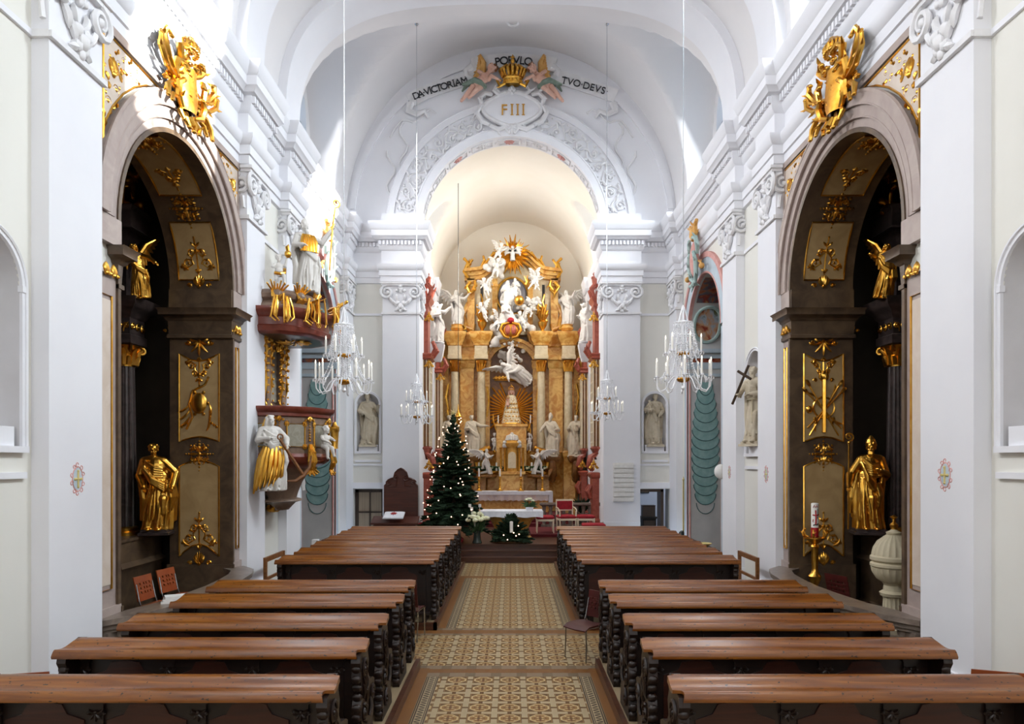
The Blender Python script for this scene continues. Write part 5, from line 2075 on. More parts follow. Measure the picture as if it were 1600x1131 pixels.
struct('floor_font_step', B().box(4.6, 5.4, 8.75, 9.65, .1, .37), M['railmarble'])
t = thing('paschal_candlestick', 'tall brass candlestick on the floor before the right chapel jamb', 'candlestick', (4.72, 10.95, .12))
obj('stem', B().lathe([(.17, 0), (.18, .04), (.08, .1), (.045, .16), (.06, .2), (.045, .25), (.09, .34), (.10, .42), (.045, .48), (.07, .5), (.045, .53), (.085, .62), (.10, .68), (.055, .74), (.045, .8), (.055, .95), (.048, 1.1), (.065, 1.14), (.04, 1.18), (.12, 1.24), (.17, 1.27), (.17, 1.285), (.06, 1.285)], 20), M['gold'], t)
b = B()
for k in range(6):
    a = 2 * pi * k / 6
    acanthus(b, [(.1 * cos(a), .1 * sin(a), 1.27), (.17 * cos(a), .17 * sin(a), 1.30), (.2 * cos(a), .2 * sin(a), 1.36), (.17 * cos(a), .17 * sin(a), 1.40)], .018, 5, True, k)
obj('leaf_crown', b, M['goldmatt'], t)
c = thing('paschal_candle', 'thick white candle with a red cross standing in the tall brass candlestick', 'candle', (4.72, 10.95, 1.406))
obj('wax', B().lathe([(.055, 0.15), (.055, .52), (.04, .53)], 18), M['candle'], c)
obj('red_foot', B().lathe([(.056, 0), (.057, .15)], 18), M['redpaint'], c)
b = B()
Fq = lambda a, q, h=0.0: Vector((sin(a / .056) * (.056 + h), -cos(a / .056) * (.056 + h), q))
line(b, Fq, [(-.01, .2), (-.005, .3), (-.012, .42)], .011, 0)
line(b, Fq, [(-.055, .345), (-.01, .34), (.04, .35)], .010, 0)
line(b, Fq, [(-.045, .46), (-.03, .5), (-.015, .46), (0, .49), (.02, .47)], .006, 0)
line(b, Fq, [(-.05, .24), (-.045, .28)], .006, 0)
obj('cross', b, M['redpaint'], c)
b = B()
line(b, Fq, [(-.045, .185), (-.02, .2), (0, .19), (.03, .21)], .008, 0)
line(b, Fq, [(.02, .29), (.024, .44)], .006, 0)
obj('ornament', b, M['black'], c)


# ------------------------------------------------------------------ painted consecration crosses
def medallion(x_, y_, z_, s, label, k=1.0):
    t = thing('consecration_cross', label, 'wall painting', (s * x_, y_, z_), -s * pi / 2)
    F = frame((0, 0, 0), (1, 0, 0), (0, 0, 1), (0, -1, 0))
    b = B()
    o = [(.075 * k * cos(2 * pi * i / 28), .115 * k * sin(2 * pi * i / 28)) for i in range(28)]
    fpoly(b, F, o, -.002, .003)
    obj('oval', b, M['paleblue'], t)
    b = B()
    line(b, F, [(0, -.08 * k), (0, .08 * k)], .012 * k, 0)
    line(b, F, [(-.05 * k, 0), (.05 * k, 0)], .012 * k, 0)
    for q in (-1, 1):
        dot(b, F, (q * .05 * k, 0), .014 * k)
        dot(b, F, (0, q * .08 * k), .014 * k)
    obj('cross', b, M['bowl'], t)
    b = B()
    for i in range(10):
        a = 2 * pi * (i + .5) / 10
        spiral(b, F, (.098 * k * cos(a), .145 * k * sin(a)), .032 * k, a + pi, 1.0, 1 if i % 2 else -1, .006 * k, 4, -.002, False)
    line(b, F, [(x * 1.12, z * 1.1) for x, z in o], .006 * k, -.002, 4, True)
    obj('scroll_border', b, M['pink'], t)


medallion(4.4, 7.14, 2.41, -1, 'faded painted cross medallion on the nearest left pilaster')
medallion(4.4, 7.14, 2.45, 1, 'faded painted cross medallion on the nearest right pilaster')
medallion(4.4, 12.15, 2.36, 1, 'faded painted cross medallion on the right pilaster below the friar niche', .9)
medallion(4.4, 14.2, 2.36, 1, 'faded painted cross medallion beside the painted right arch', .8)

# ------------------------------------------------------------------ turquoise feathered wall paintings in the second arches
for s in (-1, 1):
    YJ = OPEN2[0] + OPEN2[2] - .05
    t = thing('feather_wall_painting', 'turquoise overlapping crescents painted on the %s arch jamb' % ('right' if s > 0 else 'left, below the pulpit'), 'wall painting', (s * 5.0, YJ, 3.0))
    F = lambda a, q, h=0.0, s=s: Vector((s * a, -h, q))
    n = 14
    for i in range(n):
        k = i / (n - 1)
        zc = 1.55 - 3.05 * k
        w = .36 * sin(pi * (.12 + .70 * k)) ** .7
        hh = .28
        a = [(w * cos(pi * j / 12), zc - hh * sin(pi * j / 12)) for j in range(13)]
        c = [(w * .8 * cos(pi * j / 12), zc + .14 - hh * .3 * sin(pi * j / 12)) for j in range(12, -1, -1)]
        if i < n - 1:
            b = B()
            fpoly(b, F, a + c, -.002, .004 + .0015 * (n - i))
            obj('crescent', b, M['feather'] if 'feather' in M else M['teal'], t)
        b = B()
        line(b, F, a, .011, .004 + .0012 * (n - i), 4)
        obj('crescent_edge', b, M['leafdark'] if 'leafdark' in M else M['letter'], t)


# ------------------------------------------------------------------ pulpit on the left pier
t = thing('pulpit', 'red and brown marble pulpit with gilded sounding board on the left pier', 'pulpit', (-4.57, 13.18, 0))
PL = [(0.0, -.95), (.55, -.95), (.98, -.62), (1.16, -.05), (1.02, .52), (.6, .85), (0, .85)]      # plan: out from the wall, along it


def plan(k, dx=0.0):
    return [(x * k + dx, y * k) for x, y in PL]


b = B().loft(PL, [(-.30, 2.45), (-.12, 2.5), (.0, 2.58), (.03, 2.66), (.0, 2.72)])
obj('base_roll', b, M['pulpitred'], t)
b = B().loft(PL, [(-.01, 2.72), (-.01, 3.36)])
obj('parapet', b, M['pulpitbrown'], t)
b = B().loft(PL, [(0, 3.36), (.03, 3.38), (.03, 3.43), (.08, 3.46), (.11, 3.5), (.11, 3.54), (.02, 3.55)])
obj('top_moulding', b, M['pulpitred'], t)
b = B().loft(plan(.62), [(.14, 2.47), (.04, 2.36), (-.06, 2.2), (-.14, 2.0), (-.17, 1.9), (-.09, 1.88), (-.07, 1.85), (-.17, 1.82), (-.24, 1.75), (-.30, 1.68)])
obj('corbel', b, M['pulpitbrown'], t)
b = B()
for k in range(5):
    b.ball((.12 + .05 * cos(k * 1.3), .09 * sin(k * 1.3), 1.70), (.08, .08, .07), 9, 7)
o_fan(b, frame((.2, -.2, 1.74), (.8, .6, 0), (0, 0, 1), (.6, -.8, 0)), (0, .0), .14, .012)
obj('gilded_knop', b, M['goldmatt'], t)
for i in range(1, 6):
    p, q = Vector(PL[i - 1]), Vector(PL[i])
    d = (q - p)
    L = d.length
    d.normalize()
    n = Vector((d.y, -d.x))
    F = frame((p.x, p.y, 0), (d.x, d.y, 0), (0, 0, 1), (n.x, n.y, 0))
    b, g = B(), B()
    a0, a1 = .12, L - .10
    fpoly(b, F, [(a0, 2.84), (a1, 2.84), (a1, 3.24), (a0, 3.24)], -.02, .008)
    line(g, F, [(a0, 2.84), (a1, 2.84), (a1, 3.24), (a0, 3.24)], .018, 0, 6, True)
    for x, z in ((a0, 2.84), (a1, 2.84), (a1, 3.24), (a0, 3.24)):
        o_cross(g, F, (x, z), .06, .010)
    pnl = obj('marble_panel', b, M['greymarble'], t)
    obj('gilded_frame', g, M['gold'], pnl)
    g = B()
    for k in range(7):
        dot(g, F, (L - .01, 2.95 + .05 * k), .022 - .0015 * k)
    o_fan(g, F, (L - .01, 3.3), .09, .014)
    for k in range(5):
        e = (k - 2) * .026
        acanthus(g, [F(L + e * .4, 2.88, .02), F(L + e, 2.74, .08), F(L + e * 1.3, 2.58, .12), F(L + e * .6, 2.42, .05), F(L + e * 1.6, 2.36 - .03 * (k % 2), .09)], .021, 6, True, i + k)
    obj('gilded_console', g, M['gold'], t)
b = B()
for y in (-.42, .42):
    b.box(-.05, .18, y - .1, y + .1, 3.55, 4.86)
b.box(-.05, .06, -.45, .45, 3.5, 4.9)
obj('back_panel', b, M['pulpitbrown'], t)
b = B().box(.0, .08, -.28, .28, 3.7, 4.7)
obj('back_mirror', b, M['greymarble'], t)
g = B()
for y in (-.56, -.3, .3, .56):
    for k in range(9):
        z = 4.78 - .13 * k
        o_fan(g, frame((.17 - .006 * k, y, z), (0, 1, 0), (0, 0, 1), (1, -.3, 0)), (0, 0), .10 - .004 * k, .013, -1)
        dot(g, frame((.2, y, z), (0, 1, 0), (0, 0, 1), (1, -.3, 0)), (0, -.05), .035 - .002 * k)
    acanthus(g, [(.14, y, 4.85), (.2, y * 1.05, 4.6), (.15, y, 4.3), (.19, y * 1.05, 4.0), (.13, y, 3.7), (.18, y, 3.6)], .022, 6, True, int(y * 10) + 9)
    corinthian(g, (.1, y), .07, 4.66, .2)
obj('gilded_drops', g, M['gold'], t)
b = B().loft(plan(1.02), [(-.06, 4.82), (.0, 4.86), (.02, 4.94), (-.02, 4.97), (-.02, 5.1), (.03, 5.13), (.08, 5.18), (.10, 5.22), (.10, 5.27), (0, 5.29)])
obj('sounding_board', b, M['pulpitred'], t)
b = B().loft(plan(.9), [(-.05, 4.815), (0, 4.82), (.02, 4.83)])
obj('sounding_board_ceiling', b, M['blackmarble'], t)
g = B()
for k in range(12):
    a = 2 * pi * k / 12
    leaf(g, frame((.5, 0, 4.81), (1, 0, 0), (0, 1, 0), (0, 0, -1)), (.08 * cos(a), .08 * sin(a)), a, .26, .02)
obj('gilded_rosette', g, M['gold'], t)
b = B().loft(plan(.78), [(.10, 5.28), (.06, 5.36), (.0, 5.42), (-.02, 5.44), (.04, 5.48), (.06, 5.55), (.02, 5.62), (-.1, 5.66), (-.3, 5.68)])
for i in range(7):
    p = Vector(plan(.8)[i])
    for k in range(2):
        b.ball((p.x * (.95 - .12 * k), p.y * (.95 - .12 * k), 5.54), .10, 8, 6)
obj('canopy_dome', b, M['pulpitbrown'], t)
g = B()
for i, (x, y) in enumerate(PL[1:6]):
    d = Vector((x, y, 0)).normalized()
    o = Vector((x, y, 0))
    for k in range(9):
        e = d.cross(Vector((0, 0, 1))) * (k - 4) * .032
        j = random.uniform(0, .08)
        e = e + Vector((random.uniform(-.03, .03), random.uniform(-.03, .03), random.uniform(-.03, .03)))
        acanthus(g, [o + e * .5 + Vector((0, 0, 5.34 + j)), o + e + d * (.09 + j) + Vector((0, 0, 5.38 + j)), o + e * 1.3 + d * .15 + Vector((0, 0, 5.24)), o + e * 1.5 + d * .13 + Vector((0, 0, 5.12 - j)), o + e + d * .19 + Vector((0, 0, 5.04 - j))], .017, 5, True, k + i)
    q = o * .72
    for k in range(7):
        e = d.cross(Vector((0, 0, 1))) * (k - 3) * .03
        acanthus(g, [q + e * .5 + Vector((0, 0, 5.40)), q + e + d * .13 + Vector((0, 0, 5.48)), q + e + d * .07 + Vector((0, 0, 5.6)), q + e * 2 + d * .12 + Vector((0, 0, 5.70 + .03 * (k % 3)))], .019, 5, True, i + k)
acanthus(g, [(.98, .5, 5.28), (1.12, .55, 5.4), (1.2, .6, 5.62), (1.34, .62, 5.7)], .04, 6, True, 5)
obj('gilded_leaf_clusters', g, M['gold'], t)

f = robed(41, .04, ((.21, -.02, .74), (.33, -.06, .92)), ((-.19, -.06, .64), (-.11, -.17, .63)), .4, .05, 'mitre', True, vox=.007)
st = statue('bishop_statue', 'white bishop statue with golden crozier crowning the pulpit canopy', 'statue', f, M['white'], (-3.78, 13.0, 5.685), 1.30, radians(35))
b = B()
for i in range(6):
    x = -.10 + .04 * i
    b.tube([(x * .7, -.07, .80), (x, -.11, .70), (x * 1.1, -.12, .56)], .026, 6)
b.tube([(-.12, .02, .8), (0, -.09, .79), (.12, .02, .8)], .025, 6)
obj('gilded_chasuble', b, M['gold'], st)
b = B().tube([(.30, -.10, .35), (.345, -.08, .95), (.40, -.06, 1.28)], .011, 7)
spiral(b, frame((.41, -.06, 1.34), (1, 0, 0), (0, 0, 1), (0, -1, 0)), (0, 0), .06, -pi / 2, 1.5, 1, .013, 6)
obj('crozier', b, M['gold'], st)
p = putto(44, ((.17, -.06, .66), (.2, -.1, .85)), turn=-.3)
st = statue('cherub_statue', 'white cherub lifting a gilded heart on the pulpit canopy beside the bishop', 'statue', p, M['white'], (-4.15, 12.55, 5.66), .62, radians(40))
b = B().ball((.22, -.14, 1.0), (.10, .07, .11), 10, 8).tube([(.22, -.14, 1.08), (.2, -.14, 1.2), (.24, -.14, 1.28)], [.05, .06, .01], 7)
obj('flaming_heart', b, M['gold'], st)
b = B().tube([(-.14, -.05, .42), (0, -.13, .4), (.15, -.06, .46), (.2, .05, .6)], .05, 7)
obj('gilded_cloth', b, M['gold'], st)

f = robed(47, .035, ((.17, -.06, .68), (.15, -.18, .60)), ((-.18, -.03, .66), (-.06, -.15, .68)), .5, .1, None, False, 'long', vox=.007, cape=False)
st = statue('virtue_statue', 'white and gold female figure with a brown anchor on the side of the pulpit', 'statue', f, M['white'], (-4.08, 12.0, 2.08), 1.30, radians(30))
b = B()
for i in range(10):
    a = pi * (.1 + 1.1 * i / 9) - .4
    b.tube([(.02 + .115 * cos(a), -.105 * sin(a), .58), (.0 + .15 * cos(a), -.145 * sin(a), .40 + .02 * (i % 3)), (-.03 + .165 * cos(a), -.155 * sin(a), .2), (-.09 + .14 * cos(a), -.14 * sin(a), .16 - .022 * i)], [.02, .032 + .008 * (i % 2), .03, .010], 6)
    b.tube([(.03 + .125 * cos(a + .12), -.112 * sin(a + .12), .55), (-.01 + .165 * cos(a + .15), -.155 * sin(a + .15), .3), (-.08 + .15 * cos(a + .1), -.15 * sin(a + .1), .06)], [.010, .014, .006], 5)
obj('gilded_skirt', b, M['gold'], st)
b = B()
for i in range(5):
    b.tube([(-.04 + .02 * i, .02, .985), (-.06 + .02 * i, .06, .92), (-.10 + .02 * i, .09, .8), (-.13 + .02 * i, .10, .62)], [.026, .03, .03, .015], 6)
obj('gilded_hair', b, M['gold'], st)
b = B().tube([(.06, -.22, .66), (.36, -.2, .20)], .020, 7)
b.tube([(.15, -.2, .13), (.26, -.2, .13), (.36, -.2, .20), (.44, -.2, .31), (.46, -.2, .46)], [.008, .02, .026, .02, .008], 7)
b.tube([(.06 + .035 * cos(a * pi / 6), -.22, .70 + .035 * sin(a * pi / 6)) for a in range(12)], .010, 6, True)
obj('anchor', b, M['oak'], st)
p = putto(48, ((.17, -.1, .6), (.1, -.25, .58)), ((-.17, -.1, .6), (-.06, -.24, .52)), ((.08, -.2, .36), (.1, -.26, .14)), ((-.07, -.19, .34), (-.08, -.22, .08)), .4)
st = statue('cherub_statue', 'white seated cherub with a gilded tower on the front of the pulpit', 'statue', p, M['white'], (-3.36, 12.72, 2.58), .66, radians(50))
b = B().lathe([(.10, .35), (.09, .4), (.11, .8), (.12, .84), (.13, .86), (.13, .95), (.07, 1.0), (.05, 1.06), (.02, 1.1)], 14, (.34, .05, 0))
obj('gilded_tower', b, M['gold'], st)
o = obj('white_wall_lamp', B().tube([(0, 0, .14), (.03, .0, .06), (.05, .02, -.16)], [.05, .06, .04], 4).box(-.1, .0, -.02, .02, .1, .14), M['paper'], loc=(-4.28, 14.3, 2.15))
tag(o, 'white lamp shade fixed to the left pilaster under the pulpit', 'lamp')

# ================================================================== high altar
AY = 26.8
KM = AY / FPX
ax = lambda px: (px - VX) * KM
az = lambda py: CAMZ + (VY - py) * KM


def wob(name, b, m, root, ang=38):
    """builder holds world coordinates; the object hangs under an unrotated root"""
    b.xf(0, Matrix.Translation(-Vector(root.location)))
    return obj(name, b, m, root, ang)


HA = thing('high_altar', 'tall gilded amber marble high altar at the end of the chancel', 'altar', (0, AY, .76))
b = B()
for q in (-1, 1):
    x0, x1 = sorted((q * .55, q * 2.55))
    b.molded(x0, x1, AY + .2, AY + 1.05, [(0, .5), (.04, .52), (.04, .9), (0, .95), (0, az(716)), (.05, az(713)), (.07, az(707)), (0, az(705))])
    for px in (49, 90):
        x = q * px * KM
        b.molded(x - .22, x + .22, AY - .26, AY + .25, [(0, .5), (.03, .52), (.03, .9), (0, .95), (0, az(716)), (.04, az(713)), (.06, az(707)), (0, az(704))])
b.molded(-.9, .9, AY - .1, AY + 1.05, [(0, .5), (.03, .52), (0, .9), (0, az(742)), (.04, az(740)), (.04, az(736)), (0, az(734))])
wob('base', b, M['orangemarble'], HA)
b = B()
b.box(ax(690), ax(908), AY + .55, AY + 1.05, az(706), az(530))
for q in (-1, 1):
    for c, w in ((70, 11), (104, 5), (38, 4)):
        x = q * c * KM
        b.box(x - w * KM, x + w * KM, AY + .22, AY + .6, az(705), az(562))
        b.molded(x - w * KM, x + w * KM, AY + .22, AY + .6, [(0, az(575)), (.04, az(572)), (.04, az(566)), (.07, az(562))])
wob('retable_body', b, M['orangemarble'], HA)
b = B()
b.prism([(ax(763), az(704)), (ax(836), az(704)), (ax(836), az(575))] + arc(ax(799.5), az(575), 36.5 * KM, 0, pi, 18) + [(ax(763), az(575))], 'y', AY + .46, AY + .6)
wob('niche_panel', b, M['brownmarble'], HA)
FAl = lambda a, q, h=0.0: Vector((a, AY + .46 - h, q))
b = B()
ring(b, FAl, (ax(799.5), az(575)), 36 * KM, 45 * KM, -.05, .30, pi, 0, 24)
ring(b, FAl, (ax(799.5), az(575)), 43 * KM, 48 * KM, -.05, .42, pi, 0, 24)
wob('niche_arch', b, M['orangemarble'], HA)
for px in (711, 752, 845.5, 888):
    x = ax(px)
    b = B().lathe([(.19, az(704)), (.2, az(702)), (.17, az(700)), (.18, az(698)), (.165, az(696)), (.16, az(640)), (.138, az(581))], 24, (x, AY, 0))
    c = wob('column', b, M['creammarble'], HA)
    b = B()
    corinthian(b, (x, AY), .14, az(582), 19 * KM)
    wob('gilded_capital', b, M['goldmatt'], c) if False else None
    b.xf(0, Matrix.Translation(-Vector(HA.location)))
    obj('gilded_capital', b, M['goldmatt'], c)
for px, w in ((711, 10), (752, 10), (845.5, 10), (888, 10)):
    b = B().molded(ax(px - w), ax(px + w), AY - .2, AY + .6, [(.0, az(562)), (.02, az(561)), (.02, az(556)), (0, az(555)), (0, az(540))])
    wob('frieze_block', b, M['creammarble'], HA)
for a0, a1 in ((695, 772), (826, 904)):
    b = B()
    pr = [(0, az(542)), (.05, az(540)), (.05, az(537)), (.12, az(533)), (.16, az(527)), (.2, az(524)), (.2, az(520)), (0, az(518))]
    b.molded(ax(a0 + 6), ax(a1 - 6), AY + .1, AY + 1.0, pr)
    for px in (711, 752, 845.5, 888):
        if a0 < px < a1:
            b.molded(ax(px - 10), ax(px + 10), AY - .18, AY + .6, pr)
    b.molded(ax(a0 + 8), ax(a1 - 8), AY + .15, AY + .6, [(0, az(562)), (.04, az(561)), (.04, az(556)), (0, az(555)), (0, az(541))])
    wob('cornice', b, M['orangemarble'], HA)
b = B().prism([(ax(733), az(519)), (ax(869), az(519)), (ax(869), az(430)), (ax(845), az(415)), (ax(828), az(400)), (ax(800), az(390)), (ax(772), az(400)), (ax(755), az(415)), (ax(733), az(430))], 'y', AY + .5, AY + .95)
wob('attic', b, M['creammarble'], HA)
for q in (-1, 1):
    b = B()
    for c, w in ((66, 6.5), (28, 4.5)):
        x = ax(801 + q * c)
        b.box(x - w * KM * .9, x + w * KM * .9, AY + .3, AY + .6, az(518), az(432))
        b.molded(x - w * KM * .9, x + w * KM * .9, AY + .3, AY + .6, [(.0, az(446)), (.04, az(444)), (.04, az(441)), (0, az(440))])
    pts = [(ax(801 + q * 70), AY + .35, az(470)), (ax(801 + q * 78), AY + .35, az(488)), (ax(801 + q * 74), AY + .3, az(508)), (ax(801 + q * 62), AY + .25, az(514)), (ax(801 + q * 60), AY + .2, az(504))]
    b.tube(pts, [.09, .10, .12, .1, .06], 8)
    wob('attic_pilasters', b, M['orangemarble'], HA)
top = [(725, 418), (738, 417), (752, 415), (764, 407), (775, 396), (787, 388), (801, 385), (815, 388), (827, 396), (838, 407), (850, 415), (864, 417), (877, 418)]
b = B()
for dy, th, y0 in ((0, 5, .05), (5, 6, .2), (11, 6, .3)):
    b.prism([(ax(x), az(y + dy)) for x, y in top] + [(ax(x), az(y + dy + th)) for x, y in reversed(top)], 'y', AY + y0, AY + 1.0)
wob('pediment', b, M['orangemarble'], HA)
for q in (-1, 1):
    b = B()
    b.box(ax(801 + q * 49) - .05, ax(801 + q * 49) + .05, AY + .47, AY + .55, az(492), az(440))
    wob('window_slit', b, M['black'], HA)
b = B().ball((ax(801), AY + .5, az(458)), (23 * KM, .06, 27 * KM), 24, 10)
wob('oval_window', b, M['ovalgrey'], HA)
FO = lambda a, q, h=0.0: Vector((a, AY + .47 - h, q))
b = B()
line(b, FO, [(ax(801 + 25 * cos(2 * pi * k / 28)), az(458 + 29 * sin(2 * pi * k / 28))) for k in range(28)], .05, 0, 6, True)
for q in (-1, 1):
    x = lambda d: ax(801 + q * d)
    for pts, w in (([(66, 438), (72, 446), (66, 456), (60, 450)], .08), ([(60, 436), (58, 444), (64, 452)], .06), ([(70, 432), (76, 422), (70, 408), (76, 402)], .07), ([(66, 424), (70, 412), (64, 404)], .06),
                   ([(46, 412), (36, 402), (30, 392)], .06), ([(52, 418), (44, 404), (46, 398)], .05), ([(33, 397), (22, 389), (12, 384)], .06), ([(38, 470), (46, 480), (48, 494), (54, 500)], .05),
                   ([(80, 500), (74, 512), (84, 516)], .06), ([(50, 480), (47, 470), (50, 458)], .04), ([(100, 600), (104, 620), (100, 640)], .05), ([(102, 640), (98, 660), (102, 680)], .05), ([(40, 604), (37, 626), (40, 650)], .04)):
        b2 = B()
        acanthus(b2, [(x(a), AY + .22 - (.25 if c > 590 else 0), az(c)) for a, c in pts], w, 7, True, len(pts) + int(pts[0][0]))
        wob('gilded_scroll', b2, M['gold'], HA)
wob('window_ring', b, M['gold'], HA)
b = B()
line(b, FO, [(ax(772), az(592)), (ax(827), az(592))], .03, .04)
for k in range(10):
    o_fan(b, lambda a, c, h=0.0: Vector((ax(775 + k * 5.4) + a, AY + .42 - h, az(590) + c)), (0, 0), .13, .02)
wob('gilded_frieze', b, M['gold'], HA)
b = B()
rnd = random.Random(3)
for k in range(44):
    a = 2 * pi * k / 44
    r1 = (24 if k % 2 else 31) * rnd.uniform(.85, 1.08) * KM
    d = Vector((cos(a), 0, sin(a)))
    c = Vector((ax(801), AY - .08, az(400)))
    b.tube([c + d * 5 * KM, c + d * r1 * .6 - Vector((0, .05, 0)), c + d * r1], [.03, .045, .012], 4)
sb = wob('sunburst', b, M['gold'], HA)
b = B()
c = Vector((ax(801), AY - .22, az(398)))
b.ball(c, (.09, .08, .17), 10, 8)
b.ball(c + Vector((0, -.03, .2)), .07, 8, 6)
for q in (-1, 1):
    for k in range(4):
        b.tube([c + Vector((q * .05, 0, .06)), c + Vector((q * (.2 + .02 * k), 0, .22 - .07 * k)), c + Vector((q * (.38 - .03 * k), 0, .20 - .10 * k))], [.06, .06, .015], 6)
b.tube([c, c + Vector((0, 0, -.28))], [.07, .1], 6)
wob('dove', b, M['white'], HA)
b = B()
for k in range(40):
    a = 2 * pi * (k + .5) / 40
    if 1.2 < (a % (2 * pi)) < 1.9 or 4.4 < a < 5.05:
        continue
    r1 = (38 if k % 2 else 47) * KM
    d = Vector((cos(a), 0, sin(a)))
    c = Vector((ax(799), AY + .3, az(640)))
    b.tube([c + d * 12 * KM, c + d * r1], [.02, .035], 4)
wob('ray_halo', b, M['gold'], HA)
# tabernacle stack in the middle
b = B()
b.molded(ax(776), ax(822), AY - .45, AY + .3, [(0, az(734)), (0, az(668)), (.05, az(667)), (.05, az(664)), (0, az(663))])
b.molded(ax(783), ax(817), AY - .85, AY - .3, [(0, .9), (.05, .95), (0, 1.1), (0, az(742)), (.08, az(740)), (.08, az(736))])
wob('throne_block', b, M['orangemarble'], HA)
b = B().lathe([(.30, az(736)), (.28, az(734)), (.26, az(700)), (.34, az(697)), (.36, az(693)), (.3, az(692)), (.22, az(688))], 24, (ax(800), AY - .55, 0))
wob('tabernacle', b, M['goldpaint'], HA)
b = B()
for k in range(10):
    a = 2 * pi * k / 10
    b.tube([(ax(800) + .2 * cos(a), AY - .55 + .2 * sin(a), az(689)), (ax(800) + .16 * cos(a), AY - .55 + .16 * sin(a), az(683)), (ax(800), AY - .55, az(679))], [.07, .07, .03], 7)
b.ball((ax(800), AY - .55, az(679)), .07, 8, 6)
for q in (-1, 1):
    b.ball((ax(800 + q * 11), AY - .75, az(692)), .08, 8, 6)
    b.ball((ax(800 + q * 11), AY - .75, az(697)), (.09, .07, .1), 8, 6)
wob('tabernacle_dome', b, M['white'], HA)
b = B().prism([(ax(794), az(731)), (ax(806), az(731)), (ax(806), az(712))] + arc(ax(800), az(712), 6 * KM, 0, pi, 8) + [(ax(794), az(712))], 'y', AY - .86, AY - .80)
wob('tabernacle_door', b, M['creammarble'], HA)
for q in (-1, 1):
    for d in (11, 17):
        b = B().lathe([(.05, az(735)), (.035, az(733)), (.035, az(703)), (.06, az(700))], 10, (ax(800 + q * d), AY - .78, 0))
        wob('tabernacle_column', b, M['goldmatt'], HA)
    for pts in ([(20, 735), (30, 738), (40, 730), (38, 722)], [(40, 742), (52, 738), (56, 722), (50, 712)], [(56, 706), (44, 704), (36, 700)]):
        b = B()
        acanthus(b, [(ax(800 + q * a), AY - .4, az(c)) for a, c in pts], .09, 7, True, 3)
        wob('gilded_volute', b, M['goldmatt'], HA)
    for pts in ([(24, 674), (27, 664), (29, 656), (29, 650)], [(20, 670), (22, 664), (23, 660)]):
        b = B()
        acanthus(b, [(ax(800 + q * a), AY - .35, az(c)) for a, c in pts], .03, 6, True, 3)
        wob('candle_branch', b, M['goldmatt'], HA)
for q in (-1, 1):
    for d in (62, 98):
        x = ax(800 + q * d)
        b = B()
        b.molded(x - .26, x + .26, AY - .62, AY - .2, [(-.06, az(722)), (0, az(719)), (.03, az(716)), (.03, az(713)), (0, az(712))])
        acanthus(b, [(x, AY - .5, az(720)), (x, AY - .52, az(732)), (x, AY - .38, az(742)), (x, AY - .3, az(748))], .15, 8, True, d)
        wob('statue_console', b, M['brownmarble'], HA)

# mensa with lace cloth, candlesticks
t = thing('altar_mensa', 'stone mensa of the high altar below the tabernacle', 'altar table', (0, 25.0, .76))
KB = 24.9 / FPX
bx_ = lambda px: (px - VX) * KB
bz_ = lambda py: CAMZ + (VY - py) * KB
b = B().molded(bx_(748), bx_(857), 24.95, 25.55, [(0, .76), (0, .8), (-.06, .84), (-.06, bz_(775)), (0, bz_(772)), (0, bz_(770))])
wob('block', b, M['orangemarble'], t)
t = thing('lace_altar_cloth', 'white cloth with broad lace edge hanging over the high altar mensa', 'altar cloth', (0, 25.0, bz_(770)))
b = B().box(bx_(742), bx_(863), 24.90, 25.5, bz_(769.5), bz_(767.5))
b.box(bx_(742), bx_(861), 24.88, 24.905, bz_(773), bz_(768))
b.box(bx_(857.5), bx_(864), 24.93, 25.5, bz_(793), bz_(768))
wob('linen', b, M['linen'], t)
b = B()
rows = []
for i in range(40):
    x = bx_(743) + (bx_(857) - bx_(743)) * i / 39
    rows.append([(x, 24.9 + .012 * sin(i * 1.3), bz_(772.5)), (x, 24.895 + .02 * sin(i * 1.3), bz_(782) + .02 * sin(i * 2.1)), (x, 24.91 + .02 * sin(i * 1.3), bz_(782) + .02 * sin(i * 2.1)), (x, 24.915 + .012 * sin(i * 1.3), bz_(772.5))])
b.sheet(rows, True)
wob('lace_border', b, M['lace'], t)


def candlestick(label, loc, h, group=None):
    t = thing('altar_candlestick', label, 'candlestick', loc, group=group)
    p = [(.13, 0), (.12, .04), (.05, .1), (.03, .16), (.05, .22), (.03, .28), (.045, .36), (.025, .45), (.03, .62), (.05, .66), (.025, .7), (.07, .76), (.075, .78)]
    obj('shaft', B().lathe([(r * .95, z * h / .78) for r, z in p], 14), M['gold'], t)
    obj('candle', B().lathe([(.032, h), (.032, h + .26), (.01, h + .27)], 10), M['candle'], t)
    return t


for px, l in ((748, 'leftmost golden candlestick on the high altar, half hidden by the fir tree'), (781, 'golden candlestick left of the tabernacle on the high altar'), (814, 'golden candlestick right of the tabernacle on the high altar'), (848, 'rightmost golden candlestick on the high altar')):
    candlestick(l, (bx_(px), 25.15, bz_(767.4)), .52, 'golden candlesticks on the high altar')

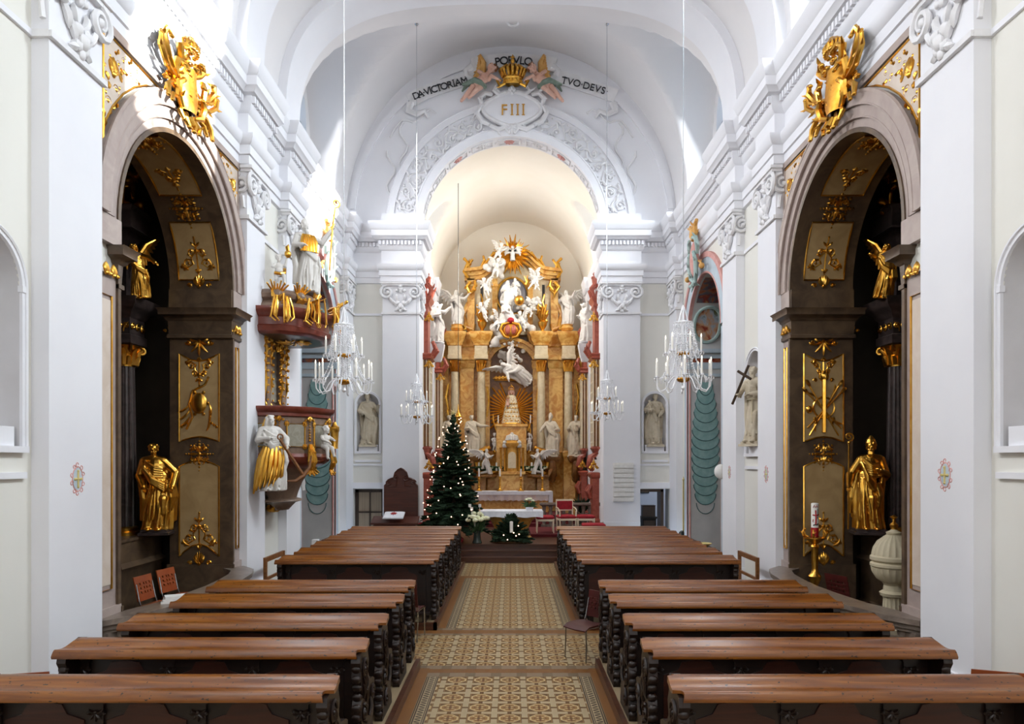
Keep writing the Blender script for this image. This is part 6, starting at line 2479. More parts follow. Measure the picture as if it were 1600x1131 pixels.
# madonna
t = thing('robed_statue', 'small crowned figure in a spotted cream robe before golden rays', 'statue', (ax(799), AY - .05, az(663)))
z1 = lambda py: az(py) - az(663)
b = B().lathe([(.36, .0), (.37, .06), (.33, .25), (.26, .6), (.20, .95), (.15, 1.08), (.06, 1.12)], 40, fl=lambda a, k, r, z: r * (1 + .04 * sin(9 * a) * (1 - k)), sy=.6)
obj('robe', b, M['brocade'], t)
b = B()
head(b, (0, -.05, 1.24), 0, .1, 1.7, False, 'long')
head(b, (-.14, -.2, .92), .3, 0, 1.2)
b.cap((-.14, -.18, .72), (-.14, -.18, .84), .07, .05)
obj('heads', b, M['skin'], t)
b = B()
for cx, cy_, cz_, r in ((0, -.05, 1.31, .1), (-.14, -.2, .97, .065)):
    b.tube([(cx + r * cos(2 * pi * k / 12), cy_ + r * sin(2 * pi * k / 12), cz_) for k in range(12)], r * .2, 6, True)
    for k in range(8):
        a = 2 * pi * k / 8
        b.tube([(cx + r * cos(a), cy_ + r * sin(a), cz_), (cx + r * 1.1 * cos(a), cy_ + r * 1.1 * sin(a), cz_ + r * .7), (cx, cy_, cz_ + r * 1.7)], r * .13, 5)
    b.ball((cx, cy_, cz_ + r * 1.8), r * .25, 6, 5)
obj('crowns', b, M['gold'], t)
b = B()
for k in range(26):
    i, j = k % 5, k // 5
    a = -pi / 2 + (i - 2) * .42 + (.2 if j % 2 else 0)
    z = .12 + .16 * j
    r = .37 - .17 * z
    o_fan(b, lambda p, q, h=0.0, a=a, z=z, r=r: Vector(((r + h) * cos(a + p / r), .6 * (r + h) * sin(a + p / r), z + q)), (0, 0), .05, .008)
obj('gold_spots', b, M['gold'], t)
obj('hem', B().lathe([(.36, -.04), (.39, -.02), (.39, .02), (.36, .05)], 32, sy=.62), M['gold'], t)

# statues on the altar
K1 = dict(vox=.012)
SB = az(711.5)
statue('white_saint_statue', 'white saint with arm stretched to the right, beside the fir tree on the high altar', 'statue', robed(51, .03, ((.2, -.04, .72), (.34, -.14, .72)), **K1), M['creamwhite'], (ax(739), AY - .42, SB + .02), 1.5, .2, base=.15)
statue('white_saint_statue', 'white saint behind the top of the fir tree on the high altar', 'statue', robed(52, -.03, **K1), M['creamwhite'], (ax(702), AY - .42, SB + .02), 1.5, .2, base=.15)
statue('white_saint_statue', 'white bearded saint turning to the crowned figure, inner right of the high altar', 'statue', robed(53, .04, ((.18, -.03, .62), (.12, -.15, .62)), ((-.2, -.08, .70), (-.26, -.16, .60)), -.3, .1, 'mitre', True, **K1), M['creamwhite'], (ax(861), AY - .42, SB + .02), 1.5, -.2, base=.15)
statue('white_saint_statue', 'white saint in a cloak, outer right of the high altar', 'statue', robed(54, -.04, ((.18, -.06, .66), (.08, -.16, .72)), beard=True, **K1), M['creamwhite'], (ax(897), AY - .42, SB + .02), 1.5, -.3, base=.15)
for q, l in ((-1, 'left'), (1, 'right')):
    f = seated(56, ((.16, -.12, .66), (.05, -.24, .74)), ((-.16, -.12, .66), (-.05, -.24, .72)), 0, .014, kneel=True)
    t = statue('kneeling_angel_statue', 'white kneeling angel bowed before the tabernacle, %s side' % l, 'statue', f, M['white'], (ax(800 + q * 39), AY - .72, az(742)), 1.0, -q * 1.2)
    obj('base', B().molded(-.2, .2, -.3, .3, [(0, -.08), (.02, -.06), (.02, 0), (0, .02)]), M['brownmarble'], t)
    obj('wing', wing((.04, .1, .74), (.2, .4, .95)), M['white'], t)
    obj('wing', wing((-.04, .1, .74), (-.2, .4, .95)), M['white'], t)
    p = putto(58 + q, ((.18, -.05, .72), (.14, -.12, .92)), ((-.18, -.05, .62), (-.2, -.14, .56)), ((.08, -.06, .24), (.06, -.02, .04)), ((-.07, -.1, .26), (-.1, -.02, .06)), q * .5)
    t = statue('cherub_statue', 'white cherub lifting a golden candle branch %s of the robed figure' % l, 'statue', p, M['white'], (ax(800 + q * 27), AY - .30, az(705)), .70, -q * .5)
    obj('scroll_foot', B().tube([(0, .05, .04), (.0, .0, -.05), (-q * .2, .1, -.04)], [.1, .09, .05], 7), M['goldmatt'], t)
    acanthus_b = B()
    acanthus(acanthus_b, [(.14, -.14, .92), (.14, -.16, 1.1), (.10, -.16, 1.3), (.14, -.16, 1.5)], .035, 6, True, 4)
    obj('candle_branch', acanthus_b, M['gold'], t)
    obj('candle', B().lathe([(.03, 1.5), (.03, 1.9), (.005, 1.95)], 8, (.14, -.16, 0)), M['candle'], t)

# glory group floating out of the attic window
G = thing('glory_sculpture_group', 'white figures and clouds around a golden globe above the high altar arch', 'sculpture group', (ax(800), AY - .15, az(520)))
gx = lambda px: (px - 800) * KM
gz = lambda py: (520 - py) * KM


def gfig(name, fb, px, py, h, rot, m=None, dy=0.0):
    o = obj(name, fb, m or M['white'], G, 70)
    o.scale = (h, h, h)
    o.rotation_euler = rot
    o.location = (gx(px), dy, gz(py))
    return o


for sd, (px, py), sz, n in ((1, (795, 505), (.75, .5, .22), 18), (2, (772, 420), (.32, .4, .32), 12), (3, (818, 478), (.5, .4, .24), 13), (4, (782, 528), (.3, .5, .42), 13), (5, (790, 540), (.55, .5, .14), 12), (6, (838, 472), (.18, .2, .14), 14), (7, (765, 452), (.12, .2, .16), 12), (8, (818, 508), (.35, .4, .28), 11)):
    gfig('cloud', cloud(sd, (0, 0, 0), sz, n, .04), px, py, 1, (0, 0, 0), dy=.0)
sf = seated(61, ((.19, -.06, .66), (.30, -.18, .60)), vox=.018, beard=True)
gfig('seated_figure', sf, 789, 489, 1.2, (0, .1, .35), dy=-.1)
gfig('seated_figure', seated(62, beard=True, vox=.018), 808, 474, .95, (0, -.1, -.45), dy=.0)
gfig('flying_figure', robed(63, .04, ((.2, -.1, .8), (.3, -.2, .9)), vox=.018), 786, 512, 1.2, (0, .35, .4), dy=-.25)
gfig('flying_figure', robed(64, -.04, vox=.018), 805, 510, 1.0, (.3, -.6, 0), dy=-.3)
for px, py, r, k in ((774, 415, .3, 66), (764, 505, -.4, 67), (770, 520, .5, 68), (822, 520, -.3, 69), (828, 458, .4, 70), (844, 456, -.5, 71), (820, 498, .7, 72), (764, 470, -.2, 73), (772, 440, .2, 74)):
    o = gfig('cherub', putto(k, ((.19, -.06, .70), (.26, -.14, .82)), turn=r, vox=.02), px, py, .78, (.2, r, r * 1.5), dy=-.3)
    w = obj('wing', wing((.05, .08, .7), (.34, .14, .95), n=5, w=.06), M['white'], o)
    w = obj('wing', wing((-.05, .08, .7), (-.34, .14, .95), n=5, w=.06), M['white'], o)
gfig('golden_globe', B().ball((0, 0, 0), .19, 16, 10), 811, 476, 1, (0, 0, 0), M['gold'], -.55)
b = B()
for k in range(5):
    a = .2 + k * .45
    b.tube([(0, 0, 0), (.28 * cos(a), 0, .28 * sin(a))], [.05, .015], 5)
    b.tube([(0, 0, 0), (-.12 * cos(a), 0, -.12 * sin(a))], [.05, .015], 5)
gfig('gilded_star', b, 824, 441, 1, (0, 0, 0), M['gold'], .2)
b = B()
b.ball((0, 0, 0), (.30, .12, .27), 14, 10)
for q in (-1, 1):
    b.tube([(q * .05, -.06, .26), (q * .3, -.06, .2), (q * .38, -.05, 0), (q * .24, -.05, -.24), (q * .05, -.06, -.3)], [.05, .06, .06, .05, .05], 6)
arms = gfig('coat_of_arms', b, 798, 521, 1, (0, 0, 0), M['goldmatt'], -.55)
b = B().ball((-.11, -.08, 0), (.11, .08, .19), 10, 8).ball((.11, -.08, 0), (.11, .08, .19), 10, 8)
obj('red_fields', b, M['redmarble'], arms)
b = B().ball((0, -.05, .36), (.13, .1, .10), 10, 8).tube([(-.12, -.05, .29), (.12, -.05, .29)], .05, 6)
obj('crown', b, M['redplush'], arms)
t = statue('descending_angel_statue', 'white angel swooping down in the dark arch above the robed figure', 'statue', robed(77, .06, ((.22, -.06, .86), (.34, -.1, .98)), ((-.2, -.08, .7), (-.3, -.16, .66)), vox=.014, hair='long'), M['white'], (ax(826), AY + .12, az(596)), 1.45, 0)
t.rotation_euler = (.4, -1.05, .2)
obj('wing', wing((.05, .05, .74), (.55, .15, .9)), M['white'], t)
obj('wing', wing((-.05, .05, .74), (-.30, .15, 1.15)), M['white'], t)
o = obj('cloud_puff', cloud(14, (0, 0, 0), (.5, .3, .22), 14, .035), M['white'], loc=(ax(798), AY + .26, az(556)))
tag(o, 'white cloud below the coat of arms inside the altar arch', 'cloud sculpture')
for q, l in ((-1, 'left'), (1, 'right')):
    f = robed(80 + q, .05, ((.2, -.08, .76), (.3, -.15, .88)), ((-.2, -.06, .66), (-.16, -.18, .70)), -q * .4, .1, None, False, 'long', vox=.013)
    t = statue('adoring_angel_statue', 'large white winged angel on the %s end of the high altar cornice' % l, 'statue', f, M['white'], (ax(800 + q * 86), AY - .0, az(508)), 1.34, -q * .5)
    obj('wing', wing((.05, .08, .74), (.42, .2, 1.02)), M['white'], t)
    obj('wing', wing((-.05, .08, .74), (-.42, .2, 1.02)), M['white'], t)
    obj('base', B().lathe([(.14, -.17), (.19, -.1), (.15, -.03), (.17, .01)], 14), M['orangemarble'], t)
    t = thing('gilded_vase', 'gilded flower vase on the altar cornice, %s of the white glory' % l, 'vase', (ax(800.5 + q * 47), AY - .05, az(518)))
    b = B().lathe([(.1, 0), (.06, .06), (.16, .22), (.18, .34), (.1, .42), (.13, .46)], 14)
    obj('body', b, M['gold'], t)
    b = B()
    for k in range(10):
        a = 2 * pi * k / 10
        acanthus(b, [(.08 * cos(a), .08 * sin(a), .44), (.16 * cos(a), .16 * sin(a), .62), (.2 * cos(a + .4), .2 * sin(a + .4), .76 + .1 * (k % 3))], .05, 6, True, k)
    obj('bouquet', b, M['goldmatt'], t)

# red reliquary cabinets on the sanctuary walls
for s in (-1, 1):
    for y, zt, hh, nmx in ((22.4, 7.75, 3.2, 'nearer'), (25.9, 7.1, 2.9, 'farther')):
        t = thing('reliquary_cabinet', 'red marbled glazed relic cabinet on the %s sanctuary wall, the %s one' % (SIDE[s], nmx), 'cabinet', (s * 2.88, y, .42))
        X = lambda u: -s * u
        def mo(b, u1, y0, y1, pr):
            p, q = sorted((X(.13), X(u1)))
            return b.molded(p, q, y0, y1, pr)
        Z = lambda z: z - .42
        b = B()
        mo(b, .34, -.35, .35, [(.05, 0), (.05, .3), (0, .35), (0, 1.6), (.05, 1.66), (.08, 1.75), (0, 1.8)])
        obj('pedestal', b, M['redmarble'], t)
        b = B()
        mo(b, .26, -.3, .3, [(0, Z(5.9) - hh * .0), (0, Z(zt) - .35), (.05, Z(zt) - .3), (.03, Z(zt) - .2), (.1, Z(zt) - .1), (.12, Z(zt) - .02), (0, Z(zt))])
        mo(b, .34, -.4, .4, [(0, Z(5.75)), (.06, Z(5.8)), (.02, Z(5.86)), (.07, Z(5.92)), (0, Z(5.96))])
        obj('upper_pilaster', b, M['redmarble'], t)
        b = B()
        mo(b, .3, -.32, .32, [(-.12, 2.2), (0, 2.5), (.04, 2.56), (0, 2.62)])
        obj('corbel', b, M['redmarble'], t)
        b = B()
        mo(b, .30, -.34, .34, [(0, 2.62), (0, Z(5.75))])
        c = obj('case', b, M['brownmarble'], t)
        b = B()
        for k in range(9):
            z = 2.75 + k * (Z(5.75) - 2.8) / 8
            mo(b, .325, -.33, .33, [(0, z - .02), (0, z + .02)])
        for yy in (-.32, -.11, .11, .32):
            b.box(*sorted((X(.28), X(.33))), yy - .018, yy + .018, 2.62, Z(5.75))
        for xx in (.02, .12, .22, .31):
            b.box(*sorted((X(xx - .012), X(xx + .012))), -.36, -.33, 2.62, Z(5.75))
        obj('glazing_bars', b, M['ivory'], c)
        for pts in ([(.3, 1.85), (.42, 2.0), (.36, 2.3), (.2, 2.4)], [(.28, Z(zt)), (.36, Z(zt) + .25), (.2, Z(zt) + .45), (.26, Z(zt) + .7)], [(.38, Z(5.9)), (.5, Z(6.1)), (.42, Z(6.3))], [(.36, 1.4), (.46, 1.2), (.38, 1.0)], [(.15, Z(zt)), (.1, Z(zt) + .4), (.2, Z(zt) + .6)]):
            for yy in (-.25, .2):
                b = B()
                acanthus(b, [(X(a), yy, z) for a, z in pts], .07, 7, True, len(pts))
                obj('carved_scroll', b, M['redmarble'], t)
        for z in (1.9, Z(5.5), Z(zt) - .8):
            b = B()
            o_tri(b, frame((X(.3), -.345, z), (1, 0, 0), (0, 0, 1), (0, -1, 0)), (0, 0), .22, .018)
            obj('gilded_ornament', b, M['gold'], t)
    f = robed(90 + s, .05, ((.2, -.08, .78), (.3, -.16, .9)), turn=.3, vox=.014, hair='long')
    t = statue('wall_angel_statue', 'white winged angel on a bracket high on the %s sanctuary wall' % SIDE[s], 'statue', f, M['white'], (s * 2.48, 23.6, 6.55), 1.35, -s * 1.0)
    obj('wing', wing((.05, .08, .74), (.45, .2, 1.05)), M['white'], t)
    obj('wing', wing((-.05, .08, .74), (-.45, .2, 1.05)), M['white'], t)
    obj('base', B().lathe([(.17, -.03), (.18, 0), (.15, .012)], 14), M['stucco'], t)
    # leafy bracket plate tying it to the wall
    o = obj('stucco_drop', B().molded(*sorted((s * 2.84, s * 2.30)), 23.45, 23.75, [(-.06, 5.9), (0, 6.1), (.05, 6.4), (.06, 6.48), (0, 6.5)]), M['stucco'])
    tag(o, 'white stucco bracket under the wall angel on the %s sanctuary wall' % SIDE[s], 'bracket')

# ================================================================== banner, crown and angels over the triumphal arch
def letters(text, path, size, b, Fm, h):
    """flat raised capitals along a pixel path; Fm maps metres on the wall"""
    cu = bpy.data.curves.new('tmp', 'FONT')
    n = len(text)
    adv = []
    for ch in text:
        adv.append({'I': .42, '·': .4, ' ': .35, 'M': 1.1, 'V': .9, 'T': .85, 'L': .8, 'P': .85, 'S': .8, 'E': .8, 'O': 1.05, 'D': 1.0, 'F': .8}.get(ch, .95))
    tot = sum(adv)
    dg = None
    acc = 0
    for ch, w in zip(text, adv):
        t = (acc + w / 2) / tot
        acc += w
        p = path(t)
        d = path(min(1, t + .02)) - path(max(0, t - .02))
        a = atan2(d.y, d.x)
        cu.body = ch
        cu.size = size
        cu.align_x = 'CENTER'
        cu.extrude = .012
        o = bpy.data.objects.new('tmp', cu)
        COL.objects.link(o)
        dg = bpy.context.evaluated_depsgraph_get()
        me = bpy.data.meshes.new_from_object(o.evaluated_get(dg))
        bpy.data.objects.remove(o)
        vs = []
        for v in me.vertices:
            x, y = v.co.x, v.co.y - size * .35
            vs.append(Fm(p.x + x * cos(a) - y * sin(a), p.y + x * sin(a) + y * cos(a), h + v.co.z))
        b.add(vs, [tuple(pl.vertices) for pl in me.polygons])
        # serifs
        for q in (-1, 1):
            ww = {'I': .16, 'T': .16, 'V': .0, 'O': 0, 'D': 0, 'S': 0, 'A': .42, 'M': .5}.get(ch, 0)
            if ww:
                for e in ((-1, 1) if ch in 'AM' else (0,)):
                    cx, cy = e * ww * .5 * size * .95, q * size * .345
                    if q > 0 and ch in 'A':
                        continue
                    hw = .10 * size
                    pts = [(cx - hw, cy - .02 * size), (cx + hw, cy - .02 * size), (cx + hw, cy + .02 * size), (cx - hw, cy + .02 * size)]
                    fpoly(b, Fm, [(p.x + x * cos(a) - y * sin(a), p.y + x * sin(a) + y * cos(a)) for x, y in pts], h - .01, h + .012)
        bpy.data.meshes.remove(me)


KW = 19.6 / FPX
wx = lambda px: (px - VX) * KW
wz = lambda py: CAMZ + (VY - py) * KW


def bez(p0, p1, p2):
    p0, p1, p2 = [Vector((wx(a), wz(c))) for a, c in (p0, p1, p2)]
    return lambda t: p0 * (1 - t) ** 2 + p1 * 2 * t * (1 - t) + p2 * t * t


FWL = lambda a, q, h=0.0: Vector((a, YW - h, q))
BN = thing('inscribed_banner', 'curling white stucco banner lettered in black above the triumphal arch', 'banner', (0, YW, wz(120)))


def ribbon(path, hw, h0, wav=0.0):
    b = B()
    rows = []
    for i in range(21):
        t = i / 20
        p = path(t)
        d = (path(min(1, t + .02)) - path(max(0, t - .02))).normalized()
        n = Vector((-d.y, d.x))
        hh = h0 + wav * sin(t * 7)
        u, l = p + n * hw, p - n * hw
        rows.append([FWL(l.x, l.y, hh - .03), FWL(l.x, l.y, hh + .02), FWL(p.x, p.y, hh + .0), FWL(u.x, u.y, hh + .02), FWL(u.x, u.y, hh - .03)])
    b.sheet(rows, True)
    b.f.append((4, 3, 2, 1, 0))
    o = len(b.v)
    b.f.append((o - 5, o - 4, o - 3, o - 2, o - 1))
    return b


segs = [(bez((640, 160), (680, 136), (742, 122)), bez((647, 153), (682, 139), (731, 127)), 'DA·VICTORIAM'), (bez((738, 105), (801, 90), (868, 105)), bez((773, 101), (802, 94), (831, 101)), 'POPVLO'), (bez((864, 120), (915, 134), (962, 152)), bez((877, 127), (915, 135), (950, 146)), 'TVO·DEVS·')]
for i, (rb, lp, txt) in enumerate(segs):
    lt = B()
    wob('ribbon', ribbon(rb, 10.5 * KW, .10 if i == 1 else .06, .01), M['stucco'], BN)
    letters(txt, lp, .31 if i == 1 else .27, lt, FWL, .125 if i == 1 else .085)
    wob('lettering', lt, M['letter'], BN, 180)
for q in (-1, 1):
    b = B()
    x = lambda d: wx(800 + q * d)
    b.tube([FWL(x(158), wz(162), .06), FWL(x(160), wz(176), .1), FWL(x(148), wz(182), .14), FWL(x(136), wz(176), .1), FWL(x(130), wz(186), .05)], [.12, .10, .09, .08, .04], 6, flat=.45)
    wob('curled_end', b, M['stucco'], BN)
    b = B().tube([FWL(x(62), wz(106), .09), FWL(x(72), wz(112), .05), FWL(x(70), wz(122), .08), FWL(x(60), wz(126), .05)], [.12, .10, .09, .05], 6, flat=.45)
    wob('curled_end', b, M['stucco'], BN)

CT = thing('stucco_cartouche', 'white scrolled stucco cartouche lettered FIII in gold at the arch crown', 'cartouche', (wx(800), YW, wz(176)))
b = B()
rows = []
n = 40
rim = []
for k in range(n):
    a = 2 * pi * k / n
    r = 1 + .10 * cos(4 * a) * .5 + .05 * cos(2 * a)
    rim.append((wx(800) + 41 * KW * r * cos(a), wz(174) + 26 * KW * r * sin(a)))
c0_ = Vector((wx(800), wz(174)))
for t, h in ((0.02, .2), (.5, .19), (.85, .16), (1.0, .12), (1.0, -.02)):
    rows.append([FWL(c0_.x + (p[0] - c0_.x) * t, c0_.y + (p[1] - c0_.y) * t, h) for p in rim])
b.sheet(rows, True)
wob('field', b, M['plaster'], CT)
b = B()
line(b, FWL, rim, .06, .10, 7, True)
for q in (-1, 1):
    for pts in ([(30, 152), (42, 150), (50, 158), (46, 168), (40, 164)], [(48, 170), (54, 180), (46, 194), (36, 198)], [(10, 148), (20, 152), (28, 146), (24, 140)], [(34, 200), (22, 206), (10, 202), (4, 210)]):
        acanthus(b, [FWL(wx(800 + q * a), wz(c), .14) for a, c in pts], .065, 7, True, len(pts))
o_fan(b, lambda a, c, h=0.0: FWL(wx(800) + a, wz(150) + c, h + .14), (0, 0), .22, .03)
o_fan(b, lambda a, c, h=0.0: FWL(wx(800) + a, wz(202) + c, h + .14), (0, 0), .2, .03, -1)
wob('scroll_frame', b, M['stucco'], CT)
b = B()
letters('FIII', bez((780, 177), (800, 177), (822, 177)), .42, b, FWL, .21)
wob('gilt_letters', b, M['goldpaint'], CT, 180)

CR = thing('crown_ornament', 'large gilded crown held over the lettered cartouche', 'crown', (wx(801), YW - .22, wz(139)))
CR.scale = (.70, .70, .80)
b = B().lathe([(.30, 0), (.33, .04), (.36, .16), (.40, .2), (.38, .26)], 24, sy=.6)
wob_k = obj('circlet', b, M['gold'], CR)
b = B()
for k in range(9):
    a = pi * (1 + k / 8.0)
    b.tube([(.38 * cos(a), .22 * sin(a), .24), (.50 * cos(a), .28 * sin(a), .48), (.34 * cos(a), .2 * sin(a), .60), (.05 * cos(a), .03 * sin(a), .52)], [.05, .07, .06, .03], 7)
    b.ball((.44 * cos(a), .26 * sin(a), .36), .06, 7, 6)
    b.ball((.36 * cos(a), .22 * sin(a), .10), .04, 7, 6)
b.ball((0, -.05, .5), (.16, .12, .22), 10, 8)
b.ball((0, -.05, .78), .09, 8, 6)
b.tube([(0, -.05, .8), (0, -.05, 1.0)], .03, 5).tube([(-.08, -.05, .92), (.08, -.05, .92)], .03, 5)
for q in (-1, 1):
    acanthus(b, [(q * .3, -.1, .0), (q * .5, -.12, -.1), (q * .6, -.12, .08), (q * .48, -.1, .1)], .06, 7, True, 2)
obj('arches', b, M['gold'], CR)

for q, l in ((-1, 'left'), (1, 'right')):
    t = thing('painted_angel', 'painted stucco angel with ochre wings holding the crown from the %s' % l, 'angel', (wx(800 + q * 70), YW - .30, wz(163)))
    t.scale = (1.2, 1.2, 1.2)
    p = putto(100 + q, ((.14, -.12, .72), (.30, -.16, .74)), ((-.17, -.05, .64), (-.02, -.2, .60)), ((.10, -.14, .26), (.02, .02, .06)), ((-.06, -.02, .18), (-.07, .03, -.10)), .35, .011)
    if q > 0:
        for i, (x, y, z) in enumerate(p.v):
            p.v[i] = (-x, y, z)
    body = obj('body', p, M['skin'], t, 70)
    hb = B()
    for k in range(14):
        a = 2.4 * k
        hb.ball((.085 * cos(a), .02 + .06 * sin(a) * .6, .93 + .035 * (k % 3)), .035, 7, 5)
    hair_ = obj('hair', hb, M['hair'], t)
    db = B().tube([(.14, .05, .50), (.05, -.13, .44), (-.08, -.12, .40), (-.18, .0, .34), (-.3, .05, .2)], [.05, .06, .07, .06, .03], 7)
    db.tube([(-.12, .04, .42), (-.22, .05, .26), (-.2, .04, .08)], [.06, .05, .02], 7)
    if q > 0:
        for i, (x, y, z) in enumerate(db.v):
            db.v[i] = (-x, y, z)
    cl_ = obj('green_cloth', db, M['green'], t)
    w1 = wing((.06 * q, .06, .66), (.46 * q, .12, 1.02), n=9, w=.075)
    w1 = obj('wing', w1, M['ochre'], t)
    w2 = obj('wing', wing((.02 * q, .08, .66), (.30 * q, .16, .80), n=8, w=.07), M['ochre'], t)
    for o in (body, hair_, cl_, w1, w2):
        o.scale = (1.0, 1.0, 1.0)
        o.rotation_euler = (0, -q * radians(40), 0)


# ================================================================== niche statues
statue('stone_statue', 'weathered stone saint in the shell niche left of the chancel', 'statue', robed(111, .035, ((.19, -.02, .66), (.2, -.12, .74)), ((-.18, -.05, .66), (-.06, -.16, .60)), .3, .1, 'crown', True), M['stone'], (-3.99, 19.72, 3.045), 1.42, 0, base=.15)
f = robed(112, -.04, ((.18, -.03, .66), (.08, -.15, .58)), ((-.18, -.06, .68), (-.1, -.17, .68)), -.2, .15, 'crown', False)
st = statue('stone_statue', 'weathered crowned stone woman with child in the shell niche right of the chancel', 'statue', f, M['stone'], (3.99, 19.72, 3.045), 1.42, .1, base=.15)
ch_ = obj('child', putto(113, turn=.5), M['stone'], st, 70)
ch_.location, ch_.scale = (-.13, -.14, .60), (.26, .26, .26)
f = robed(114, .02, ((.18, -.04, .64), (.06, -.16, .62)), ((-.17, -.08, .66), (-.1, -.2, .64)), .4, .2, None, True, 'short', sash=False, wide=.85)
st = statue('friar_statue', 'cream stone friar holding a dark cross in the niche of the right pier', 'statue', f, M['stone'], (4.60, 13.32, 2.935), 1.45, -1.0, base=.13)
b = B().tube([(-.16, -.24, .50), (.1, -.24, .98)], .018, 6).tube([(-.06, -.25, .92), (.14, -.25, .80)], .018, 6)
obj('cross', b, M['trunk'], st)
b = B().tube([(.1 * cos(a), .085 * sin(a), .56) for a in [2 * pi * k / 16 for k in range(16)]], .014, 6, True).tube([(.04, -.1, .55), (.05, -.12, .25)], .01, 5)
obj('rope_belt', b, M['font'], st)


# ================================================================== fir tree, greenery
def spray(b, p, d, L, rnd, w=.012, twig=5, droop=.12):
    """one fir branch: a stem with paired needle-covered twigs"""
    p, d = Vector(p), Vector(d).normalized()
    side = d.cross(Vector((0, 0, 1)))
    side = side.normalized() if side.length > .05 else Vector((1, 0, 0))
    q = [p + d * L * t - Vector((0, 0, droop * L * t * t)) for t in (0, .35, .7, 1)]
    b.tube(q, [w * 1.6, w * 2.2, w * 1.8, w * .4], 4, flat=.6)
    for i in range(twig):
        t = .18 + .78 * i / twig
        o = p + d * L * t - Vector((0, 0, droop * L * t * t))
        l = L * (.46 - .30 * t) * rnd.uniform(.8, 1.2)
        for s in (-1, 1):
            e = (d * .75 + side * s * .8 + Vector((0, 0, rnd.uniform(-.25, .15)))).normalized()
            b.tube([o, o + e * l * .55, o + e * l], [w * 1.4, w * 1.9, w * .3], 4, flat=.6)


def fir(root, H, R, seed, levels=26, name='foliage'):
    rnd = random.Random(seed)
    b = B()
    for i in range(levels):
        k = i / (levels - 1)
        z = .14 * H + .82 * H * k
        r = R * (1 - k) ** .85 + .05
        n = int(15 - 8 * k)
        for j in range(n):
            a = 2 * pi * (j + rnd.random() * .8) / n
            L = r * rnd.uniform(.7, 1.15)
            spray(b, (0, 0, z + rnd.uniform(-.06, .06)), (cos(a), sin(a), .12 + .5 * k + rnd.uniform(-.1, .1)), L, rnd, .013 + .004 * (1 - k), 7, .35 * (1 - k))
    spray(b, (0, 0, .94 * H), (0.02, 0, 1), .08 * H, rnd, .012, 4, 0)
    return obj(name, b, M['needle'], root)


T = thing('christmas_tree', 'tall fir tree with small warm lights left of the altar', 'tree', (-1.56, 18.95, .42))
fir(T, 3.42, .90, 5)
obj('trunk', B().lathe([(.09, 0), (.07, 1.0), (.02, 3.3)], 10), M['trunk'], T)
obj('stand', B().molded(-.2, .2, -.2, .2, [(.06, 0), (.06, .05), (0, .1), (-.05, .3)]), M['redplush'], T)
rnd = random.Random(9)
for i in range(74):
    k = (i + .5) / 74
    z = .35 + 2.98 * k
    a = -pi / 2 + rnd.uniform(-1.9, 1.9)
    r = (.92 * (1 - (z - .45) / 3.3) ** .85 if z > .45 else .9) * rnd.uniform(.8, 1.05) + .05
    o = obj('fairy_light', B().ball((0, 0, 0), .016, 6, 5), M['bulb'], T)
    o.location = (r * cos(a), r * sin(a), z + .0)
b = B()
for k in range(8):
    a = 2 * pi * k / 8
    b.tube([(0, 0, 3.46), (.12 * cos(a), 0, 3.46 + .12 * sin(a))], [.018, .004], 5)
obj('straw_star', b, M['bowl'], T)

A = thing('advent_greenery', 'cone of fir branches with white candle on the chancel steps', 'greenery', (.0, 18.62, .42))
rnd = random.Random(4)
b = B()
for i in range(90):
    k = rnd.random() ** 1.4
    a = rnd.uniform(0, 2 * pi)
    spray(b, (0, 0, .04 + .45 * k), (cos(a) * (1 - k * .75), sin(a) * (1 - k * .75) * .55, .12 + 1.3 * k), (.62 - .25 * k) * rnd.uniform(.8, 1.1), rnd, .012, 6, .2)
for i in range(10):
    spray(b, (rnd.uniform(-.05, .05), 0, .2), (rnd.uniform(-.2, .2), -.1, 1), .6 * rnd.uniform(.8, 1.1), rnd, .013, 6, .0)
obj('foliage', b, M['needle'], A)
obj('candle', B().lathe([(.045, .30), (.045, .58), (.01, .59)], 12, (.0, -.28, 0)), M['candle'], A)
for x, z in ((-.2, .24), (-.1, .12), (.12, .22), (.2, .26), (.06, .30), (.18, .48)):
    obj('fairy_light', B().ball((x, -.36, z), .017, 6, 5), M['bulb'], A)

V = thing('flower_vase', 'glass vase of cream roses between fir tree and altar', 'flowers', (-.90, 18.5, .42))
obj('vase', B().lathe([(.12, 0), (.13, .02), (.10, .1), (.09, .25), (.11, .34)], 18), M['vase'], V)
rnd = random.Random(6)
b = B()
for i in range(60):
    a = rnd.uniform(0, 2 * pi)
    e = Vector((cos(a) * rnd.uniform(.1, .28), sin(a) * rnd.uniform(.1, .24), rnd.uniform(.3, .72)))
    b.tube([(0, 0, .28), e * .6 + Vector((0, 0, .12)), e], [.012, .03, .006], 5, flat=.4)
obj('leaves', b, M['leaf'], V)
for i in range(17):
    a = 2.4 * i
    r = .06 + .20 * sqrt(i / 17)
    c = Vector((r * cos(a) * 1.15, r * sin(a) - .06, .80 - r * .6 + rnd.uniform(-.04, .05)))
    b = B().ball(c, (.065, .065, .055), 9, 7)
    for k in range(5):
        g = 2 * pi * k / 5
        b.ball(c + Vector((.04 * cos(g), .04 * sin(g), .0)), (.04, .04, .045), 7, 5)
    obj('rose', b, M['petal'], V)
b = B()
for x, z in ((-.18, 1.0), (-.13, .92), (.08, 1.0), (-.05, .72)):
    b.box(x - .035, x + .035, -.2, -.17, z - .04, z + .04)
    b.tube([(x, -.185, z), (x * .3, -.1, .45)], .006, 4)
obj('paper_tags', b, M['paper'], V)

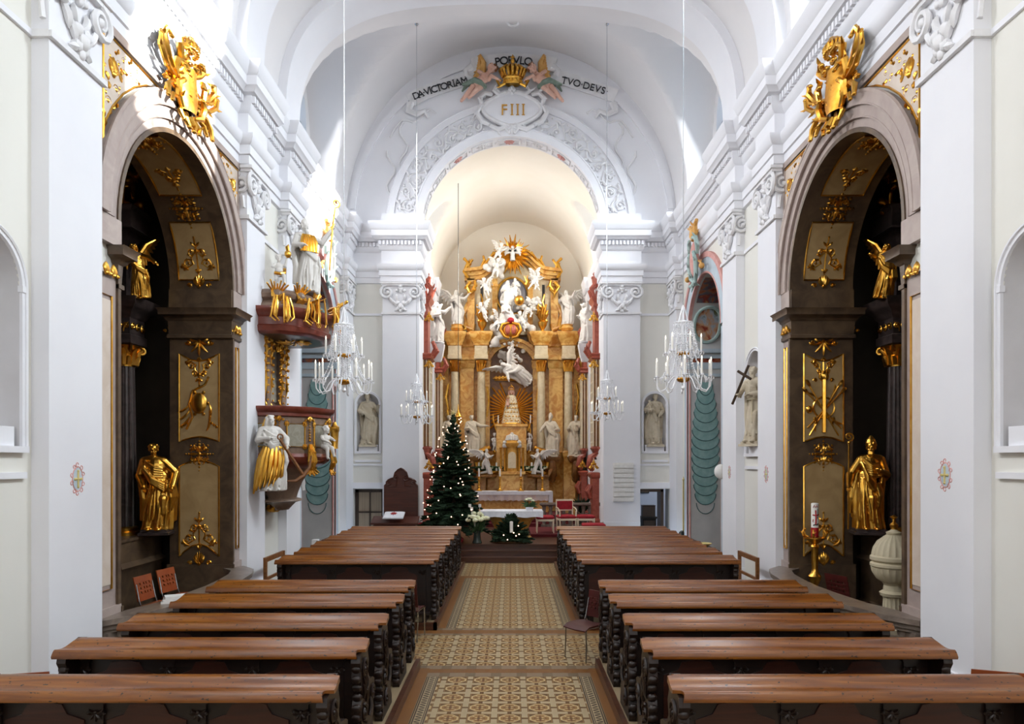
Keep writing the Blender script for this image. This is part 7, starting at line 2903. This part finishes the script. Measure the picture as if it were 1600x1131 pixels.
# ------------------------------------------------------------------ people's altar with cloth
t = thing('table_altar', 'amber stone altar table in front of the high altar', 'altar table', (.0, 19.55, .42))
b = B().lathe([(.52, .0), (.55, .06), (.50, .1), (.46, .3), (.56, .5), (.74, .64), (.78, .70), (.78, .73)], 48, (0.0, 0, 0), sx=1.02, sy=.52)
obj('pedestal', b, M['orangemarble'], t)
b = B().molded(-.80, .82, -.42, .42, [(0, .73), (.02, .735), (.02, .775), (0, .78)])
obj('top_slab', b, M['orangemarble'], t)
b = B()
for y in (-.445,):
    rows = []
    for i in range(34):
        x = -.85 + 1.71 * i / 33
        w = .008 * sin(i * 1.9)
        rows.append([(x, y - .006 + w, .004), (x, y - .02 + w, -.15 - .012 * sin(i * .6)), (x, y - .012 + w, -.15 - .012 * sin(i * .6)), (x, y + .004 + w, .0)])
    b.sheet(rows, True)
b.box(-.85, .86, -.45, .45, .0, .012)
for x0 in (-.86, .852):
    b.box(x0, x0 + .012, -.45, .45, -.14, .012)
o = obj('altar_tablecloth', b, M['linen'], loc=(.0, 19.55, 1.203))
tag(o, 'plain white tablecloth hanging over the table altar', 'tablecloth')
t = thing('altar_flowers', 'small pot of white flowers and leaves on the right of the table altar', 'flowers', (.50, 19.35, 1.216))
obj('pot', B().lathe([(.09, 0), (.11, .08), (.12, .1)], 14), M['linen'], t)
rnd = random.Random(2)
b = B()
for i in range(46):
    a = rnd.uniform(0, 2 * pi)
    e = Vector((cos(a) * rnd.uniform(.08, .24), sin(a) * .16, rnd.uniform(.08, .28)))
    b.tube([(0, 0, .08), e * .6 + Vector((0, 0, .06)), e], [.01, .026, .005], 5, flat=.4)
obj('leaves', b, M['leaf'], t)
for i in range(9):
    b = B().ball((.10 * cos(i * 2.2), .08 * sin(i * 2.2) - .04, .27 + .03 * (i % 3)), (.04, .04, .03), 8, 6)
    obj('blossom', b, M['petal'], t)
for px, l in ((764, 'left'), (832, 'right')):
    t = thing('greenery_garland', 'fir sprigs with small white candles on the high altar step, %s of the tabernacle' % l, 'greenery', ((px - VX) * KM, AY - .3, az(735)))
    b = B()
    rnd = random.Random(px)
    for i in range(40):
        x = rnd.uniform(-.42, .42)
        spray(b, (x, -.25, .02), (rnd.uniform(-.6, .6), -.5, .5), .28, rnd, .014, 5, .2)
    b.tube([(-.45, -.22, 0.02), (.45, -.22, .02)], .03, 5)
    obj('fir_sprigs', b, M['leaf'], t)
    for x in (-.35, -.05, .3):
        obj('candle', B().lathe([(.035, .0), (.035, .3), (.01, .31)], 8, (x, -.36, 0)), M['candle'], t)
        obj('blossoms', B().ball((x + .12, -.4, .1), .05, 7, 5).ball((x + .19, -.38, .13), .05, 7, 5), M['petal'], t)


# ------------------------------------------------------------------ red chairs, benches
def red_chair(label, loc, rz, back, name, cat):
    t = thing(name, label, cat, loc, rz)
    for x in (-.24, .24):
        for y in (-.22, .22):
            top_ = .92 if (back and y > 0) else (.40 if not back else (.62 if y < 0 else .92))
            b = B().tube([(x, y, 0), (x * .97, y, .25), (x, y, .42), (x, y + (.05 if y > 0 and back else 0), top_)], [.016, .022, .024, .020], 8)
            obj('leg', b, M['ivory'], t)
    obj('seat_rail', B().box(-.26, .26, -.24, .24, .34, .40), M['ivory'], t)
    obj('seat_cushion', B().molded(-.25, .25, -.23, .23, [(0, .40), (.015, .42), (.015, .46), (-.03, .49), (-.1, .5)]), M['redplush'], t)
    if back:
        b = B()
        for z0, z1 in ((.60, .64), (.89, .94)):
            b.box(-.26, .26, .235, .275, z0, z1)
        obj('back_frame', b, M['ivory'], t)
        obj('back_cushion', B().box(-.23, .23, .22, .285, .64, .89), M['redplush'], t)
        for x in (-.26, .26):
            b = B().tube([(x, .25, .70), (x, .05, .70), (x, -.18, .66), (x, -.22, .60)], .018, 7)
            obj('armrest', b, M['ivory'], t)
    return t


red_chair('white and red upholstered armchair behind the table altar on the right', (1.62, 20.75, .5), radians(8), True, 'armchair', 'armchair')
red_chair('red upholstered stool left of the white armchair', (.98, 20.5, .5), 0, False, 'upholstered_stool', 'stool')
red_chair('red upholstered stool right of the white armchair', (2.18, 20.75, .5), 0, False, 'upholstered_stool', 'stool')
for q, px, l in ((-1, 672, 'left'), (1, 927, 'right')):
    t = thing('server_bench', 'low bench with bright red cushion by the %s chancel pier' % l, 'bench', (q * 2.22, 19.15 if q < 0 else 19.05, .42))
    for x in (-.24, .24):
        obj('leg', B().box(x - .03, x + .03, -.15, .15, 0, .34), M['throne'], t)
    obj('seat', B().box(-.3, .3, -.18, .18, .34, .38), M['throne'], t)
    obj('cushion', B().molded(-.3, .3, -.18, .18, [(-.02, .38), (.01, .41), (.01, .45), (-.03, .48)]), M['redplush'], t)
# low marble balustrade behind the chairs
t = thing('chancel_balustrade', 'low brown marble balustrade behind the red armchair', 'balustrade', (1.9, 22.6, .42))
b = B().box(-.95, .95, -.1, .1, .0, .12)
obj('base_course', b, M['railmarble'], t)
obj('hand_rail', B().molded(-.95, .95, -.1, .1, [(0, .72), (.04, .75), (.04, .80), (0, .82)]), M['railmarble'], t)
for i in range(9):
    obj('baluster', B().lathe([(.07, .12), (.05, .17), (.09, .32), (.05, .55), (.07, .72)], 10, (-.85 + .21 * i, 0, 0)), M['railmarble'], t)
t = thing('potted_plant', 'dark leafy plant behind the balustrade by the right relic cabinet', 'plant', (2.3, 23.0, .42))
obj('pot', B().lathe([(.16, 0), (.2, .4), (.22, .45)], 14), M['railmarble'], t)
b = B()
rnd = random.Random(12)
for i in range(60):
    a = rnd.uniform(0, 2 * pi)
    e = Vector((cos(a) * rnd.uniform(.1, .42), sin(a) * .3, rnd.uniform(.6, .98)))
    b.tube([(0, 0, .42), e * .55 + Vector((0, 0, .28)), e], [.012, .035, .006], 5, flat=.4)
obj('leaves', b, M['needle'], t)

# ------------------------------------------------------------------ carved seat with kneeler, book
t = thing('carved_stall', 'dark carved stall with scrolled high back before the left chancel pier', 'stall', (-3.0, 18.75, 0))
sh = [(-.46, 0), (.46, 0), (.46, 1.92), (.40, 1.98), (.36, 2.08), (.28, 2.12), (.2, 2.14), (.16, 2.28), (.08, 2.36), (0, 2.40), (-.08, 2.36), (-.16, 2.28), (-.2, 2.14), (-.28, 2.12), (-.36, 2.08), (-.40, 1.98), (-.46, 1.92)]
obj('high_back', B().prism(sh, 'y', .36, .44), M['throne'], t)
b = B()
F = frame((0, .36, 0), (1, 0, 0), (0, 0, 1), (0, -1, 0))
line(b, F, [(x * .97, z - .02) for x, z in sh[2:]], .022, 0)
for q in (-1, 1):
    spiral(b, F, (q * .34, 2.0), .08, 0, 1.3, q, .02)
    spiral(b, F, (q * .13, 2.12), .09, 0, 1.3, -q, .02)
    line(b, F, [(q * .1, 2.1), (q * .12, 1.9), (q * .3, 1.88)], .014)
obj('carving', b, M['throne'], t)
obj('seat', B().box(-.45, .45, -.1, .36, .4, .47), M['throne'], t)
for q in (-1, 1):
    obj('side_panel', B().prism([(.40, 0), (.40, 1.0), (.2, .95), (-.05, .8), (-.1, .6), (-.12, 0)], 'x', q * .43 - .03, q * .43 + .03), M['throne'], t)
t = thing('prayer_desk', 'dark wooden prayer desk in front of the carved stall', 'kneeler', (-3.0, 18.1, 0))
obj('front_panel', B().molded(-.52, .52, -.05, .15, [(.05, 0), (.05, .1), (0, .14), (0, .6), (.05, .72), (.08, .80), (.04, .9), (.0, .96)]), M['throne'], t)
obj('desk_top', B().add([(-.6, -.12, 1.0), (.6, -.12, 1.0), (.6, .3, 1.14), (-.6, .3, 1.14), (-.6, -.12, .95), (.6, -.12, .95), (.6, .3, 1.09), (-.6, .3, 1.09)], [(0, 1, 2, 3), (7, 6, 5, 4), (0, 4, 5, 1), (1, 5, 6, 2), (2, 6, 7, 3), (3, 7, 4, 0)]), M['throne'], t)
t = thing('embroidered_book_cushion', 'white cloth with red embroidery spread on the prayer desk', 'cloth', (-3.02, 18.1, 1.16))
k = B().molded(-.24, .24, -.16, .2, [(0.02, 0), (.02, .03), (-.05, .07)])
k.xf(0, Matrix.Rotation(radians(18), 4, 'X'))
obj('cloth', k, M['linen'], t)
k = B()
o_cross(k, lambda a, c, h=0.0: Matrix.Rotation(radians(18), 4, 'X') @ Vector((a, c, .075 + h)), (0, 0), .11, .008)
obj('embroidery', k, M['redpaint'], t)

# ------------------------------------------------------------------ hymn board, doors, tables, small things
t = thing('hymn_board', 'white slatted hymn board hung on the right chancel pier', 'hymn board', (wx(972), YF - .025, 0))
KF = 19.4 / FPX
fz = lambda py: CAMZ + (VY - py) * KF
b = B().box(-16 * KF, 16 * KF, -.03, .02, fz(784), fz(723))
obj('board', b, M['paper'], t)
for i in range(8):
    z = fz(783) + (fz(724) - fz(783)) * (i + .5) / 8
    obj('slat', B().box(-15.5 * KF, 15.5 * KF, -.065, -.03, z - .058, z + .040), M['paper'], t)
# left door (closed, curtained glass)
r = thing('door_1', '', '', (-3.98, 19.85, 0))
del r['label'], r['category']
r['kind'] = 'structure'
b = B()
for x0, x1, z0, z1 in ((-.42, -.32, 0, 1.8), (.32, .42, 0, 1.8), (-.42, .42, 1.7, 1.8), (-.32, .32, .0, .62), (-.02, .02, .6, 1.7), (-.32, .32, 1.12, 1.16)):
    b.box(x0, x1, -.02, .03, z0, z1)
obj('frame', b, M['darkdoor'], r)
obj('curtain_pane', B().box(-.32, .32, .0, .02, .6, 1.7), M['curtain'], r)
r = thing('door_2', '', '', (3.46, 20.1, 0))
del r['label'], r['category']
r['kind'] = 'structure'
b = B()
b.box(-.06, -.02, -.5, .25, 0, 1.74)
b.box(-.07, .02, -.56, -.5, 0, 1.8)
b.box(.70, .78, -.5, .0, 0, 1.8)
b.box(-.07, .78, -.5, -.44, 1.72, 1.8)
obj('leaf', b, M['darkdoor'], r)
# sacristy passage seen through the open door
r = B()
r.box(3.3, 7.5, 23.6, 23.8, 0, 3.2)
r.box(7.3, 7.5, 20.1, 23.8, 0, 3.2)
r.box(3.3, 3.4, 20.15, 23.8, 0, 3.2)
struct('wall_sacristy', r, M['backroom'])
struct('ceiling_sacristy', B().box(3.3, 7.5, 20.15, 23.8, 3.1, 3.2), M['backroom'])
struct('floor_sacristy', B().box(2.95, 7.5, 20.15, 23.8, -.05, 0.0), M['railmarble'])
struct('wall_left_passage', B().box(-7.5, -3.3, 20.6, 20.8, 0, 3.2), M['darkdoor'])
area('sacristy_area_light', (5.6, 21.6, 2.9), (0, .2, -1), 1.0, 1.0, 30, (.85, .92, 1))  # area lamp just under the sacristy ceiling, facing down
t = thing('sacristy_cabinet', 'small dark cabinet seen through the open right door', 'cabinet', (4.45, 22.9, 0))
obj('body', B().molded(-.22, .22, -.2, .2, [(0, 0), (0, .7), (.03, .74), (.03, .78)]), M['black'], t)
obj('door', B().box(-.18, .18, -.215, -.2, .08, .66), M['darkdoor'], t)
obj('box', B().molded(-.2, .2, -.16, .16, [(0, .78), (0, 1.12), (.02, 1.14)]), M['darkdoor'], t)
for z, l in ((1.62, 'lower'), (1.98, 'upper')):
    t = thing('framed_picture', 'the %s of two small framed pictures seen through the open right door' % l, 'picture', (4.45, 23.58, z))
    obj('frame', B().box(-.16, .16, -.03, .01, -.12, .12), M['black'], t)
    obj('print', B().box(-.12, .12, -.035, -.03, -.08, .08), M['landscape'], t)


def side_table(label, loc, w, d, h, rz=0):
    t = thing('side_table', label, 'table', loc, rz)
    obj('table_top', B().molded(-w, w, -d, d, [(0, h - .06), (.02, h - .05), (.02, h - .01), (0, h)]), M['throne'], t)
    for x in (-w + .06, w - .06):
        for y in (-d + .06, d - .06):
            obj('leg', B().box(x - .03, x + .03, y - .03, y + .03, 0, h - .06), M['throne'], t)
    return t


side_table('dark sloping book table by the right wall below the painted arch', (4.16, 16.9, .0), .18, .5, .72)
side_table('dark book table with yellow bowl near the right pier', (4.16, 15.2, .0), .18, .45, .72)
t = thing('yellow_bowl', 'yellow dish standing on the dark table near the right pier', 'bowl', (4.16, 15.25, .722))
obj('dish', B().lathe([(.08, 0), (.1, .02), (.17, .07), (.18, .085), (.16, .075), (.08, .03)], 20), M['bowl'], t)
t = thing('glass_jars', 'small pale jars grouped on the farther dark table', 'jars', (4.14, 17.1, .722))
for i in range(3):
    obj('jar', B().lathe([(.05, 0), (.055, .02), (.055, .11), (.04, .13), (.04, .15)], 12, (-.05 + .05 * i, .14 * i - .1, 0)), M['vase'], t)
t = thing('banner_pole', 'thin pale wooden pole standing by the painted right arch', 'pole', (4.24, 17.35, 0))
obj('shaft', B().lathe([(.022, .02), (.02, 2.1), (.03, 2.12), (.001, 2.2)], 10), M['bowl'], t)
obj('foot', B().lathe([(.14, 0), (.14, .03), (.03, .05)], 16), M['black'], t)
side_table('low dark chest table by the left wall near the rear pews', (-4.14, 16.6, .0), .2, .45, .78)
side_table('dark side table at the foot of the left pier, behind the pulpit', (-4.12, 15.2, .0), .2, .4, .70)
o = obj('paper_stack', B().box(-.06, .06, -.08, .08, 0, .2), M['paper'], loc=(-4.2, 15.1, .702))
tag(o, 'white upright leaflet holder on the dark table by the left pier', 'leaflets')
for sx, l in ((1, 'right'),):
    t = thing('round_speaker', 'white round loudspeaker on the right pier by the painted arch', 'loudspeaker', (4.44, 14.90, 2.36), radians(0))
    obj('body', B().ball((0, 0, 0), (.15, .08, .16), 16, 10), M['paper'], t)
    obj('bracket', B().tube([(0, 0, 0), (.05, -.1, 0), (.08, -.19, 0)], .03, 6), M['paper'], t)
t = thing('sanctuary_lamp', 'thin hanging cord of the sanctuary lamp in front of the high altar', 'lamp', ((716 - VX) / FPX * 22.6, 22.6, 3.9))
obj('cord', B().tube([(0, 0, .5), (0, 0, 9.1 + superz((716 - VX) / FPX * 22.6, 2.9, 2.95, 2) - 3.9)], .010, 5), M['black'], t)
obj('lamp_body', B().lathe([(.02, -.2), (.06, -.1), (.12, 0), (.14, .1), (.1, .14), (.03, .3), (.01, .5)], 14), M['gold'], t)

o = struct('ceiling_vault_ring', B().tube([(.13 * cos(2 * pi * k / 20) + .04, 16.9 + .13 * sin(2 * pi * k / 20), vz(.04, 16.9) - .01) for k in range(20)], .03, 6, True), M['stucco'])
